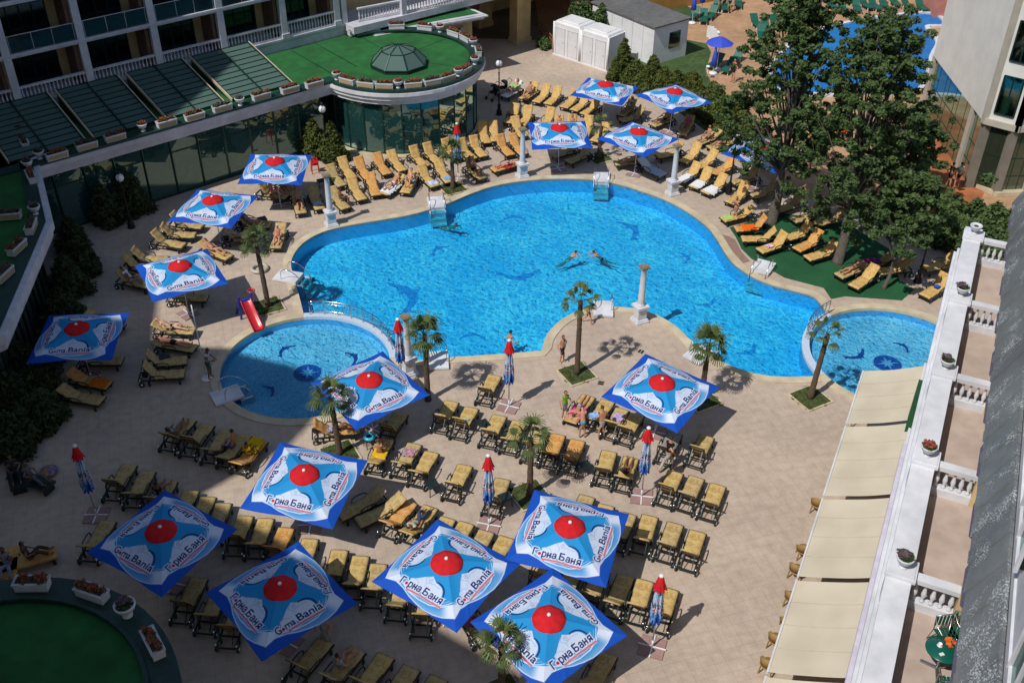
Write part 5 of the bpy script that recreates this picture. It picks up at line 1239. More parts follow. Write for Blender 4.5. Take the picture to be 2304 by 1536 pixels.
# right-hand face: cream frame bands and tall windows
for (a, b, n) in ((P1 + Vector((-.25, -.15)), P3 + Vector((0, -.25)), 1), (P3 + Vector((0, -.25)), P4 + Vector((0, -.2)), 2)):
    for fl in range(6):
        z = 4.6 + fl * 3.0
        for i in range(n):
            p = a + (b - a) * ((i + .22) / n); q = a + (b - a) * ((i + .80) / n); nn_ = Vector(((b - a).y, -(b - a).x)).normalized() * .03
            w_ = part(MB().beam((p.x + nn_.x, p.y + nn_.y, z + 1.2), (q.x + nn_.x, q.y + nn_.y, z + 1.2), .05, 2.1), 'window', M_teal, WB)
            mb = MB(); 
            for x in (p, q, (p + q) / 2): mb.beam((x.x + nn_.x * 2, x.y + nn_.y * 2, z + .12), (x.x + nn_.x * 2, x.y + nn_.y * 2, z + 2.28), .07, .05)
            for zz in (z + .12, z + 2.28): mb.beam((p.x + nn_.x * 2, p.y + nn_.y * 2, zz), (q.x + nn_.x * 2, q.y + nn_.y * 2, zz), .07, .05)
            o = part(mb, 'window_frame', M_gfr, WB); o.parent = w_
    for i in range(n + 1):
        x = a + (b - a) * (i / n); part(MB().beam((x.x, x.y, 4.0), (x.x, x.y, 24.05), .28, .28), 'frame_band', M_wbc, WB)
    part(MB().beam((a.x, a.y, 4.15), (b.x, b.y, 4.15), .3, .36), 'frame_band', M_wbc, WB)
M_pink = mat('salmon_render', (0.55, 0.22, 0.17), 0.8, (0.46, 0.18, 0.14), 1.5, .4)
PB = empty('pink_building', (38, 90, 0), 0, 'salmon pink building corner behind the white wall at the top', 'building'); bpy.context.view_layer.update()
g = G(2098, 40, 0); part(MB().prism([(g.x, g.y), (g.x + 14, g.y), (g.x + 14, g.y + 14), (g.x + 1, g.y + 14)], 0, 9), 'wall', M_pink, PB); part(MB().prism([(g.x - .3, g.y - .3), (g.x + 14, g.y - .3), (g.x + 14, g.y + 14.3), (g.x + .7, g.y + 14.3)], 9, 9.4), 'roof', M_wbc, PB)
M_or = mat('orange_render', (0.50, 0.26, 0.06), 0.8, (0.42, 0.21, 0.05), 1.5, .4)
OB = empty('orange_building', (14, 100, 0), 0, 'orange rendered low building behind the lawn at the top edge', 'building'); bpy.context.view_layer.update()
g1, g2 = G(1455, 32), G(1650, -6); d = (g2 - g1).xy; nn_ = Vector((-d.y, d.x)).normalized() * 12
part(MB().prism([g1.xy, g2.xy + d * .1, g2.xy + d * .1 + nn_, g1.xy - d * .3 + nn_, g1.xy - d * .3], 0, 5), 'wall', M_or, OB)
part(MB().prism([g1.xy - nn_ * .03, g2.xy + d * .1 - nn_ * .03, g2.xy + d * .1 + nn_, g1.xy - d * .3 + nn_, g1.xy - d * .33 - nn_ * .03], 5, 5.3), 'roof', M_brn, OB)

# shadow throwing towers: their plan comes from the outline of the shadow on the deck
def tower(pts, h, lb, nm='hotel_tower'):
    off = Vector((.725, .688)) * (.75 * h); P = [Vector(p) - off for p in pts]; P = [Vector(p) for p in ccw([tuple(p) for p in P])]
    c_ = sum(P, Vector((0, 0))) / len(P); r = empty(nm, (c_.x, c_.y, 0), 0, lb, 'building'); bpy.context.view_layer.update()
    part(MB().prism([tuple(p) for p in P], 0, h - .3), 'wall', M_yel, r)
    part(MB().prism([tuple(p) for p in P], h - .3, h), 'roof', M_cor, r)
    mb = MB(); mw = MB(); n = len(P)
    for i in range(n):
        a, b = P[i], P[(i + 1) % n]; L = (b - a).length; d = (b - a) / L; q = Vector((d.y, -d.x)) * .04
        for z in np.arange(3.2, h - 2.5, 3.0):
            mb.beam((a.x + q.x, a.y + q.y, z), (b.x + q.x, b.y + q.y, z), .06, .3)
            for k in range(int(L / 3.2)):
                m = a + d * (1.6 + k * 3.2); mw.beam((m.x - d.x * .8 + q.x, m.y - d.y * .8 + q.y, z + 1.5), (m.x + d.x * .8 + q.x, m.y + d.y * .8 + q.y, z + 1.5), .03, 1.7)
    part(mb, 'floor_band', M_cor, r); part(mw, 'window_rows', M_glblue, r)
tower([(5.6, 17.4), (0.48, 20.8), (-12.3, 29.25), (-24, 29), (-24, 12), (0, 8)], 33, 'long hotel block behind the camera throwing the stepped shadow over the lower deck')
tower([(-12.6, 29.0), (-10.6, 30.2), (-9.0, 31.8), (-8.2, 33.5), (-7.8, 35.6), (-10.1, 37.4), (-12.9, 38.4), (-16.5, 38.6), (-30, 36), (-30, 26)], 40, 'hotel tower at left beyond the frame shading the paddling pool')
tower([(-16.4, 38.3), (-17.2, 42.1), (-18.6, 45.3), (-19.0, 49), (-17.6, 53.8), (-15.5, 58.5), (-14, 63), (-22, 74), (-45, 66), (-45, 36)], 40, 'hotel tower further left beyond the frame shading the left facade')
# ================================================================== vegetation
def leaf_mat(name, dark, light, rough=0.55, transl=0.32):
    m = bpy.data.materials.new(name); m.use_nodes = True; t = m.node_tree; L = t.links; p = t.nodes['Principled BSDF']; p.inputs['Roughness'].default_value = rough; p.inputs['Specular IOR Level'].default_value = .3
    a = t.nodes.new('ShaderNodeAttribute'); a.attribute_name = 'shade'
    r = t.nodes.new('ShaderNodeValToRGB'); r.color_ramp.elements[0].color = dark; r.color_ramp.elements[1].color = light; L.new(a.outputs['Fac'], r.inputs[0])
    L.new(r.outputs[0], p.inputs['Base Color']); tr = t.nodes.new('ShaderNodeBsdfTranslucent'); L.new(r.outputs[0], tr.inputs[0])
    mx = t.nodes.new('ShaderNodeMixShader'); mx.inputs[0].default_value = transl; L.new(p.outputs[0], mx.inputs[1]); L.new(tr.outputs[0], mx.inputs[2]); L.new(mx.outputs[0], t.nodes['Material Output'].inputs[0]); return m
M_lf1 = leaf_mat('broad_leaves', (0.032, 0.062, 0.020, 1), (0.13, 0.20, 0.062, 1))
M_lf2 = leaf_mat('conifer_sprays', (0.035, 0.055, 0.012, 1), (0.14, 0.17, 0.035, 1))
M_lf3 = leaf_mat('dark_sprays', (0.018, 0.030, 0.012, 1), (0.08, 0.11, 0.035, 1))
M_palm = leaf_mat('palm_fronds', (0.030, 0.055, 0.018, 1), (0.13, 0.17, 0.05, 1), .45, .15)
M_bark = mat('grey_bark', (0.17, 0.145, 0.115), 0.95, (0.08, 0.065, 0.05), 9, .8, bump=.8, bscale=25)
M_pbark = mat('fibrous_palm_bark', (0.16, 0.11, 0.07), 0.95, (0.07, 0.045, 0.03), 14, .8, bump=1.0, bscale=30)

def quads(name, C, X, Y, shade, m):
    """many separate quads: centre C, half axes X and Y, one shade value each"""
    n = len(C); co = np.stack([C - X - Y, C + X - Y, C + X + Y, C - X + Y], 1).reshape(-1, 3).astype(np.float32)
    me = bpy.data.meshes.new(name); me.vertices.add(4 * n); me.vertices.foreach_set('co', co.ravel()); me.loops.add(4 * n); me.loops.foreach_set('vertex_index', np.arange(4 * n, dtype=np.int32)); me.polygons.add(n)
    me.polygons.foreach_set('loop_start', np.arange(0, 4 * n, 4, dtype=np.int32)); me.polygons.foreach_set('loop_total', np.full(n, 4, dtype=np.int32)); me.update()
    at = me.attributes.new('shade', 'FLOAT', 'FACE'); at.data.foreach_set('value', shade.astype(np.float32)); me.materials.append(m); me.validate(); return me
def leaf_cloud(name, cen, rad, n, size, m, g, elong=1.0, up=.5, droop=0.0):
    """leaves spread through clumps (cen k x 3, rad k x 3)"""
    cen = np.asarray(cen, float); rad = np.asarray(rad, float); k = len(cen); vol = rad.prod(1) ** .66; idx = g.choice(k, n, p=vol / vol.sum())
    d = g.normal(size=(n, 3)); d /= np.linalg.norm(d, axis=1)[:, None]; rr = g.random(n) ** .42
    C = cen[idx] + d * rad[idx] * rr[:, None]
    N = d * (1 - up) + np.array([0, 0, up]) + g.normal(size=(n, 3)) * .55; N /= np.linalg.norm(N, axis=1)[:, None]
    T = np.cross(N, g.normal(size=(n, 3))); T /= np.linalg.norm(T, axis=1)[:, None]; B = np.cross(N, T)
    s = size * (.6 + .8 * g.random(n)) * .5
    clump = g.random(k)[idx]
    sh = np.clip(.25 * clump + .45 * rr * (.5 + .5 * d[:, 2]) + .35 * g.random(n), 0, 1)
    return quads(name, C, T * s[:, None] * elong, B * s[:, None] * .7, sh, m)
def limbs(mb, base, h, tips, r0, g, lean=(0, 0), fork=.35, twigs=True):
    base = Vector(base); top = base + Vector((lean[0], lean[1], h * .8))
    path = [base + (top - base) * t + Vector((g.normal() * .05, g.normal() * .05, 0)) * (t > 0) for t in (0, .15, .35, .55, .75, 1)]
    mb.tube([base - Vector((0, 0, .1)), base + Vector((0, 0, .15))] + path[1:], [r0 * 1.5, r0 * 1.1, r0 * .95, r0 * .8, r0 * .6, r0 * .4, r0 * .15], 10)
    for tp in tips:
        tp = Vector(tp); f = min(max((tp.z - base.z - 1.0) / h * .75, fork), .9)
        i = f * 5; a = path[int(i)].lerp(path[min(int(i) + 1, 5)], i - int(i)); mid = a.lerp(tp, .5) + Vector((g.normal() * .15, g.normal() * .15, .25))
        mb.tube([a, a.lerp(mid, .5), mid, tp], [r0 * .34, r0 * .26, r0 * .18, r0 * .06], 6)
        if twigs:
            for _ in range(3): e = tp + Vector((g.normal() * .5, g.normal() * .5, abs(g.normal()) * .45)); mb.tube([mid.lerp(tp, .6), e], [r0 * .07, r0 * .02], 4)
def broad_tree(px, py, h, cr, nt, nl, lb, seed, lean=(0, 0), z0=.32, r0=.24, size=.17, cz=None, squash=1.0, shift=(0, 0)):
    g = np.random.default_rng(seed); b = G(px, py); r = empty('broadleaf_tree', b, 0, lb, 'tree', 'big trees over the loungers')
    cen = []; rad = []
    for i in range(nt):
        t = (i + .5) / nt; z = h * (z0 + (1 - z0) * (t ** .85)); prof = min(1, t * 3.5 + .45) * (1 - t) ** .62 + .10
        a = i * 2.399 + g.normal() * .3; q = cr * prof * (.35 + .65 * math.sqrt(g.random()))
        cen.append((q * math.cos(a) + lean[0] * t + shift[0] * (1 - abs(2 * t - 1)), q * math.sin(a) + lean[1] * t + shift[1], z + g.normal() * .2)); s = g.uniform(.55, 1.05); rad.append((s, s, s * .55))
    cen = np.array(cen); rad = np.array(rad)
    # every clump is itself a few smaller ones, so gaps stay open
    c2 = (cen[:, None, :] + g.normal(size=(nt, 7, 3)) * rad[:, None, :] * .72).reshape(-1, 3); r2 = np.repeat(rad, 7, 0) * g.uniform(.20, .44, size=(nt * 7, 1))
    mb = MB(); limbs(mb, (0, 0, 0), h, [tuple(c) for c in cen[::2]], r0, g, lean); mb.build('trunk', M_bark, r)
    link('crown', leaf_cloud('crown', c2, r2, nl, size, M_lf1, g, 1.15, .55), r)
    return r
broad_tree(1736, 500, 12.6, 3.1, 88, 42000, 'big leafy tree with thick pale trunk, left one of the pair over the loungers', 11, lean=(.3, .4), shift=(-.5, 0), z0=.26, r0=.27, size=.11)
broad_tree(1885, 590, 12.0, 3.15, 96, 45000, 'big dense leafy tree with dark trunk, right one of the pair over the green carpet', 12, lean=(.4, 1.4), z0=.22, r0=.25, size=.11)
broad_tree(1989, 649, 5.6, 1.9, 22, 8000, 'slender young tree with a leaning thin trunk at the right edge of the carpet', 13, lean=(.9, .6), z0=.5, r0=.10, size=.14)
broad_tree(2010, 440, 5.0, 2.0, 24, 9000, 'broad leafy tree filling the gap before the glazed ground floor', 14, lean=(.2, .2), z0=.2, r0=.15)

def conifer(b, h, r_, n, lb, seed, m=None, group='evergreens of the hedge', name='evergreen', size=.10, wob=.30):
    g = np.random.default_rng(seed); o = empty(name, b, 0, lb, 'evergreen', group)
    k = max(int(h * 10), 12); t = (np.arange(k) + .5) / k; a = np.arange(k) * 2.399 + g.random(); q = r_ * (1 - t) ** .75 * .55 * (1 + wob * g.normal(size=k))
    cen = np.stack([q * np.cos(a), q * np.sin(a), .12 + t * h * .93], 1); s = r_ * (1 - t) ** .7 * .5 + .07; rad = np.stack([s, s, s * 1.3], 1)
    MB().tube([(0, 0, 0), (0, 0, h * .7)], [.07, .02], 6).build('trunk', M_bark, o)
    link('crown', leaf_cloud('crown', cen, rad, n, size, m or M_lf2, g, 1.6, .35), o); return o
hedge_px = [(1400, 160, 2.9, .75), (1385, 166, 1.6, .6), (1428, 172, 2.0, .8), (1466, 182, 2.9, .85), (1440, 195, 1.6, .8), (1492, 192, 2.2, .8), (1518, 202, 2.3, .85), (1545, 214, 1.9, .9), (1568, 232, 1.7, .9), (1592, 250, 1.9, .9), (1618, 262, 1.7, .95), (1640, 285, 2.0, .95), (1665, 292, 1.9, 1.0), (1690, 320, 2.2, 1.0), (1650, 250, 2.0, .95), (1600, 222, 2.0, .8), (1555, 190, 1.8, .7), (1715, 350, 2.2, 1.0)]
for i, (x, y, h, r_) in enumerate(hedge_px): conifer(G(x, y + 14), h * (.8 if i > 1 else 1), r_ * 1.15, int(4600 * h / 2), 'bushy evergreen in the hedge between deck and lawn, %s from the cabins' % (ORD[i] if i < 16 else ('second last' if i == 16 else 'last')), 40 + i, group='evergreens of the hedge')
for i, (x, y, h, r_) in enumerate([(708, 350, 2.5, .95), (752, 362, 2.6, .85)]): conifer(G(x, y), h, r_, 7000, 'green conical thuja before the glass hall, %s of the lamp globe' % ('left', 'right')[i], 70 + i, group='pair of thujas before the glass hall')
for i, (x, y, h, r_) in enumerate([(245, 500, 2.3, 1.0), (300, 478, 2.6, 1.1), (170, 560, 2.0, .9), (190, 610, 2.0, 1.0), (160, 660, 2.2, 1.1), (150, 730, 2.0, 1.1), (130, 800, 1.6, 1.1), (60, 860, 2.2, 1.3), (40, 930, 2.2, 1.4), (100, 950, 1.6, 1.1), (30, 1010, 1.8, 1.2), (90, 900, 1.8, 1.1)]):
    conifer(G(x, y), h, r_, 5200, 'dark shaded bush at the left side, %s from the top' % ORD[i], 90 + i, M_lf3, 'dark bushes on the left', 'shrub', .11)
for i, (x, y, h, r_) in enumerate([(2140, 505, 1.7, 1.0), (2180, 520, 2.0, 1.0), (2225, 530, 2.0, 1.1), (2262, 545, 2.1, 1.1), (2150, 560, 2.0, 1.0), (2200, 590, 1.9, 1.2), (2250, 600, 2.0, 1.2), (2100, 545, 1.6, 1.0), (2290, 560, 2.2, 1.2)]):
    conifer(G(x, y), h, r_, 4500, 'green shrub behind the farthest terrace urn, %s of a clump' % ORD[i], 120 + i, M_lf1, 'shrubs between the terrace and white building', 'shrub', .12, .4)
for i, (x, y, h, r_) in enumerate([(1290, 62, 3.4, 1.3), (1350, 60, 3.2, 1.2), (1310, 45, 3.0, 1.3), (1400, 50, 2.4, 1.2)]):
    conifer(G(x, y + 40), h, r_, 4500, 'leafy bush behind the white cabins, %s' % ordn(i, 4), 140 + i, M_lf1, 'bushes behind the white cabins', 'shrub', .14, .4)
conifer(G(1222, 108), .7, .6, 900, 'low green bush beside the left white cabin', 150, M_lf1, None, 'shrub', .12, .4)

# palms
def fan_palm(px, py, h, lb, seed, lean=(0, 0), n=26, pit=True, scale=1.0, crown_r=.62, pitrot=.5):
    n = int(n * .85); crown_r *= .84
    g = np.random.default_rng(seed); b = G(px, py); r = empty('fan_palm', b, 0, lb, 'palm', 'fan palms in square planting pits')
    mb = MB(); top = Vector((lean[0], lean[1], h - .3)); rs = []; ps = []
    for i in range(13):
        t = i / 12; ps.append(Vector((lean[0] * t ** 1.3, lean[1] * t ** 1.3, (h - .3) * t))); rs.append((.125 - .035 * t + .014 * (i % 2)) * scale * (1.25 if i == 0 else 1))
    mb.tube(ps, rs, 10)
    for i in range(110):  # leaf-base stubs on the trunk
        t = g.random() ** .8; a = g.random() * 6.28; p = Vector((lean[0] * t ** 1.3, lean[1] * t ** 1.3, (h - .3) * t)); d = Vector((math.cos(a), math.sin(a), .9)).normalized()
        mb.beam(p + d * .07 * scale, p + d * (.16 * scale), .035, .012)
    mb.build('trunk', M_pbark, r)
    C = []; X = []; Y = []; S = []
    for k in range(n):
        el = R(78) - R(115) * (k / n) + g.normal() * .12; az = k * 2.399 + g.normal() * .2
        d = Vector((math.cos(az) * math.cos(el), math.sin(az) * math.cos(el), math.sin(el)))
        pl = (.42 + .2 * g.random()) * scale; c = top + d * pl + Vector((0, 0, .05)); side = d.cross(Vector((0, 0, 1))).normalized(); nrm = side.cross(d).normalized()
        mid = (top + c) / 2; C.append(mid); X.append((c - top) / 2); Y.append(side * .012); S.append(.3)
        R_ = crown_r * scale * (.8 + .3 * g.random()); age = max(0, k / n - .55)
        for j in range(13):
            a = R(-95) + R(190) * j / 12; v = d * math.cos(a) + side * math.sin(a) - nrm * .15 * abs(math.sin(a)); v.normalize(); L = R_ * (1 - .35 * abs(a / R(100)) ** 2)
            # two pieces per blade, the outer one drooping
            p1 = c + v * L * .55; v2 = (v + Vector((0, 0, -.55 - g.random() * .5 - age))).normalized(); p2 = p1 + v2 * L * .5; wv = v.cross(nrm).normalized() * .030 * scale
            sh = .35 + .4 * g.random() + .2 * math.sin(el)
            C.append((c + p1) / 2); X.append((p1 - c) / 2); Y.append(wv); S.append(sh); C.append((p1 + p2) / 2); X.append((p2 - p1) / 2); Y.append(wv * .6); S.append(sh * .9)
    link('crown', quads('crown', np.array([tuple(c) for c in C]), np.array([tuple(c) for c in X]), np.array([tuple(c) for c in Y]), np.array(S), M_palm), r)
    if pit:
        p = empty('planting_pit', b, pitrot, 'turf pit under the %s' % lb.split(',')[0], 'planting pit', 'square pits round the palms')
        s = .62
        MB().box((0, 0, .03), (2 * s, 2 * s, .05)).build('turf', M_soil, p)
        mb = MB()
        for a in range(4): mb.box(Matrix.Rotation(a * math.pi / 2, 3, 'Z') @ Vector((s + .035, .035, .03)), (.07, 2 * s + .07, .065), rz=a * math.pi / 2)
        mb.build('edge', M_coping, p)
        gq = np.random.default_rng(seed + 3); link('grass', leaf_cloud('grass', np.column_stack([gq.uniform(-s, s, 40), gq.uniform(-s, s, 40), np.full(40, .05)]), np.tile([.16, .16, .03], (40, 1)), 2600, .035, M_lf2, gq, 1.3, .2), p)
fan_palm(1298, 842, 4.1, 'tall palm standing on the pool peninsula by the boy, with hanging dead leaf', 201, (.0, .1), 22, crown_r=.42)
fan_palm(604, 690, 3.8, 'palm left of the main pool near the red slide, with dark dense crown', 202, (-.12, .0), 26, crown_r=.5)
fan_palm(765, 1022, 3.1, 'palm in front of the paddling pool parasol, with thin crown', 203, (-.1, 0), 22, crown_r=.6)
fan_palm(1192, 1114, 3.2, 'palm amid the lounger rows, with bright upright crown', 204, (0, 0), 20, crown_r=.55)
fan_palm(1577, 900, 3.2, 'palm behind the lone parasol at the pool bend, with wide crown', 205, (0, 0), 28, crown_r=.65)
fan_palm(1823, 896, 3.6, 'leaning palm beside the right paddling pool, with sparse crown', 206, (.18, .1), 13, crown_r=.5)
fan_palm(1019, 425, 2.55, 'small palm before the far closed parasol, with green tuft', 207, (0, 0), 24, crown_r=.55)
fan_palm(1347, 357, 2.4, 'small palm between the two far parasols, with yellow green top', 208, (.05, 0), 16, crown_r=.40)
fan_palm(963, 900, 3.7, 'palm by the corner where the pools meet, with broad crown', 209, (0, .05), 28, crown_r=.65, pit=False)
_pb = G(1129, 1452, 2.5); _q = proj((_pb.x, _pb.y, 0)); fan_palm(_q[0], _q[1], 2.8, 'nearest palm at the bottom edge, with crown over the printed canopy', 210, (0, 0), 20, crown_r=.50)

# planter boxes along the roof edges
M_relief = mat('beige_relief_stone', (0.48, 0.36, 0.20), .8, (0.34, 0.25, 0.13), 14, .8)
def planter(loc, rz, lb, fl, group, seed, L=1.05, sc=1.0):
    r = empty('planter_box', loc, rz, lb, 'planter', group)
    b_ = MB(); w_, h_ = .34 * sc, .34 * sc
    b_.box((0, 0, h_ / 2), (L, w_, h_), taper=1.04)
    b_.box((0, w_ / 2 + .018, h_ - .03), (L + .06, .035, .06)); b_.box((0, -w_ / 2 - .018, h_ - .03), (L + .06, .035, .06)); b_.box((L / 2 + .018, 0, h_ - .03), (.035, w_, .06)); b_.box((-L / 2 - .018, 0, h_ - .03), (.035, w_, .06))
    b_.build('box', M_wht2, r)
    b_ = MB(); b_.box((0, -w_ / 2 - .014, h_ * .45), (L * .93, .016, h_ * .62)); b_.build('relief_panel', M_relief, r)
    MB().box((0, 0, h_ + .005), (L - .08, w_ - .07, .02)).build('soil', M_soil2, r)
    g = np.random.default_rng(seed); k = 14; cen = np.column_stack([g.uniform(-L * .44, L * .44, k), g.uniform(-.08, .08, k), np.full(k, h_ + .06)]); rad = np.full((k, 3), .10)
    link('leaves', leaf_cloud('leaves', cen, rad, 220, .09, M_lf3 if fl > 1 else M_lf2, g), r)
    me = leaf_cloud('flowers', cen + np.array([0, 0, .05]), rad, 260, .06, M_flw if fl else M_flp, g); link('flowers', me, r)
M_flw.use_nodes
gp = 'flower boxes along the glass hall roof edge'
for i, (x, y, f) in enumerate([(128, 350, 1), (195, 328, 0), (259, 309, 1), (375, 277, 1), (438, 262, 1), (500, 243, 0), (588, 217, 1), (652, 202, 1), (707, 190, 1)]):
    g = G(x, y, RT + .25); planter((g.x, g.y, RT + .10), R(40), 'white flower box on the straight roof edge, %s' % ordn(i, 9), f, gp, 300 + i)
for i, (x, y) in enumerate([(89, 352), (321, 290), (540, 232)]):
    g = G(x, y, RT + .25); urn((g.x, g.y, RT + .1), 'white flower urn on the straight roof edge, %s of three' % ordn(i, 3), .9, 2 if i == 1 else 1, 'flower urns on the glass hall roof', i)
import itertools
rot = [(781, 184, 1), (821, 193, 0), (864, 196, 1), (930, 194, 1), (973, 186, 0), (1003, 175, 1), (1032, 157, 1), (1054, 118, 0), (1021, 94, 1), (994, 87, 1), (941, 78, 1), (893, 78, 1), (852, 80, 1), (821, 84, 0)]
for i, (x, y, f) in enumerate(rot):
    g = G(x, y, RT + .25); a = math.atan2(g.y - RC[1], g.x - RC[0]); q = RR + .18
    planter((RC[0] + q * math.cos(a), RC[1] + q * math.sin(a), RT + .12), a + math.pi / 2, 'white flower box on the rotunda rim, %s counted from the left front' % ORD[i], f, 'flower boxes round the rotunda roof', 330 + i, L=1.0)
for i, (x, y) in enumerate([(755, 176), (896, 192), (1022, 164), (1049, 139), (1038, 104), (970, 80), (799, 76)]):
    g = G(x, y, RT + .25); a = math.atan2(g.y - RC[1], g.x - RC[0]); q = RR + .15
    urn((RC[0] + q * math.cos(a), RC[1] + q * math.sin(a), RT + .12), 'white flower urn on the rotunda rim, %s counted from the left front' % ORD[i], .9, 2, 'flower urns round the rotunda roof', 20 + i)
for i, (x, y, rz) in enumerate([(55, 322, -60), (70, 398, -60), (70, 510, 100), (38, 557, 80), (8, 618, 80), (18, 302, 30), (20, 485, 10)]):
    g = G(x, y, RT + .25); planter((g.x, g.y, RT + .1), R(rz), 'white flower box on the shaded left roof, %s' % ['near its top corner', 'below its upper urn', 'just below the roof corner', 'middle of the lower edge', 'nearest the left picture edge', 'topmost against the glazing', 'beside the dark plants'][i], i % 2, 'flower boxes on the shaded left roof', 350 + i)
for i, (x, y) in enumerate([(46, 300), (63, 374), (79, 476)]):
    g = G(x, y, RT + .25); urn((g.x, g.y, RT + .1), 'white flower urn on the shaded left roof, %s' % ordn(i, 3, 'from the top'), .9, 1, 'flower urns on the shaded left roof', 60 + i)
for i, (x, y) in enumerate([(68, 1322), (205, 1335), (348, 1445)]):
    g = G(x, y, RT + .3); a = math.atan2(g.y - bc[1], g.x - bc[0]); q = br - .42
    planter((bc[0] + q * math.cos(a), bc[1] + q * math.sin(a), RT + .13), a + math.pi / 2, 'white flower box on the round pavilion rim, %s' % ordn(i, 3), 1, 'flower boxes on the round pavilion', 370 + i, L=.95)
g = G(283, 1370, RT + .4); urn((g.x, g.y, RT + .12), 'large white urn on the round pavilion rim between two flower boxes', 1.0, 1, None, 77)
# ================================================================== columns, lamps, ladders, slide, cabins and small things
M_conc = mat('weathered_capital', (0.30, 0.25, 0.17), 0.9, (0.2, 0.16, 0.1), 9, .7, bump=.5)
M_blk = mat('black_iron', (0.015, 0.015, 0.017), 0.4, (0.01, 0.01, 0.012), 6, metal=.3)
M_globe = mat('milky_globe', (0.78, 0.80, 0.80), 0.12, (0.7, 0.72, 0.74), 3, coat=.5)
M_steel = mat('polished_steel', (0.6, 0.62, 0.65), 0.18, (0.5, 0.52, 0.55), 5, metal=1.0)
colp = [((746, 507), (738, 405), 'at the left side of the main pool near the first parasol'), ((1175, 398), (1177, 298), 'at the far pool edge left of the pool steps'), ((1512.5, 437), (1524, 330), 'at the far right pool edge'), ((1438.6, 722), (1450, 593), 'on the pool peninsula in the middle'), ((921, 839), (911.5, 708), 'behind the closed parasol where the two pools meet')]
for (b, t, lb) in colp:
    g = G(*b); r = empty('column', g, .45, 'slim white column ' + lb, 'column', 'white columns round the pool')
    mb = MB()
    for w_, z0, z1 in ((.66, 0, .12), (.58, .12, .20), (.46, .20, .74), (.52, .74, .80), (.62, .80, .92)): mb.box((0, 0, (z0 + z1) / 2), (w_, w_, z1 - z0))
    mb.build('pedestal', M_wht2, r)
    MB().lathe([(.20, .92), (.20, .97), (.16, 1.0), (.165, 1.06), (.155, 1.6), (.135, 2.5), (.128, 2.86), (.16, 2.9)], n=20).build('shaft', M_wht2, r)
    mb = MB(); mb.lathe([(.13, 2.88), (.21, 2.96)], n=16); mb.box((0, 0, 3.02), (.40, .40, .10)); mb.box((0, 0, 3.08), (.30, .30, .05)); mb.build('capital', M_conc, r)
def lamp(g, lb, h=3.9, two=False):
    r = empty('street_lamp', g, 0, lb, 'street lamp', 'black lamp posts with white globes'); s = h / 3.9
    MB().lathe([(.20, 0), (.22, .05), (.17, .12), (.18, .28), (.12, .36), (.10, .62), (.13, .68), (.06, .76), (.05, 1.2), (.07, 1.24), (.045, 1.3), (.038, 2.8 * s), (.07, 2.85 * s), (.03, 2.9 * s), (.03, 3.15 * s)], n=14).build('post', M_blk, r)
    if two:
        mb = MB(); mb.tube([(-.42, 0, h - .55), (-.3, 0, h - .75), (0, 0, h - .8), (.3, 0, h - .75), (.42, 0, h - .55)], .02, 6); mb.build('bracket', M_blk, r)
        for x in (-.42, .42): MB().sphere((x, 0, h - .4), .17, n=12).build('globe', M_globe, r)
        return
    mb = MB()
    for a in (0, math.pi / 2, math.pi, -math.pi / 2):
        c_, s_ = math.cos(a), math.sin(a); mb.tube([(c_ * .03, s_ * .03, h - .78), (c_ * .22, s_ * .22, h - .62), (c_ * .26, s_ * .26, h - .38), (c_ * .16, s_ * .16, h - .14), (0, 0, h - .08)], .013, 5)
    mb.lathe([(.10, h - .14), (.06, h - .06), (.02, h)], n=10); mb.build('cage', M_blk, r)
    MB().sphere((0, 0, h - .42), .21, n=14, sz=1.05).build('globe', M_globe, r)
lamp(G(1123, 258), 'black lamp post beside the pushchairs near the arcade'); lamp(G(1640, 436), 'black lamp post right of the white covered loungers'); lamp(G(2064, 635), 'dark lamp post standing in tree shade right of the carpet')
lamp(G(738, 368), 'lamp post between the two thujas before the glass hall'); lamp(G(296, 512), 'lamp post among dark shaded bushes at the left', 3.4)

# pool steps: white slab on the coping, treads into the water, two handrails
def steps(px, qx, lb, L=1.25, W=.95, tr=3, bh=.75):
    a, b = G(*px), G(*qx); d = (b - a).xy.normalized(); rz = math.atan2(d.y, d.x) - math.pi / 2
    r = empty('pool_steps', a, rz, lb, 'pool steps', 'white pool steps with handrails')
    mb = MB(); mb.box((0, -L / 2 + .25, .09), (W, L, .10)); mb.box((0, -L / 2 + .25, .025), (W - .08, L - .08, .05)); mb.build('slab', M_wht2, r)
    mb = MB()
    for k in range(tr):
        mb.box((0, .34 + .26 * k, -.16 - .24 * k), (W - .05, .30, .08)); mb.box((0, .22 + .26 * k, -.10 - .24 * k), (W - .05, .04, .2))
    mb.box((-W / 2 + .05, .35, -.4), (.06, .55, .7)); mb.box((W / 2 - .05, .35, -.4), (.06, .55, .7)); mb.build('treads', M_wht2, r)
    for s in (-1, 1):
        MB().tube(smooth_open([(s * W * .42, -.55, .12), (s * W * .42, -.50, bh * .8), (s * W * .42, -.2, bh), (s * W * .42, .25, bh * .75), (s * W * .42, .62, .1), (s * W * .42, .70, -.5)], 5), .019, 8).build('handrail', M_steel, r)
steps((983, 466), (990, 500), 'white pool steps with chrome handrails near the small palm at the far left pool edge')
steps((1353, 408), (1351, 440), 'white pool steps at the far pool edge below the parasol')
steps((664, 628), (700, 634), 'white pool steps at the left end of the main pool'); steps((1712, 612), (1690, 645), 'white pool steps beside the green carpet at right')
steps((1357, 688), (1357, 665), 'white pool steps on the tip of the peninsula', tr=2); steps((985, 803), (984, 775), 'white pool steps by the palm at the pools corner', tr=2)
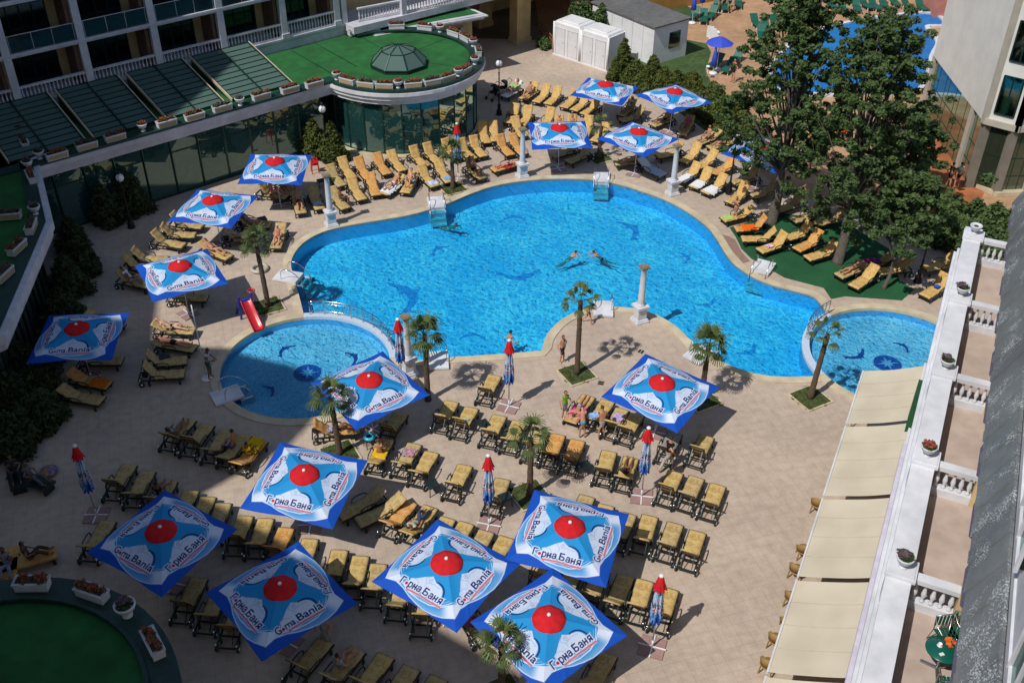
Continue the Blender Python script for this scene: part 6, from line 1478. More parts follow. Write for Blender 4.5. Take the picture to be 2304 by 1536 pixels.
steps((1583, 792), (1605, 775), 'white pool steps behind the wide palm at the pool bend', tr=2); steps((530, 886), (560, 876), 'white slab steps at the shaded side of the paddling pool', tr=1)

def rail_arc(c, r_, a0, a1, lb, h=.72, n=22, bal=60):
    ro = empty('pool_railing', (c[0] + r_ * math.cos((a0 + a1) / 2), c[1] + r_ * math.sin((a0 + a1) / 2), 0), 0, lb, 'railing'); bpy.context.view_layer.update()
    def P(t, z): a = a0 + (a1 - a0) * t; return Vector((c[0] + r_ * math.cos(a), c[1] + r_ * math.sin(a), z))
    for z, q in ((h + .06, .022), (.22, .014), (h - .08, .014)):
        part(MB().tube([P(i / 40, z) for i in range(41)], q, 6), 'rail', M_steel, ro)
    k = 9
    for i in range(k): part(MB().tube([P(i / (k - 1), .04), P(i / (k - 1), h + .06)], .02, 6), 'post', M_steel, ro)
    mb = MB()
    for i in range(bal): mb.tube([P(i / bal, .22), P(i / bal, h - .08)], .007, 4)
    part(mb, 'baluster', M_steel, ro)
def near(a, b):
    while b - a > math.pi: b -= 2 * math.pi
    while b - a < -math.pi: b += 2 * math.pi
    return b
rail_arc(kidL, rL + DIV * .6, aL1 + .05 * (aL0 - aL1), aL0 + .10 * (aL1 - aL0), 'curved steel railing on the divider of the left paddling pool')
rail_arc(kidR, rR + DIV * .6, aR0, aR0 + .42 * (aR1 - aR0), 'short curved steel handrail on the divider of the right paddling pool', n=10, bal=2)

# toddler slide
g = G(575, 712); r = empty('toy_slide', g, 0, 'red and blue plastic toddler slide at the paddling pool edge', 'slide'); bpy.context.view_layer.update()
M_rp = mat('red_plastic', (0.60, 0.02, 0.03), 0.3, (0.52, 0.015, 0.025), 4, coat=.3); M_bp = mat('blue_plastic', (0.03, 0.04, 0.45), 0.3, (0.02, 0.03, 0.36), 4, coat=.3)
s0 = G(553, 678, 1.0); s1 = G(583, 742, .12); d = (s1 - s0); hd = d.xy.normalized(); sd = Vector((-hd.y, hd.x, 0))
mb = MB(); pts = [s0, s0.lerp(s1, .15) - Vector((0, 0, .02)), s0.lerp(s1, .5) - Vector((0, 0, .12)), s0.lerp(s1, .85) - Vector((0, 0, .12)), s1]
pts = smooth_open(pts, 5); vs = []
for p in pts: vs += [p + sd * .24 + Vector((0, 0, .14)), p + sd * .20, p - sd * .20, p - sd * .24 + Vector((0, 0, .14)), p - sd * .27 + Vector((0, 0, .1)), p - sd * .22 - Vector((0, 0, .05)), p + sd * .22 - Vector((0, 0, .05)), p + sd * .27 + Vector((0, 0, .1))]
mb.add(vs, [(8 * i + k, 8 * i + (k + 1) % 8, 8 * i + 8 + (k + 1) % 8, 8 * i + 8 + k) for i in range(len(pts) - 1) for k in range(8)], 0, True); part(mb, 'chute', M_rp, r)
top = s0.copy(); back = Vector((-hd.x, -hd.y, 0)); mb = MB()
for s in (-1, 1):
    mb.beam(top + sd * s * .3 + Vector((0, 0, .35)), (top + sd * s * .3 + back * .15).xy.to_3d(), .10, .07); mb.beam(top + sd * s * .3 + back * .15 + Vector((0, 0, .1)), (top + back * .75 + sd * s * .3).xy.to_3d(), .10, .07)
for k in range(4): p = (top + back * .15).lerp((top + back * .75).xy.to_3d(), k / 4); mb.beam(p + sd * .3, p - sd * .3, .10, .05)
part(mb, 'ladder', M_bp, r)
q = top + back * .35 + sd * .45 + Vector((0, 0, .25)); mb = MB(); mb.tube([q + Vector((math.cos(a) * .16, math.sin(a) * .16, 0)) for a in np.linspace(0, 2 * math.pi, 17)[:-1]], .035, 6, closed=True); part(mb, 'hoop', M_rp, r)
# white tube ring on deck, blue ring on small table
def torus(name, c, R_, r_, m, lb, cat):
    o = MB().tube([(c[0] + R_ * math.cos(a), c[1] + R_ * math.sin(a), c[2] + r_) for a in np.linspace(0, 2 * math.pi, 33)[:-1]], r_, 10, closed=True).build(name, m); tag(o, lb, cat)
g = G(584, 607); torus('swim_ring', (g.x, g.y, .0), .38, .10, mat('cream_vinyl', (.5, .46, .38), .4, (.42, .38, .3), 4), 'pale deflated swim ring lying on the deck beside the left palm', 'swim ring')
def side_table(px, py, lb, m=None):
    g = G(px, py, .42); t = empty('side_table', (g.x, g.y, 0), .5, lb, 'side table', 'small dark side tables between loungers')
    MB().box((0, 0, .42), (.46, .46, .03)).build('tabletop', m or M_fr, t)
    for a in (-1, 1):
        for b in (-1, 1): MB().beam((a * .19, b * .19, .41), (a * .21, b * .21, 0), .03, .03).build('leg', m or M_fr, t)
for i, (x, y, lb) in enumerate([(831, 984, 'dark side table carrying the turquoise swim ring'), (1317, 1046, 'dark side table left of a pair of loungers in the middle row'), (973, 1089, 'dark side table in the gap of the middle row, left of a lounger'), (1136, 1118, 'dark side table under the closed parasol by the middle palm'), (1087, 952, 'dark side table between front row loungers'), (1150, 258, 'dark side table by the lamp post and pushchair'), (590, 492, 'dark side table right of the second parasol'), (723, 406, 'dark side table right of the first parasol'), (370, 800, 'dark side table between loungers at left of the white pole')]): side_table(x, y, lb)
g = G(831, 984, .45); torus('swim_ring', (g.x, g.y, .44), .19, .07, mat('turquoise_vinyl', (.05, .50, .70), .3, (.03, .42, .62), 4, coat=.3), 'turquoise swim ring lying on a dark side table', 'swim ring')
# white pole with round base
g = G(465, 852); r = empty('sign_pole', g, 0, 'tall thin white pole with round base beside the man in a white shirt', 'pole'); MB().tube([(0, 0, .03), (0, 0, 3.9)], .025, 8).build('pole', M_ptop, r); MB().lathe([(.001, 0), (.24, 0), (.24, .05), (.1, .09), (.001, .09)], n=20).build('base', M_ptop, r)
# white sanitary cabins and grey-roofed shed
M_cab = mat('white_cabin_panel', (0.80, 0.80, 0.80), .45, (.74, .74, .74), 2, .4, dirt=.08); M_rfg = mat('grey_felt_roof', (0.16, 0.16, 0.155), .9, (.12, .12, .12), 3, .5, dirt=.2)
ca, cb = G(1243, 122), G(1366, 163); d = (cb - ca).xy; L = d.length; d.normalize(); bk = Vector((-d.y, d.x))
for i, lb in enumerate(('left one of two white cabins with paired doors', 'right one of two white cabins with paired doors, beside the hedge')):
    o0 = ca.xy + d * (L / 2 * i + .03); w_ = L / 2 - .06; r = empty('white_cabin', (o0.x, o0.y, 0), math.atan2(d.y, d.x), lb, 'cabin', 'white sanitary cabins')
    mb = MB(); mb.prism([(0, 0), (w_, 0), (w_, 2.0), (0, 2.0)], .12, 2.45); mb.box((w_ / 2, 1.0, 2.5), (w_ - .2, 1.8, .16), taper=.93); mb.box((w_ / 2, 1.0, .06), (w_ + .06, 2.06, .12))
    for x in (.04, w_ - .04): 
        for y in (.04, 1.96): mb.tube([(x, y, .1), (x, y, 2.47)], .08, 8)
    mb.build('body', M_cab, r)
    MB().box((w_ / 2, 1.0, 2.6), (w_ * .6, 1.2, .06)).build('roof_hatch', M_cab, r)
    for k in range(2):
        x = w_ * (.27 + .46 * k); o = MB().box((x, -.015, 1.15), (w_ * .33, .03, 1.9)).build('door', mat('cabin_door', (.70, .70, .72), .4, (.64, .64, .66), 2), r)
        mb = MB(); 
        for sx in (-1, 1): mb.box((x + sx * w_ * .175, -.02, 1.15), (.03, .05, 1.98))
        mb.box((x, -.02, 2.13), (w_ * .37, .05, .03)); mb.build('door_frame', M_cor, r); MB().sphere((x + w_ * .12, -.05, 1.1), .03, n=6).build('handle', M_blk, o)
sa, sb, sc = G(1362, 100), G(1470, 150), G(1522, 130)
sA, sB = G(1330, 88), G(1466, 148); d = (sB - sA).xy; L = d.length; d.normalize(); bk = Vector((-d.y, d.x)); wd = 3.4
r = empty('shed', sA, math.atan2(d.y, d.x), 'large white flat-roofed shed with grey felt roof behind the cabins', 'shed')
MB().prism([(0, 0), (L, 0), (L, wd), (0, wd)], 0, 2.75).build('wall', M_cab, r); MB().prism([(-.15, -.12), (L + .15, -.12), (L + .15, wd + .12), (-.15, wd + .12)], 2.75, 2.86).build('roof', M_rfg, r)
MB().box((L + .012, wd * .62, 1.5), (.03, 1.1, 1.2)).build('window', M_teal, r)
mb = MB()
for k in range(1, 6): mb.box((L * k / 6, -.01, 1.4), (.03, .03, 2.7))
mb.build('panel_joint', M_cor, r)
# bin
g = G(1385, 170); r = empty('litter_bin', g, 0, 'small round dark litter bin with pale lid in front of the hedge', 'bin'); MB().lathe([(.16, 0), (.18, .05), (.2, .75), (.001, .76)], n=14).build('body', M_blk, r); MB().lathe([(.21, .85), (.2, .93), (.001, .97)], n=14).build('lid', M_steel, r)
# wooden fence and bench by the hedge
M_wood = mat('orange_brown_wood', (0.30, 0.12, 0.04), .7, (.2, .08, .03), 6, .6)
g1, g2 = G(1215, 78), G(1243, 112); r = empty('wooden_fence', g1, 0, 'low brown wooden fence left of the white cabins', 'fence'); bpy.context.view_layer.update()
for q in (0, .5, 1): p = g1.lerp(g2, q); part(MB().beam(p, p + Vector((0, 0, 1)), .1, .1), 'post', M_wood, r)
for z in (.35, .65, .95): part(MB().beam(g1 + Vector((0, 0, z)), g2 + Vector((0, 0, z)), .04, .12), 'rail', M_wood, r)
g1, g2 = G(1586, 258), G(1618, 283); r = empty('wooden_border', g1, 0, 'orange brown wooden border board at the foot of the hedge', 'border'); bpy.context.view_layer.update(); part(MB().beam(g1 + Vector((0, 0, .15)), g2 + Vector((0, 0, .15)), .3, .3), 'board', M_wood, r)
# stacked red chairs / high chair by the thujas
g = G(710, 388); r = empty('high_chair', g, .3, 'red wooden high chair beside the thujas near the first parasol', 'chair'); 
for a in (-1, 1):
    for b in (-1, 1): MB().beam((a * .22, b * .22, 0), (a * .17, b * .17, .9), .04, .04).build('leg', M_rp, r)
MB().box((0, 0, .55), (.36, .36, .04)).build('seat', M_rp, r); mb = MB()
for k in range(4): mb.box((0, .19, .62 + .08 * k), (.34, .03, .04))
mb.build('backrest', M_rp, r); MB().box((0, -.15, .78), (.38, .2, .03)).build('tray', M_rp, r)
# pushchair
def pram(px, py, lb, rz):
    g = G(px, py); r = empty('pushchair', g, rz, lb, 'pushchair', 'dark pushchairs by the lamp post'); M = mat('navy_fabric', (.012, .014, .02), .8, (.008, .01, .014), 5)
    mb = MB(); 
    for k in range(9):
        a = R(20 + 14 * k); 
        for l in range(7): b = R(-90 + 30 * l); mb.v.append((.27 * math.sin(b), -.3 * math.cos(a) * 1.0 * abs(math.cos(b)) , .72 + .32 * math.sin(a) * abs(math.cos(b))))
    mb.f += [(k * 7 + l, k * 7 + l + 1, k * 7 + l + 8, k * 7 + l + 7) for k in range(8) for l in range(6)]; mb.m += [0] * 48; mb.smooth += [True] * 48
    mb.build('hood', M, r); mb = MB(); mb.box((0, .1, .5), (.42, .5, .06)); mb.box((0, -.15, .7), (.42, .06, .4)); mb.build('seat', M, r)
    mb = MB()
    for s in (-1, 1): mb.tube([(s * .25, .5, .12), (s * .25, -.1, .6), (s * .25, -.5, 1.0)], .015, 6); mb.tube([(s * .25, -.45, .12), (s * .25, .1, .55)], .015, 6)
    mb.tube([(-.25, -.5, 1.0), (.25, -.5, 1.0)], .018, 6); mb.build('frame', M_blk, r)
    for s in (-1, 1):
        for y in (.5, -.45): MB().tube([(s * .25, y, .12), (s * .3, y, .12)], .12, 14).build('wheel', M_blk, r)
pram(1112, 222, 'dark pushchair left of the lamp post', 2.4); pram(1134, 212, 'dark pushchair right of the lamp post', 2.0)

# terrace table and chairs
def tpt(px, py, z): g = G(px, py, z); return g
TZ = ZF
M_gt = mat('bottle_green_laminate', (0.005, 0.10, 0.07), .25, (.004, .08, .055), 3, coat=.4); M_alu = mat('aluminium', (.45, .45, .45), .3, (.38, .38, .38), 4, metal=.9)
g = tpt(2123, 1460, TZ + .72); t = empty('cafe_table', (g.x, g.y, TZ), .2, 'round bottle green table on the near terrace', 'table')
MB().lathe([(.36, .70), (.38, .715), (.37, .735), (.001, .737)], n=32).build('tabletop', M_gt, t); MB().tube([(0, 0, .08), (0, 0, .70)], .03, 10).build('column', M_alu, t)
mb = MB()
for k in range(3): a = k * 2.094 + 2.2; mb.beam((0, 0, .10), (.36 * math.cos(a), .36 * math.sin(a), .03), .06, .04)
mb.build('foot', M_alu, t)
def cafe_chair(px, py, rz, lb):
    g = tpt(px, py, TZ + .45); r = empty('cafe_chair', (g.x, g.y, TZ), rz, lb, 'chair', 'green slatted chairs on the near terrace')
    mb = MB()
    for k in range(6): mb.box((-.19 + .076 * k, 0, .45), (.06, .40, .02))
    mb.build('seat', M_gt, r); mb = MB()
    for k in range(5): mb.box((-.17 + .085 * k, -.22 - .03, .66), (.05, .02, .28))
    mb.build('backrest', M_gt, r); mb = MB()
    for s in (-1, 1):
        mb.tube([(s * .23, .22, 0), (s * .23, .20, .46), (s * .25, .18, .66), (s * .25, -.12, .68), (s * .22, -.25, .84)], .013, 6); mb.tube([(s * .23, -.30, 0), (s * .22, -.2, .45), (s * .22, -.25, .84)], .013, 6)
    mb.tube([(-.22, -.25, .84), (.22, -.25, .84)], .013, 6); mb.tube([(-.23, .2, .44), (.23, .2, .44)], .013, 6); mb.build('frame', M_alu, r)
cafe_chair(2131, 1428, math.pi + .15, 'green slatted chair beyond the round table, left of the other'); cafe_chair(2160, 1424, math.pi - .5, 'green slatted chair beyond the round table, half behind the roof edge'); cafe_chair(2140, 1540, -.2, 'green slatted chair nearest the bottom edge')
_o = tpt(2138, 1444, TZ + .76); mb = MB(); leafy(mb, (0, 0, 0), .10, 26, .09, 0, 5, .5); o = mb.build('orange_cloth', mat('orange_cloth', (.75, .16, .02), .8, (.6, .1, .02), 9), None, (_o.x, _o.y, TZ + .745)); tag(o, 'crumpled orange cloth on the round green table', 'cloth')
_o = tpt(2115, 1450, TZ + .76); r = empty('cup', (_o.x, _o.y, TZ + .738), 0, 'small white cup on saucer on the round green table', 'cup'); MB().lathe([(.001, 0), (.06, .004), (.065, .012)], n=12).build('saucer', M_ptop, r); MB().lathe([(.03, .01), (.045, .07), (.038, .06), (.001, .02)], n=12).build('bowl', M_ptop, r)
_o = tpt(2119, 1471, TZ + .75); o = MB().box((0, 0, .012), (.10, .07, .022), rz=.3).build('cigarette_packet', M_ptop, None, (_o.x, _o.y, TZ + .738)); tag(o, 'small white packet on the round green table', 'packet')
_o = tpt(2205, 585, TZ + .3)
# wicker chairs by the awnings
M_wick = mat('honey_wicker', (0.42, 0.27, 0.09), .7, (.3, .18, .05), 30, .7, bump=.6, bscale=60)
def wick(px, py, rz, i):
    g = G(px, py, .6); r = empty('wicker_chair', (g.x, g.y, 0), rz, 'honey wicker tub chair peeping out under the awning edge, %s from the far end' % ORD[i], 'chair', 'wicker chairs under the awnings')
    mb = MB(); vs = []; n = 14
    for k in range(n + 1):
        a = R(-30 + 240 * k / n); h = .50 + .38 * max(0, math.sin(a)) ** .7
        for r_, z in ((.26, .38), (.30, h), (.27, h + .01), (.23, .40)): vs.append((r_ * math.cos(a), r_ * math.sin(a) * .95, z))
    mb.add(vs, [(4 * k + l, 4 * k + (l + 1) % 4, 4 * k + 4 + (l + 1) % 4, 4 * k + 4 + l) for k in range(n) for l in range(4)], 0, True); mb.build('backrest', M_wick, r)
    MB().lathe([(.001, .36), (.25, .36), (.27, .40), (.25, .44), (.001, .46)], n=16).build('seat', M_wick, r)
    for a in (-1, 1):
        for b in (-1, 1): MB().beam((a * .18, b * .18, .38), (a * .21, b * .21, 0), .035, .035).build('leg', M_wick, r)
for i, (x, y) in enumerate([(1843, 1124), (1811, 1227), (1795, 1272), (1785, 1334), (1775, 1390), (1749, 1428), (1731, 1484)]): wick(x, y, R(155) + .3 * math.sin(i * 2), i)
for i in range(8):
    s = 27.5 - i * 2.1; p = PR(s, .25 + .2 * (i % 2)); t = empty('cafe_table', p, 0, 'small table under the cream awnings, %s' % ordn(i, 8, 'from the far end'), 'table', 'small tables under the awnings'); MB().box((0, 0, .73), (.7, .7, .03)).build('tabletop', M_wick, t); MB().tube([(0, 0, 0), (0, 0, .72)], .04, 8).build('leg', M_gfr, t)
# manhole mark
g = G(1750, 1390); o = MB().lathe([(.001, .008), (.10, .008)], n=20, cap=False).add([], []).build('drain_cover', mat('pale_metal', (.5, .45, .4), .5), None, (g.x, g.y, 0)); tag(o, 'small round drain cover in the paving left of the awnings', 'drain')

# towels and clothes on loungers
def on(key, name, y0, y1, w_, m, lb, x=0, z=0.0, rz=0, bumpy=.01, seed=0):
    lg = LG[key]; g = np.random.default_rng(seed); n = 12
    c, s = math.cos(lg.rotation_euler.z), math.sin(lg.rotation_euler.z); vs = []
    for i in range(n + 1):
        for k in range(9):
            X = x + (k / 8 - .5) * w_ * (1 + .06 * g.normal()); Y = y0 + (y1 - y0) * i / n + .02 * g.normal()
            c_, s_ = math.cos(rz), math.sin(rz); xm, ym = x, (y0 + y1) / 2; X, Y = xm + (X - xm) * c_ - (Y - ym) * s_, ym + (X - xm) * s_ + (Y - ym) * c_
            Z = .412 + z + abs(g.normal()) * bumpy - (.12 * max(0, (abs(X) - .30) / .1) if abs(X) > .30 else 0)
            vs.append((X, Y, Z))
    mb = MB().add(vs, [(i * 9 + k, i * 9 + k + 1, (i + 1) * 9 + k + 1, (i + 1) * 9 + k) for i in range(n) for k in range(8)], 0, True)
    o = mb.build(name, m, None, lg.location, lg.rotation_euler.z); tag(o, lb, 'towel' if 'towel' in name else name.replace('_', ' ')); return o
def cl(n, a, b, sc=9): return mat(n, a, .9, b, sc, .6, bump=.3, bscale=20, spec=.1)
on('w5', 'towel', -.95, .1, .66, cl('white_towel', (.8, .8, .8), (.7, .7, .72)), 'white towel on the leftmost of the three towelled loungers by the far right column')
on('w6', 'towel', -.95, -.05, .72, cl('white_towel', (.8, .8, .8), (.7, .7, .72)), 'white towel on the middle of the three towelled loungers by the lamp', seed=1); on('w7', 'towel', -.9, .0, .8, cl('white_towel', (.8, .8, .8), (.7, .7, .72)), 'wide white towel on the towelled lounger nearest the lamp post', seed=2)
on('w8', 'towel', -.98, .2, .72, cl('pale_blue_towel', (.5, .6, .72), (.42, .52, .64)), 'pale blue towel on the lounger under the parasol left of the far right column', seed=3)
on('x4', 'towel', -.6, .15, .6, cl('orange_towel', (.85, .16, .01), (.7, .11, .01)), 'bright orange towel on the lounger at the carpet corner', seed=4); on('x3', 'towel', -.9, -.4, .5, cl('lime_towel', (.45, .62, .12), (.3, .55, .2)), 'lime green towel on the lounger behind the standing sunbather', seed=5)
on('q5', 'towel', -.9, -.35, .55, cl('blue_white_towel', (.1, .25, .6), (.75, .78, .8), 5), 'blue and white towel on the lounger near the small far palm', seed=6); on('q6', 'towel', -.7, -.3, .4, cl('light_blue_towel', (.15, .35, .65), (.3, .5, .75)), 'light blue towel on the lounger left of the small far palm', seed=7)
on('y2', 'bag', -.5, -.15, .3, cl('pink_white_bundle', (.7, .3, .45), (.8, .8, .8), 4), 'pink and white bundle on the second lounger of the green carpet', z=.03, bumpy=.05, seed=8); on('z2', 'bag', -.1, .2, .25, cl('blue_bundle', (.02, .08, .5), (.04, .15, .6), 5), 'blue bundle on the lounger right of the green carpet', z=.05, bumpy=.06, seed=9)
on('i1', 'towel', -.1, .9, .62, cl('pink_towel', (.75, .07, .3), (.6, .05, .25)), 'pink towel under the sunbathing woman beside the boy in green', seed=10); on('i3', 'towel', -.6, -.1, .45, cl('pink_blue_print', (.7, .3, .45), (.2, .4, .7), 12), 'pink and blue patterned cloth on the lounger under the lone parasol', bumpy=.04, seed=11)
on('m5', 'towel', -.9, .0, .6, cl('bright_yellow_towel', (.80, .52, .01), (.7, .42, .01)), 'bright yellow towel around the sitter at the end of the shaded row', z=.1, bumpy=.08, seed=12); on('j2', 'towel', -.6, -.1, .45, cl('red_blue_print', (.7, .1, .05), (.15, .4, .6), 9), 'red and blue printed cloth on a middle row lounger', bumpy=.04, seed=13)
on('j1', 'towel', -.3, .3, .6, cl('yellow_towel', (.75, .5, .03), (.65, .35, .02)), 'yellow towel under the sunbather beside the turquoise ring', bumpy=.03, seed=14); on('g2', 'towel', -.2, .1, .3, cl('mint_cloth', (.3, .55, .45), (.25, .45, .4)), 'mint cloth on the second lounger of the front row', z=.02, seed=15)
on('k1', 'bag', .1, .35, .3, cl('lilac_cloth', (.3, .32, .5), (.4, .4, .55)), 'lilac cloth on the crosswise lounger', z=.03, bumpy=.04, seed=16); on('o1', 'towel', -.95, -.1, .6, cl('deep_orange_towel', (.75, .2, .01), (.65, .15, .01)), 'deep orange towel on the shaded lounger below the leftmost parasol', seed=17)
on('d16', 'towel', -.1, .3, .5, cl('red_patterned_towel', (.6, .04, .03), (.3, .2, .25), 8), 'red patterned towel on the stray lounger between lower parasols', bumpy=.05, seed=18); on('q8', 'towel', -.3, .4, .62, cl('red_towel', (.75, .02, .02), (.6, .02, .02)), 'red towel under the woman lying left of the far column', seed=19)
on('t1', 'towel', -.1, .9, .6, cl('green_towel', (.35, .6, .2), (.25, .5, .15)), 'light green towel on the first lounger of the farthest row', z=.4, seed=20); on('r1', 'towel', -.6, -.2, .45, cl('blue_grey_towel', (.3, .4, .55), (.4, .5, .6)), 'blue grey towel on the lounger left of the near column', seed=21)
on('q3', 'towel', -.95, .4, .75, cl('white_towel', (.8, .8, .8), (.7, .7, .72)), 'white towel draped under the sunbather in the front row of the glass hall', z=.01, bumpy=.02, seed=22); on('q4', 'towel', .1, .5, .45, cl('mint_towel', (.4, .62, .58), (.3, .52, .5)), 'mint towel at the head of the lounger beside the white towel', z=.12, seed=23)
on('y8', 'towel', -.6, .2, .6, cl('red_blue_towel', (.6, .02, .03), (.02, .05, .3), 3), 'red and blue towel on the dark lounger between the tree trunks', seed=24)
# ring-like float and flip-flops
g = G(475, 840); o = MB().tube([(g.x + .07 * math.cos(a), g.y + .07 * math.sin(a), .6) for a in np.linspace(0, 6.2832, 13)[:-1]], .015, 6, closed=True); 
M_ff = mat('dark_rubber', (.02, .02, .02), .7)
for i, (x, y) in enumerate([(1315, 827), (1352, 862), (1442, 791), (660, 398), (788, 470), (995, 452), (800, 447), (1344, 1090)]):
    g = G(x, y); r = empty('flip_flops', (g.x, g.y, .004), i * 1.3, 'dark flip-flops ' + ['by the tall palm foot', 'right of the tall palm', 'on the peninsula paving', 'near the first parasol', 'left of the near column', 'by the far left pool steps', 'near the near column shadow', 'in the middle lounger row gap'][i], 'footwear', 'scattered dark flip-flops')
    for s in (-1, 1): MB().box((s * .07, 0, .012), (.09, .25, .02)).build('sole', M_ff, r)

# ---- neighbouring hotel's pool terrace: green loungers, blue parasols, white stands
M_gl = mat('bottle_green_lounger', (0.01, 0.12, 0.08), .5, (.008, .09, .06), 4); M_bup = mat('blue_flowered_cloth', (.02, .06, .45), .7, (.05, .08, .6), 7, .9)
def far_lounger(px, py, rz, i, m=M_gl):
    g = G(px, py); r = empty('green_lounger', g, rz, 'dark green lounger of the neighbouring pool terrace, %s from the left among those visible' % (ORD[i] if i < 16 else '%dth' % (i + 1)), 'sun lounger', 'green loungers on the neighbouring terrace')
    mb = MB(); mb.box((0, -.4, .32), (.62, 1.3, .06)); p0, p1 = Vector((0, .25, .34)), Vector((0, .75, .80)); mb.beam(p0, p1, .62, .05); mb.build('bed', m, r)
    for a in (-1, 1):
        for b in (-.9, .1): MB().box((a * .28, b, .15), (.05, .05, .3)).build('leg', M_ptop, r)
fl_px = sorted([(1560, 42), (1582, 48), (1600, 40), (1612, 20), (1632, 22), (1660, 14), (1700, 60), (1722, 72), (1745, 62), (1712, 84), (1800, 40), (1820, 34), (1895, 28), (1925, 24), (1945, 18), (1965, 20), (1985, 14), (2010, 12), (2040, 20), (1760, 32), (1870, 20), (2070, 22), (1610, 150), (1640, 160), (1655, 140)])
for i, (x, y) in enumerate(fl_px): far_lounger(x, y, -.4 + .25 * math.sin(i * 1.7) + (0 if x < 1700 else .5), i)
def blue_par(px, py, lb, opened, h=2.4):
    g = G(px, py); r = empty('parasol', g, 0, lb, 'parasol', 'blue parasols of the neighbouring terrace'); MB().tube([(0, 0, 0), (0, 0, h)], .03, 8).build('pole', M_ptop, r); MB().lathe([(.001, 0), (.32, 0), (.30, .10), (.1, .16), (.001, .16)], n=16).build('base', M_ptop, r)
    if opened: MB().lathe([(1.0, h - .42), (.75, h - .26), (.35, h - .05), (.001, h + .05)], n=8, cap=False, sm=False).build('canopy', M_bup, r)
    else: MB().lathe([(.10, h - 1.35), (.22, h - 1.3), (.18, h - .7), (.06, h + .02), (.001, h + .08)], n=8, cap=False).build('folded_canopy', M_bup, r)
blue_par(1557, 53, 'closed blue parasol among green loungers at the top left of the neighbouring terrace', False); blue_par(1577, 36, 'closed blue parasol further back beside the first one', False)
blue_par(1612, 158, 'open round blue flowered parasol left of the big tree', True); blue_par(1604, 166, 'closed blue parasol standing just before the open round one', False, 1.9)
for i, (x, y) in enumerate([(1590, 170), (1614, 92)]):
    g = G(x, y + 8); r = empty('garden_lamp', g, 0, 'small white mushroom garden lamp, %s' % ('near the hedge' if i == 0 else 'by the white panels'), 'lamp', 'white garden lamps'); MB().tube([(0, 0, 0), (0, 0, .9)], .03, 6).build('post', M_ptop, r); MB().lathe([(.16, .88), (.14, .96), (.001, 1.02)], n=12).build('shade', M_ptop, r)
for i, (x, y) in enumerate([(1597, 85), (1602, 90), (1607, 94)]):
    g = G(x, y); o = MB().beam(g + Vector((-.25, .1, .45)), g + Vector((.25, -.1, .45)), .04, .9).build('folding_screen', M_ptop); tag(o, 'upright white screen panel on the neighbouring terrace, %s of three' % ordn(i, 3), 'screen', 'upright white panels')
# play things under the trees
M_yp = mat('yellow_plastic', (.75, .45, .01), .4, (.65, .38, .01), 4); M_op = mat('orange_red_plastic', (.7, .10, .01), .4, (.6, .08, .01), 4)
for i, (x, y, m) in enumerate([(1848, 300, M_yp), (1862, 306, M_op), (1885, 300, M_yp), (1900, 308, M_op), (1840, 310, M_op)]):
    g = G(x, y); r = empty('plastic_chair', g, i * .9, ('yellow' if m is M_yp else 'orange red') + ' plastic chair seen through the leaves, %s of five' % ordn(i, 5), 'chair', 'coloured plastic chairs behind the trees')
    MB().box((0, 0, .42), (.45, .45, .05)).build('seat', m, r); MB().box((0, .22, .7), (.45, .05, .5)).build('backrest', m, r)
    for a in (-1, 1):
        for b in (-1, 1): MB().box((a * .19, b * .19, .2), (.04, .04, .4)).build('leg', m, r)
g1, g2 = G(1822, 318), G(1874, 314); r = empty('low_wall', g1, 0, 'low orange wall with yellow top seen through the leaves', 'wall'); bpy.context.view_layer.update(); part(MB().beam(g1 + Vector((0, 0, .25)), g2 + Vector((0, 0, .25)), .2, .5), 'wall', M_or, r); part(MB().beam(g1 + Vector((0, 0, .53)), g2 + Vector((0, 0, .53)), .26, .06), 'coping', M_yp, r)
# ================================================================== people
def V(*a): return Vector(a)
def skel(pel, t, f, kn, an, el, wr, toe=None, head=None, s=1.0):
    t = Vector(t).normalized(); f = Vector(f); f = (f - t * f.dot(t)).normalized(); r = f.cross(t); pel = Vector(pel)
    hd = Vector(head).normalized() if head else t
    J = {'pel': pel, 'sp': pel + t * .20, 'ch': pel + t * .38, 'nk': pel + t * .53, 'h0': pel + t * .53 + hd * .085 + f * .012, 'h1': pel + t * .53 + hd * .165 + f * .012, 'h2': pel + t * .53 + hd * .235}
    for i, q in ((0, -1), (1, 1)):
        J['hp%d' % i] = pel + r * q * .085 - t * .04; J['sh%d' % i] = pel + t * .46 + r * q * .175
        J['kn%d' % i] = Vector(kn[i]); J['an%d' % i] = Vector(an[i]); J['el%d' % i] = Vector(el[i]); J['wr%d' % i] = Vector(wr[i])
        sh = (J['an%d' % i] - J['kn%d' % i]).normalized()
        td = Vector(toe[i]) if toe else f
        td = td - sh * td.dot(sh) * .6; J['to%d' % i] = J['an%d' % i] + td.normalized() * .15 + sh * .045
    J['_f'] = f; J['_t'] = hd; J['_r'] = r
    return J
RAD = {'pel': (.135, .115), 'sp': (.115, .095), 'ch': (.145, .11), 'nk': (.055, .055), 'h0': (.062, .07), 'h1': (.078, .092), 'h2': (.055, .06), 'hp': (.085, .085), 'kn': (.055, .055), 'an': (.036, .036), 'to': (.034, .026), 'sh': (.058, .055), 'el': (.038, .038), 'wr': (.026, .024)}
EDG = [('pel', 'sp'), ('sp', 'ch'), ('ch', 'nk'), ('nk', 'h0'), ('h0', 'h1'), ('h1', 'h2')] + [e for i in '01' for e in (('pel', 'hp' + i), ('hp' + i, 'kn' + i), ('kn' + i, 'an' + i), ('an' + i, 'to' + i), ('ch', 'sh' + i), ('sh' + i, 'el' + i), ('el' + i, 'wr' + i))]
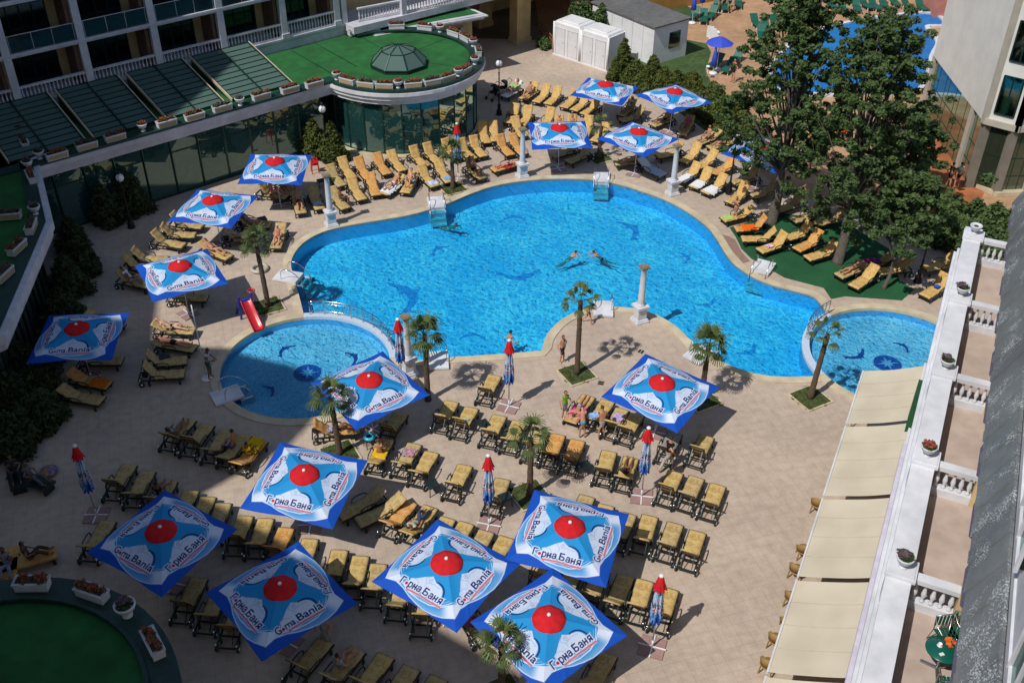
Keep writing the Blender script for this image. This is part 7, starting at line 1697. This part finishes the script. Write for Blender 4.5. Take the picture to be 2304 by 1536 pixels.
def body_mesh(name, J, sx=1.0):
    keys = [k for k in J if not k.startswith('_')]; idx = {k: i for i, k in enumerate(keys)}
    me = bpy.data.meshes.new(name); me.from_pydata([tuple(J[k]) for k in keys], [(idx[a], idx[b]) for a, b in EDG], [])
    ob = bpy.data.objects.new(name, me); COL.objects.link(ob); md = ob.modifiers.new('s', 'SKIN'); md.use_smooth_shade = True; md.branch_smoothing = .6
    sv = me.skin_vertices[0].data
    for k, i in idx.items():
        rr = RAD[k.rstrip('01')] if k not in RAD else RAD[k]; sv[i].radius = (rr[0] * sx, rr[1] * sx); sv[i].use_root = (k == 'pel')
    m2 = ob.modifiers.new('u', 'SUBSURF'); m2.levels = 2; m2.render_levels = 2
    dg = bpy.context.evaluated_depsgraph_get(); out = bpy.data.meshes.new_from_object(ob.evaluated_get(dg)); bpy.data.objects.remove(ob)
    # hands: palm, four fingers of unequal length and a thumb; feet get a heel; nose and ears on the head
    mb = MB()
    for i, q in (('0', -1), ('1', 1)):
        w_, e = J['wr' + i], J['el' + i]; d = (w_ - e).normalized(); s_ = d.cross(J['_f']); s_ = s_.normalized() if s_.length > .1 else J['_r'].copy(); n_ = s_.cross(d).normalized()
        p1 = w_ + d * .085; mb.tube([w_ - d * .02, w_ + d * .03, p1], [.024, .032, .030], 8)
        for k, (L, o) in enumerate(((.068, -.026), (.078, -.009), (.072, .009), (.056, .026))):
            a = p1 - d * .01 + s_ * o; b_ = a + d * L * .5 + n_ * .006; c_ = b_ + (d * .8 + n_ * .6).normalized() * L * .55; mb.tube([a, b_, c_], [.0095, .0085, .007], 6)
        a = w_ + d * .03 - s_ * .022; b_ = a + (d * .6 - s_ * .8) * .035; mb.tube([a, b_, b_ + (d * .9 - s_ * .2) * .03], [.012, .010, .008], 6)
    f, t, r = J['_f'], J['_t'], J['_r']; c = J['h1']
    mb.tube([c + f * .07 - t * .015, c + f * .108 - t * .032, c + f * .085 - t * .042], [.008, .013, .010], 6)
    for q in (-1, 1): mb.tube([c + r * q * .070 - t * .03, c + r * q * .085 - t * .005 - f * .01, c + r * q * .076 + t * .022], [.010, .016, .008], 6)
    bm = bmesh.new(); bm.from_mesh(out); tmp = bpy.data.meshes.new('tmp'); tmp.from_pydata(mb.v, [], mb.f); bm.from_mesh(tmp); bm.to_mesh(out); bm.free(); bpy.data.meshes.remove(tmp)
    out.polygons.foreach_set('use_smooth', [True] * len(out.polygons)); out.name = name
    return out
def nearest(me, J, co):
    best = np.full(len(co), 1e9); bi = np.zeros(len(co), int); bt = np.zeros(len(co))
    for i, (a, b) in enumerate(EDG):
        A = np.array(J[a]); B = np.array(J[b]); d = B - A; t = np.clip(((co - A) @ d) / (d @ d), 0, 1); ds = np.linalg.norm(co - A - t[:, None] * d, axis=1); k = ds < best; best[k] = ds[k]; bi[k] = i; bt[k] = t[k]
    return bi, bt
def cover(me, J, name, cond, off, m):
    """cloth or hair: the part of the body surface where cond holds, lifted off the skin"""
    n = len(me.vertices); co = np.empty(n * 3); me.vertices.foreach_get('co', co); co = co.reshape(-1, 3); no = np.empty(n * 3); me.vertices.foreach_get('normal', no); no = no.reshape(-1, 3)
    bi, bt = nearest(me, J, co); sel = cond(bi, bt, co); idx = np.full(n, -1); fs = []; vs = []
    for p in me.polygons:
        vv = list(p.vertices)
        if all(sel[v] for v in vv):
            f = []
            for v in vv:
                if idx[v] < 0: idx[v] = len(vs); vs.append(tuple(co[v] + no[v] * off))
                f.append(int(idx[v]))
            fs.append(f)
    o = bpy.data.meshes.new(name); o.from_pydata(vs, [], fs); o.polygons.foreach_set('use_smooth', [True] * len(fs)); o.materials.append(m); return o
E_I = {e: i for i, e in enumerate(EDG)}
def bn(*es): return [E_I[e] for e in es]
TH = bn(('hp0', 'kn0'), ('hp1', 'kn1')); PELV = bn(('pel', 'hp0'), ('pel', 'hp1')); LOW = bn(('pel', 'sp')); UPS = bn(('sp', 'ch')); CHN = bn(('ch', 'nk')); SHO = bn(('ch', 'sh0'), ('ch', 'sh1')); ARM = bn(('sh0', 'el0'), ('sh1', 'el1')); SHN = bn(('kn0', 'an0'), ('kn1', 'an1')); HEAD = bn(('nk', 'h0'), ('h0', 'h1'), ('h1', 'h2'))
def c_trunks(l=.55): return lambda bi, bt, co: (np.isin(bi, TH) & (bt < l)) | np.isin(bi, PELV) | (np.isin(bi, LOW) & (bt < .35))
def c_top(): return lambda bi, bt, co: (np.isin(bi, UPS) & (bt > .55)) | (np.isin(bi, CHN) & (bt < .05)) | (np.isin(bi, SHO) & (bt < .2))
def c_shirt(): return lambda bi, bt, co: np.isin(bi, UPS + SHO) | (np.isin(bi, CHN) & (bt < .8)) | (np.isin(bi, ARM) & (bt < .6)) | np.isin(bi, LOW)
def c_trous(): return lambda bi, bt, co: np.isin(bi, TH + PELV) | (np.isin(bi, LOW) & (bt < .3)) | (np.isin(bi, SHN) & (bt < .85))
SK = {'tan': mat('tanned_skin', (.52, .26, .15), .5, (.45, .21, .12), 12, .4), 'dark': mat('deep_tanned_skin', (.26, .115, .06), .5, (.21, .09, .05), 12, .4), 'pink': mat('sunburnt_skin', (.62, .26, .19), .5, (.55, .20, .14), 12, .4), 'pale': mat('fair_skin', (.64, .40, .28), .5, (.57, .33, .22), 12, .4)}
HAIR = {'d': mat('dark_hair', (.015, .01, .008), .6, (.01, .007, .005), 30), 'b': mat('brown_hair', (.07, .035, .018), .6, (.05, .025, .012), 30), 'l': mat('blonde_hair', (.38, .25, .10), .6, (.3, .19, .07), 30), 'w': mat('white_cap_cloth', (.8, .8, .8), .7, (.7, .7, .7), 9), 'r': mat('red_cap_cloth', (.6, .02, .03), .7, (.5, .02, .02), 9), 'c': mat('cyan_cap_cloth', (.1, .5, .6), .7, (.1, .4, .5), 9)}
EYE = mat('eye_dark', (.02, .015, .01), .3)
CLM = {}
def cm(c):
    if c not in CLM: CLM[c] = mat('garment_' + '_'.join('%d' % int(x * 100) for x in c), c, .85, tuple(x * .75 for x in c), 12, .5, bump=.2, bscale=30, spec=.2)
    return CLM[c]
A_ = R(52); AL = R(30)
def rec(A, kn, an, el=None, wr=None, face=None, up=.15):
    """reclining on a lounger whose backrest is at angle A"""
    p = V(0, .12, .41 + up * .9); t = V(0, math.cos(A), math.sin(A)); sh = p + t * .46; f = V(0, -math.sin(A), math.cos(A))
    el = el or [sh + V(-.24, -.16, -.14), sh + V(.24, -.16, -.14)]; wr = wr or [el[0] + V(.05, -.24, -.03), el[1] + V(-.05, -.24, -.03)]
    return skel(p, t, f, kn, an, el, wr, toe=[(0, .1, 1), (0, .1, 1)], head=face)
POSE = {
 'supine': rec(A_, [(-.11, -.30, .56), (.11, -.30, .56)], [(-.10, -.72, .47), (.12, -.72, .47)]),
 'supine_low': rec(AL, [(-.11, -.30, .58), (.12, -.28, .66)], [(-.10, -.72, .47), (.13, -.58, .47)]),
 'knees_up': rec(A_, [(-.12, -.22, .82), (.12, -.24, .80)], [(-.11, -.50, .46), (.12, -.52, .46)]),
 'supine_flat': rec(R(6), [(-.11, -.32, .52), (.11, -.32, .52)], [(-.10, -.75, .47), (.12, -.75, .47)], up=.12),
 'prone': skel((0, .0, .52), (0, 1, .02), (0, 0, -1), [(-.10, -.42, .49), (.10, -.42, .49)], [(-.09, -.84, .50), (.10, -.84, .50)], [(-.36, .55, .46), (.36, .55, .46)], [(-.24, .80, .46), (.22, .80, .46)], toe=[(0, -1, -.2), (0, -1, -.2)]),
 'prone_knee': skel((0, .0, .52), (0, 1, .02), (0, 0, -1), [(-.10, -.42, .49), (.10, -.42, .49)], [(-.09, -.84, .56), (.10, -.62, .86)], [(-.36, .55, .46), (.36, .55, .46)], [(-.20, .78, .46), (.2, .78, .46)], toe=[(0, -1, -.2), (0, -.3, 1)]),
 'sit_edge': skel((.1, -.1, .52), (-.1, -.15, 1), (1, 0, 0), [(.50, -.28, .50), (.50, .02, .52)], [(.52, -.32, .08), (.54, .06, .08)], [(.18, -.42, .72), (.18, .16, .74)], [(.42, -.34, .60), (.42, .06, .60)], head=(.15, -.1, 1)),
 'sit_up': skel((0, -.05, .54), (0, .22, 1), (0, -1, 0), [(-.14, -.42, .74), (.14, -.42, .72)], [(-.13, -.74, .48), (.14, -.76, .48)], [(-.27, -.02, .78), (.27, -.02, .78)], [(-.15, -.26, .72), (.15, -.26, .72)], toe=[(0, -1, .1), (0, -1, .1)], head=(0, -.2, 1)),
 'stand': skel((0, 0, .93), (0, 0, 1), (0, -1, 0), [(-.10, -.02, .50), (.12, -.03, .50)], [(-.11, .03, .08), (.14, .0, .08)], [(-.28, .04, 1.13), (.28, .04, 1.13)], [(-.27, -.10, .90), (.28, -.10, .90)]),
 'stand_hip': skel((0, 0, .93), (.03, .03, 1), (0, -1, 0), [(-.09, -.04, .50), (.12, .0, .50)], [(-.10, .03, .08), (.16, .05, .08)], [(-.30, .08, 1.14), (.34, .08, 1.16)], [(-.28, -.12, .92), (.16, -.04, 1.0)], head=(0, -.15, 1)),
 'stand_face': skel((0, 0, .93), (0, -.05, 1), (0, -1, 0), [(-.09, -.03, .50), (.11, -.03, .50)], [(-.09, .03, .08), (.13, .02, .08)], [(-.25, -.16, 1.22), (.25, -.16, 1.22)], [(-.08, -.26, 1.40), (.08, -.26, 1.40)], head=(0, -.35, 1)),
 'stand_fold': skel((0, 0, .93), (0, -.1, 1), (0, -1, 0), [(-.09, -.03, .50), (.11, -.03, .50)], [(-.09, .03, .08), (.13, .02, .08)], [(-.27, -.06, 1.14), (.27, -.06, 1.14)], [(-.14, -.30, 1.12), (.12, -.30, 1.08)], head=(0, -.4, 1)),
 'bend': skel((0, 0, .90), (0, -.6, 1), (0, -1, 0), [(-.09, -.05, .48), (.11, -.05, .48)], [(-.10, .03, .08), (.13, .02, .08)], [(-.25, -.38, .98), (.25, -.38, .98)], [(-.14, -.58, .84), (.14, -.58, .86)], head=(0, -.9, .6)),
 'walk': skel((0, 0, .91), (0, -.12, 1), (0, -1, 0), [(-.09, -.18, .50), (.10, .10, .50)], [(-.10, -.22, .08), (.11, .42, .16)], [(-.25, .12, 1.14), (.25, -.10, 1.13)], [(-.26, -.04, .92), (.24, -.32, 1.02)], head=(0, -.15, 1)),
 'swim': skel((0, .0, -.34), (0, -.85, .55), (0, -.55, -.85), [(-.10, .32, -.48), (.10, .30, -.52)], [(-.12, .66, -.55), (.13, .60, -.62)], [(-.26, -.52, -.12), (.26, -.50, -.12)], [(-.14, -.72, -.10), (.18, -.70, -.12)], toe=[(0, 1, -.1), (0, 1, -.1)], head=(0, -.5, 1)),
 'wade': skel((0, 0, -.22), (0, -.12, 1), (0, -1, 0), [(-.10, -.04, -.65), (.12, -.03, -.65)], [(-.11, .03, -1.07), (.14, .0, -1.07)], [(-.32, .0, -.02), (.30, .0, .0)], [(-.30, -.22, -.08), (.28, -.22, -.06)]),
}
_BM = {}
def person(loc, rz, pose, skin, hair, wear, label, scale=1.0, sx=1.0, group=None):
    """wear: list of (name, condition, offset, colour)"""
    key = (pose, sx)
    if key not in _BM: _BM[key] = body_mesh('body', POSE[pose], sx)
    J = POSE[pose]; bm_ = _BM[key].copy(); bm_.materials.clear(); bm_.materials.append(SK[skin])
    r = link('person', bm_, None, loc, rz); r.scale = (scale,) * 3; tag(r, label, 'person', group)
    f, t = np.array(J['_f']), np.array(J['_t']); h = np.array(J['h1'])
    def ch(bi, bt, co):
        d = co - h; df = d @ f; dt = d @ t; return np.isin(bi, HEAD[1:]) & ((df < .03) & (dt > -.055) | (dt > .055)) | (np.isin(bi, HEAD[:1]) & (df < -.01) & (dt > -.075))
    link('hat' if hair in 'wrc' else 'hair', cover(bm_, J, 'hair', ch, .014 if hair not in 'l' else .02, HAIR[hair]), r)
    mb = MB(); c = J['h1']
    for q in (-1, 1): mb.sphere(tuple(c + J['_f'] * .088 + J['_r'] * q * .032 + J['_t'] * .004), .012, n=5)
    mb.build('eyes', EYE, r)
    for nm, cond, off, col in wear: link(nm, cover(bm_, J, nm, cond, off, cm(col)), r)
    return r
def T(c, l=.5): return ('swim_shorts', c_trunks(l), .014, c)
def BI(c): return [('bikini_bottom', c_trunks(.12), .010, c), ('bikini_top', c_top(), .010, c)]
def on_l(key, pose, skin, hair, wear, label, flip=False, **k):
    lg = LG[key]; return person((lg.location.x, lg.location.y, 0), lg.rotation_euler.z + (math.pi if flip else 0), pose, skin, hair, wear, label, **k)
def at(px, py, face, pose, skin, hair, wear, label, z=0.0, **k):
    """stands at pixel, face = pixel it looks towards"""
    g = G(px, py, z); q = G(*face); d = q - g; rz = math.atan2(d.y, d.x) + math.pi / 2
    g.z = z; return person(g, rz, pose, skin, hair, wear, label, **k)
NVY, BLK, WHT, GRY = (.02, .025, .05), (.012, .012, .014), (.78, .78, .80), (.30, .31, .34)
at(1264, 815, (1340, 870), 'stand_hip', 'tan', 'd', [T((.05, .055, .08), .85)], 'boy in dark knee-length swim shorts standing beside the tall palm on the peninsula', scale=.88)
at(1270, 942, (1320, 1010), 'stand', 'tan', 'd', [('t_shirt', c_shirt(), .016, (.14, .50, .03)), ('shorts', c_trunks(.8), .018, (.22, .24, .26))], 'boy in bright green T-shirt and grey shorts left of the sunbathing woman', scale=.88)
at(1310, 984, (1290, 900), 'bend', 'tan', 'b', BI((.05, .40, .60)), 'woman in a turquoise bikini bending over the lounger, seen from behind', scale=.92)
at(1353, 984, (1320, 930), 'stand_fold', 'tan', 'b', [('shorts', c_trunks(.62), .02, (.50, .50, .50)), ('top', c_top(), .012, (.5, .28, .22))], 'woman in light grey shorts folding a blue cloth beside the loungers', scale=.95, sx=1.08)
_c = G(1338, 935, 1.05); o = MB().box((0, 0, 0), (.38, .30, .14), rz=.4).build('folded_cloth', cl('blue_print_cloth', (.05, .25, .65), (.5, .65, .8), 12), None, _c); tag(o, 'blue printed cloth held by the woman in grey shorts', 'cloth')
at(1500, 1056, (1560, 1000), 'walk', 'tan', 'd', [('t_shirt', c_shirt(), .018, BLK), ('trousers', c_trous(), .018, (.42, .40, .37))], 'man in black shirt and pale trousers walking right of the closed parasol', scale=1.0)
at(474, 852, (560, 860), 'stand_fold', 'dark', 'd', [('t_shirt', c_shirt(), .02, (.62, .64, .66)), ('shorts', c_trunks(.8), .02, (.05, .14, .09))], 'man in white T-shirt and green shorts holding the thin white pole')
at(1652, 500, (1560, 560), 'stand_face', 'tan', 'b', [T((.35, .22, .14), .4)], 'sunbather in brown shorts standing with raised hands at the right pool edge', scale=.95)
at(1323, 728, (1390, 740), 'walk', 'tan', 'd', [T((.25, .1, .08), .5)], 'child half hidden behind the tall palm on the peninsula', scale=.75)
at(1278, 574, (1310, 566), 'swim', 'tan', 'd', [T((.5, .5, .5), .3)], 'left swimmer facing the other in the middle of the main pool', z=0.02, scale=.9); at(1355, 572, (1300, 564), 'swim', 'tan', 'd', BI(BLK), 'right swimmer with dark hair in the middle of the main pool', z=0.02, scale=.9)
at(1146, 766, (1200, 730), 'wade', 'tan', 'd', [T(NVY)], 'bather standing waist deep behind the closed parasol at the straight pool edge', z=0.0)
at(688, 624, (760, 640), 'swim', 'pink', 'b', [T(NVY)], 'faint swimmer under water near the left steps of the main pool', z=-.35)
at(1012, 500, (1060, 520), 'swim', 'tan', 'd', [T(WHT)], 'swimmer splashing beside the far left pool steps', z=-.12)
on_l('i1', 'prone', 'tan', 'b', BI((.35, .60, .70)), 'woman in pale blue bikini sunbathing face down on a pink towel', flip=False, scale=.92)
on_l('l4', 'supine_low', 'tan', 'b', [('jeans', c_trous(), .016, (.05, .07, .12)), ('shirt', c_shirt(), .018, (.52, .56, .42))], 'person in jeans and pale printed shirt lying between two lower parasols')
on_l('j7', 'supine', 'dark', 'd', [('t_shirt', c_shirt(), .014, (.03, .03, .03)), T(BLK)], 'deeply tanned man in dark top reclining beside the closed parasol')
on_l('j1', 'sit_up', 'tan', 'b', [T((.6, .4, .05))], 'sunbather sitting up on a yellow towel beside the turquoise ring', scale=.95)
on_l('k1', 'sit_up', 'dark', 'd', [T(BLK)], 'tanned person sitting on the crosswise lounger under the paddling pool parasol', scale=.9)
on_l('q3', 'supine_low', 'tan', 'd', [T(WHT, .3)], 'sunbather lying on a white towel in the front row of the glass hall'); on_l('q4', 'knees_up', 'tan', 'b', [T(GRY, .5)], 'sunbather with dark shorts next to the white towel sunbather')
on_l('q8', 'supine_flat', 'pink', 'b', BI((.05, .05, .06)), 'woman in dark bikini lying on a red towel left of the far column', scale=.95); on_l('q7', 'supine', 'dark', 'd', [T(BLK)], 'dark tanned sunbather in the shade of the small far palm')
on_l('r2', 'supine_low', 'tan', 'd', [T(NVY, .6)], 'man in navy shorts lying below the first parasol with feet to the pool'); on_l('r3', 'sit_edge', 'dark', 'd', BI(WHT), 'woman sitting on the lounger edge beside the near white column')
on_l('r4', 'sit_up', 'pink', 'w', [T((.6, .3, .2), .5)], 'person in flowery wrap sitting left under the first parasol', sx=1.1); on_l('r5', 'supine', 'tan', 'b', [('top', c_shirt(), .014, (.5, .1, .25))], 'person in pink top reclining in shade under the first parasol')
on_l('o11', 'supine_low', 'tan', 'c', BI(NVY), 'sunbather in a cyan cap and navy bikini left of the second parasol'); on_l('o13', 'supine_low', 'tan', 'w', [T(GRY), ('t_shirt', c_shirt(), .014, (.4, .42, .45))], 'person in grey top in the shade below the second parasol')
on_l('o15', 'sit_up', 'pink', 'w', [T((.15, .3, .3), .4)], 'person sitting on the flowery towel near the left palm, seen between umbrellas', scale=.9); on_l('o14', 'supine', 'tan', 'd', [('t_shirt', c_shirt(), .014, (.05, .15, .45))], 'person in blue top reclining right of the second parasol')
on_l('o5', 'knees_up', 'dark', 'd', [('t_shirt', c_shirt(), .018, (.75, .77, .8)), ('shorts', c_trunks(.7), .02, (.70, .72, .75))], 'man in white T-shirt and shorts lying left of the tilted parasol')
on_l('n3', 'supine_flat', 'pink', 'b', [T(BLK, .5)], 'sunburnt man in black trunks lying flat left of the white pole', scale=1.05); on_l('n4', 'supine_low', 'pale', 'r', [('top', c_top(), .012, (.6, .5, .3)), T(BLK, .3)], 'pale sunbather in a red cap on the topmost of four left loungers')
on_l('m1', 'supine', 'dark', 'd', [('t_shirt', c_shirt(), .016, (.25, .35, .5))], 'person in pale blue shirt reclining at the left end of the shaded row'); on_l('m4', 'sit_edge', 'tan', 'd', [('skirt', c_trunks(.8), .025, (.04, .15, .4))], 'person in blue wrap sitting in the shaded row')
on_l('m5', 'sit_up', 'dark', 'd', [('towel_wrap', c_shirt(), .035, (.80, .50, .01))], 'person wrapped in a bright yellow towel at the end of the shaded row', scale=.85); on_l('d3', 'sit_up', 'dark', 'd', [('t_shirt', c_shirt(), .016, (.03, .03, .04))], 'dark clothed person sitting up in the shaded long row')
on_l('t1', 'knees_up', 'tan', 'b', BI((.4, .6, .7)), 'woman on a green towel in the farthest row beside the lamp post'); on_l('t2', 'sit_up', 'tan', 'w', [T(GRY)], 'man in a white hat sitting up in the farthest row')
on_l('u1', 'sit_up', 'tan', 'w', [T(BLK)], 'man in a white cap sitting behind the parasol above the pool steps'); on_l('u2', 'sit_up', 'tan', 'b', [('hat_shawl', c_top(), .02, (.3, .12, .08))], 'woman in a brown hat sitting behind the parasol above the pool steps')
on_l('v5', 'sit_up', 'tan', 'b', BI(BLK), 'woman sitting up at the hedge corner right of the far parasols'); on_l('v6', 'supine_low', 'tan', 'd', [T((.3, .1, .08))], 'man lying next to the sitting woman at the hedge corner')
on_l('v1', 'supine', 'dark', 'd', [('top', c_shirt(), .014, (.5, .5, .5))], 'person in grey top reclining in the shade right of the farthest parasol'); on_l('v4', 'supine', 'dark', 'd', [('top', c_shirt(), .014, (.55, .08, .2))], 'person in a pink top in the shade under the hedge corner parasol'); on_l('v3', 'supine', 'tan', 'd', [T(NVY)], 'person reclining in the shade left of the pink top')
on_l('w9', 'supine_low', 'tan', 'b', [('top', c_top(), .014, (.6, .1, .1))], 'sunbather in a red top under the parasol left of the far right column')
on_l('y6', 'supine_flat', 'tan', 'd', [T((.2, .08, .05), .3)], 'sunbather lying flat on the green carpet lounger between the trees', sx=1.05)
on_l('p12', 'supine', 'dark', 'd', [T(BLK)], 'dark sunbather in the orange lounger below the rotunda') if False else None
at(735, 1452, (700, 1500), 'stand', 'tan', 'd', [('shirt', c_shirt(), .03, (.34, .36, .42)), ('trousers', c_trous(), .03, (.30, .29, .27))], 'man in a pale shirt standing under the lowest left parasol', scale=1.0)
on_l('f2', 'sit_up', 'tan', 'd', [('shirt', c_shirt(), .03, (.30, .33, .40))], 'man in a blue grey shirt bending over a lounger at the bottom', scale=1.0)
# people at the benches in the far left shade
for i, (x, y, rz, lb, c) in enumerate([(40, 1080, .5, 'dark dressed person sitting on the left shaded bench', (.04, .05, .06)), (75, 1095, 1.2, 'person in grey trousers stretched out in the left shade', (.15, .16, .18)), (25, 1290, .3, 'person on an orange mat at the left picture edge', (.3, .32, .4)), (70, 1275, 2.0, 'person in brown sitting above the round pavilion', (.12, .07, .04))]):
    g = G(x, y); b_ = empty('bench', g, rz, 'low dark bench under %s' % lb.replace('person', 'the person'), 'bench', 'dark benches at the left edge'); MB().box((0, 0, .36), (.6, 1.9, .08)).build('seat', M_fr if i < 2 else Q['O'], b_)
    for s in (-.8, .8): MB().box((0, s, .16), (.5, .08, .32)).build('leg', M_fr, b_)
    person((g.x, g.y, 0), rz, 'sit_up', 'dark', 'd', [('shirt', c_shirt(), .02, c), ('trousers', c_trous(), .018, tuple(v * .8 for v in c))], lb)
g = G(110, 1060, .1); o = on  # beach bag
o = MB().lathe([(.001, .02), (.30, .04), (.36, .12), (.30, .2), (.001, .24)], n=16).build('beach_bag', cl('printed_beach_cloth', (.5, .3, .02), (.05, .08, .35), 8), None, (g.x, g.y, 0)); tag(o, 'yellow and blue printed beach bag on the paving at the left edge', 'bag')
# people and a red cart beyond the trees
for i, (x, y, f, c) in enumerate([(1618, 22, (1700, 60), (.6, .6, .6)), (1640, 28, (1600, 80), (.5, .3, .3)), (1648, 185, (1600, 200), (.6, .1, .1)), (2150, 425, (2100, 380), (.5, .55, .6)), (2131, 425, (2200, 400), (.05, .08, .12))]):
    at(x, y, f, 'stand', 'tan', 'd', [('shirt', c_shirt(), .016, c), T(NVY)], ['person in white top among green loungers at the top', 'person in rosy top right of the white top person', 'person in red top beyond the hedge', 'waiter in pale shirt on the orange path', 'dark dressed person on the orange path'][i], group=None)
bpy.context.view_layer.update()
for m_ in list(bpy.data.meshes):
    if m_.users == 0: bpy.data.meshes.remove(m_)
